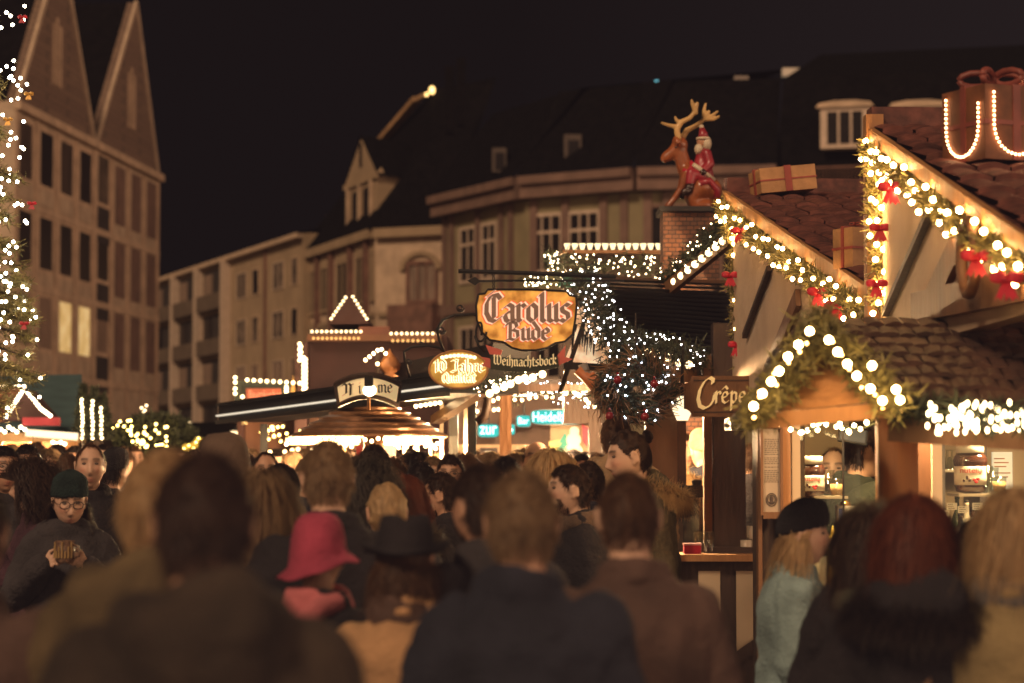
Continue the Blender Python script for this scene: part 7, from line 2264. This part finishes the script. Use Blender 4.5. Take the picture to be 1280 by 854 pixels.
# ---------- middle rows, in focus
person('woman in dark teal knit hat and glasses drinking from a mug', 86, 588, 10.8, 8, kind='mug', hair='hatbob', hc=HDARK, coat='parka', cc=C_CHAR, hat='knit', hatc=C_KNIT, glasses=True, skin=SKINL)
person('curly dark haired woman in a plum coat raising one hand', 46, 580, 11.3, -78, kind='hand', hair='curly', hc=HDARK, coat='coat', cc=C_PLUM, skin=SKINL)
person('balding man with a stern face in an open dark jacket', 113, 556, 13.0, 10, hair='receding', hc=HBROWN, coat='jacket', cc=C_BLACK, skin=SKINL)
person('dark haired man with glasses just above the curly haired woman', 34, 557, 13.4, 14, hair='short', hc=HBLACK, coat='jacket', cc=C_BLACK, glasses=True)
person('dark haired man with glasses at the left picture edge', 5, 559, 12.6, 26, hair='short', hc=HBLACK, coat='jacket', cc=C_CHAR, glasses=True)
person('dark haired man in profile facing left with ear showing, left of the tall man', 355, 581, 11.8, -112, hair='short', hc=HBLACK, coat='jacket', cc=C_CHAR)
person('man with high forehead and glasses facing the camera under the left awning', 332, 566, 14.6, 8, hair='receding', hc=HDARK, coat='jacket', cc=C_BLACK, glasses=True)
person('dark haired man from behind with beige collar below the copper roof', 468, 558, 11.0, 190, hair='short', hc=HBLACK, coat='jacket', cc=C_BEIGE)
person('person in a dark coat with shaggy grey fur hood', 457, 583, 9.9, 184, kind='woman', hair='curly', hc=hairm('fur_grey', (.05, .04, .03)), coat='parka', cc=C_BLACK, fur=FURG)
person('woman with streaky blond ponytail seen from behind', 484, 607, 8.9, 188, kind='woman', hair='pony', hc=HBLOND, coat='jacket', cc=C_BLACK)
person('woman with chin length auburn bob seen from behind', 505, 596, 10.2, 172, kind='woman', hair='bob', hc=HRED, coat='parka', cc=C_BLACK, fur=FURG)
person('dark haired person in black from behind next to the auburn bob', 527, 579, 12.6, 182, hair='short', hc=HBLACK, coat='jacket', cc=C_BLACK)
person('dark haired man with glasses and beard in profile facing left', 556, 592, 11.6, -104, hair='short', hc=HDARK, coat='jacket', cc=C_BLACK, glasses=True, beard=(BEARD, HDARK))
person('man with glasses and dark hair facing the camera below the oval sign', 564, 570, 13.6, -6, hair='short', hc=HDARK, coat='jacket', cc=C_CHAR, glasses=True)
person('bearded young man with dark quiff and brown scarf looking left', 716, 582, 10.4, -80, hair='short', hc=HDARK, coat='jacket', cc=C_BLACK, scarf=C_SCARF, beard=(BEARD, HDARK), skin=SKINL)
person('woman with long blond hair beside the bearded young man', 686, 564, 11.4, 140, kind='woman', hair='long', hc=HBLOND, coat='jacket', cc=C_BLACK, skin=SKINL)
person('dark haired man from behind just right of the bearded young man', 737, 578, 11.9, 200, hair='short', hc=HDARK, coat='jacket', cc=C_NAVY)
person('bald man behind the blond woman under the turquoise sign', 674, 552, 16.2, -50, hair='bald', hc=HBROWN, coat='jacket', cc=C_BLACK)
person('fair haired woman left of the bald man', 657, 562, 16.8, -20, kind='woman', hair='long', hc=HSAND, coat='jacket', cc=RED)
person('woman with dark bun looking down left in an olive parka with pale fur hood', 793, 539, 11.6, -78, kind='down', hair='updo', hc=HDARK, coat='parka', cc=cloth('olive_parka', (.05, .038, .02)), fur=FUR, skin=SKINL)
person('man in a beige hooded jacket from behind under the orange brace', 770, 520, 14.2, 172, hair='short', hc=HBROWN, coat='parka', cc=C_BEIGE)
person('dark haired man far back in front of the painted boards', 716, 563, 19.5, 30, hair='short', hc=HBLACK, coat='jacket', cc=C_BLACK)
person('man looking left behind the counter between lamp and post', 857, 543, 18.4, 10, hair='crop', hc=HDARK, coat='jacket', cc=C_BLACK)
person('person in black parka with wool hat and fur hood behind the counter', 879, 538, 17.4, 195, kind='woman', hair=None, coat='parka', cc=C_NAVY, hat='knit', hatc=C_BEIGE, fur=FUR)
person('person in dark clothes right of the dark corner post', 938, 556, 17.2, 190, hair='short', hc=HDARK, coat='jacket', cc=C_BLACK)
person('older moustached vendor with fair hair behind the left hatch glass', 1043, 561, 12.5, -14, hair='receding', hc=HSAND, coat='jacket', cc=C_DGREEN, beard=(MOUS, HBROWN), skin=SKINL)
person('vendor in dark green pullover reaching up to the tablet behind the glass', 1076, 536, 12.1, 100, kind='take', hair='short', hc=HDARK, coat='jacket', cc=C_DGREEN)
person('person in a dark cap behind the balding man', 141, 562, 15.4, 150, hair='short', hc=HBLACK, coat='jacket', cc=C_BLACK, hat='knit', hatc=C_KNITB)
person('fair haired woman facing the camera between the glasses man and balding man', 61, 562, 17.0, 6, kind='woman', hair='bob', hc=HSAND, coat='jacket', cc=C_BLACK)
person('light brown haired person from behind left of the balding man', 84, 569, 15.4, 180, kind='woman', hair='pony', hc=HBROWN, coat='jacket', cc=C_BROWN)
person('grey haired man facing away far back under the copper roof', 510, 566, 17.0, 150, hair='short', hc=HGREY, coat='jacket', cc=C_BEIGE)
person('person with light cap of hair left of the brown timber post', 598, 570, 15.5, 170, hair='short', hc=HSAND, coat='jacket', cc=C_BROWN)
# ---------- far filler heads
far_r = random.Random(11)
for i, (px, top, Y) in enumerate([(18, 560, 21), (46, 558, 23), (74, 560, 22), (96, 563, 20), (128, 560, 23), (152, 565, 19), (168, 562, 22), (205, 566, 21), (222, 565, 23), (243, 568, 19), (262, 566, 22), (300, 567, 20), (316, 566, 23), (346, 568, 21), (368, 569, 19), (384, 566, 23), (436, 567, 20), (448, 570, 18.5), (492, 568, 21), (540, 568, 20), (548, 571, 18.6), (582, 572, 19.5), (592, 569, 22), (614, 572, 18.5), (640, 572, 19), (648, 570, 21.5), (690, 570, 20.5), (700, 572, 18.8), (732, 570, 21), (745, 572, 18), (446, 575, 14.6), (492, 578, 14.2), (520, 571, 15.2), (541, 576, 14.4), (583, 574, 15.0), (617, 570, 15.6), (633, 577, 14.2), (645, 573, 16.2), (697, 575, 15.0), (727, 571, 16.0), (751, 576, 14.5), (306, 574, 15.2), (384, 576, 14.0)]):
    k = far_r.choice(['man', 'man', 'woman'])
    person('small far figure deep in the crowd with little but the head showing', px, top - 4, Y, far_r.choice([0, 20, -30, 35, 12, -15, -60, 180, -110]), kind=k,
           hair=far_r.choice(['short', 'crop', 'fringe']) if k == 'man' else far_r.choice(['bob', 'long', 'pony']), hc=far_r.choice([HBLACK, HDARK, HBROWN, HSAND]),
           coat='jacket', cc=far_r.choice([C_BLACK, C_CHAR, C_NAVY, C_BROWN]), skin=far_r.choice([SKIN, SKINL]), group='small far figures deep in the crowd')

ar_ = [o for o in PEOPLE if 'auburn haired person' in o['label']][0]
mb = MB(); mb.tube([V((-.13, .12, 1.47)), V((-.08, .165, 1.38)), V((.02, .185, 1.22)), V((.12, .175, 1.06)), V((.20, .12, .95))], [.012] * 5, 6)
dress('bag_strap', mb.mesh('bag_strap', [C_GREY], True), cloth('brown_strap', (.16, .09, .055)), ar_)
# things held
mw = [o for o in PEOPLE if 'drinking from a mug' in o['label']][0]
s_ = mw.scale[0]
bpy.context.view_layer.update()
mp_ = mw.matrix_world @ V((0, -.335, 1.34))
t = mug(mp_, mat('printed_mug', (.14, .08, .05), .3, .6, 45, spec=.6), 'small dark printed mug held by the woman in the teal knit hat', None, .095, .043)
mb = MB(); 
for k in range(9): a = -2.9 + k * .32; mb.box((.0435 * cos(a) - .004, .0435 * sin(a) - .004, .02), (.0435 * cos(a) + .004, .0435 * sin(a) + .004, .02 + .03 + .02 * (k % 3)))
ob('print', mb, mat('mug_gold_print', (.26, .16, .06), .4), t, False, False)
tb = thing('tablet', 'black tablet tilted behind the top of the left hatch glass', 'tablet', P(1066, 545, 11.8)); tb.rotation_euler = (R(-28), R(10), 0)
mb = MB(); mb.box((-.072, -.006, -.042), (.072, .006, .042)); ob('case', mb, mat('tablet_black', (.012, .011, .011), .3), tb, False, False)
mb = MB(); mb.box((-.062, -.0075, -.033), (.062, -.0062, .035)); ob('screen', mb, mat('tablet_screen', (.03, .032, .036), .12, .1, 3, emit=(.5, .55, .6), est=.03), tb, False, False)
mb = MB(); mb.tube([(0, .01, 0), (0, .10, .14)], .012, 8); ob('mount_arm', mb, STEEL, tb, False, False)
# ------------------------------------------------------------------ render settings
sc.view_settings.view_transform = 'Standard'
sc.view_settings.look = 'None'
sc.view_settings.exposure = 0
sc.view_settings.gamma = 1
# tone curve lifts all blacks a little, a faded grade
sc.view_settings.use_curve_mapping = True
cm = sc.view_settings.curve_mapping
for k, lift in enumerate((.0066, .0044, .0048)):
    cm.curves[k].points[0].location = (0, lift)
cm.update()
c = sc.cycles
c.use_denoising = True
c.max_bounces = 6; c.diffuse_bounces = 3; c.glossy_bounces = 3; c.transparent_max_bounces = 12; c.transmission_bounces = 4
c.sample_clamp_indirect = 3.0
c.use_light_tree = True
c.caustics_reflective = False; c.caustics_refractive = False
bpy.context.view_layer.update()
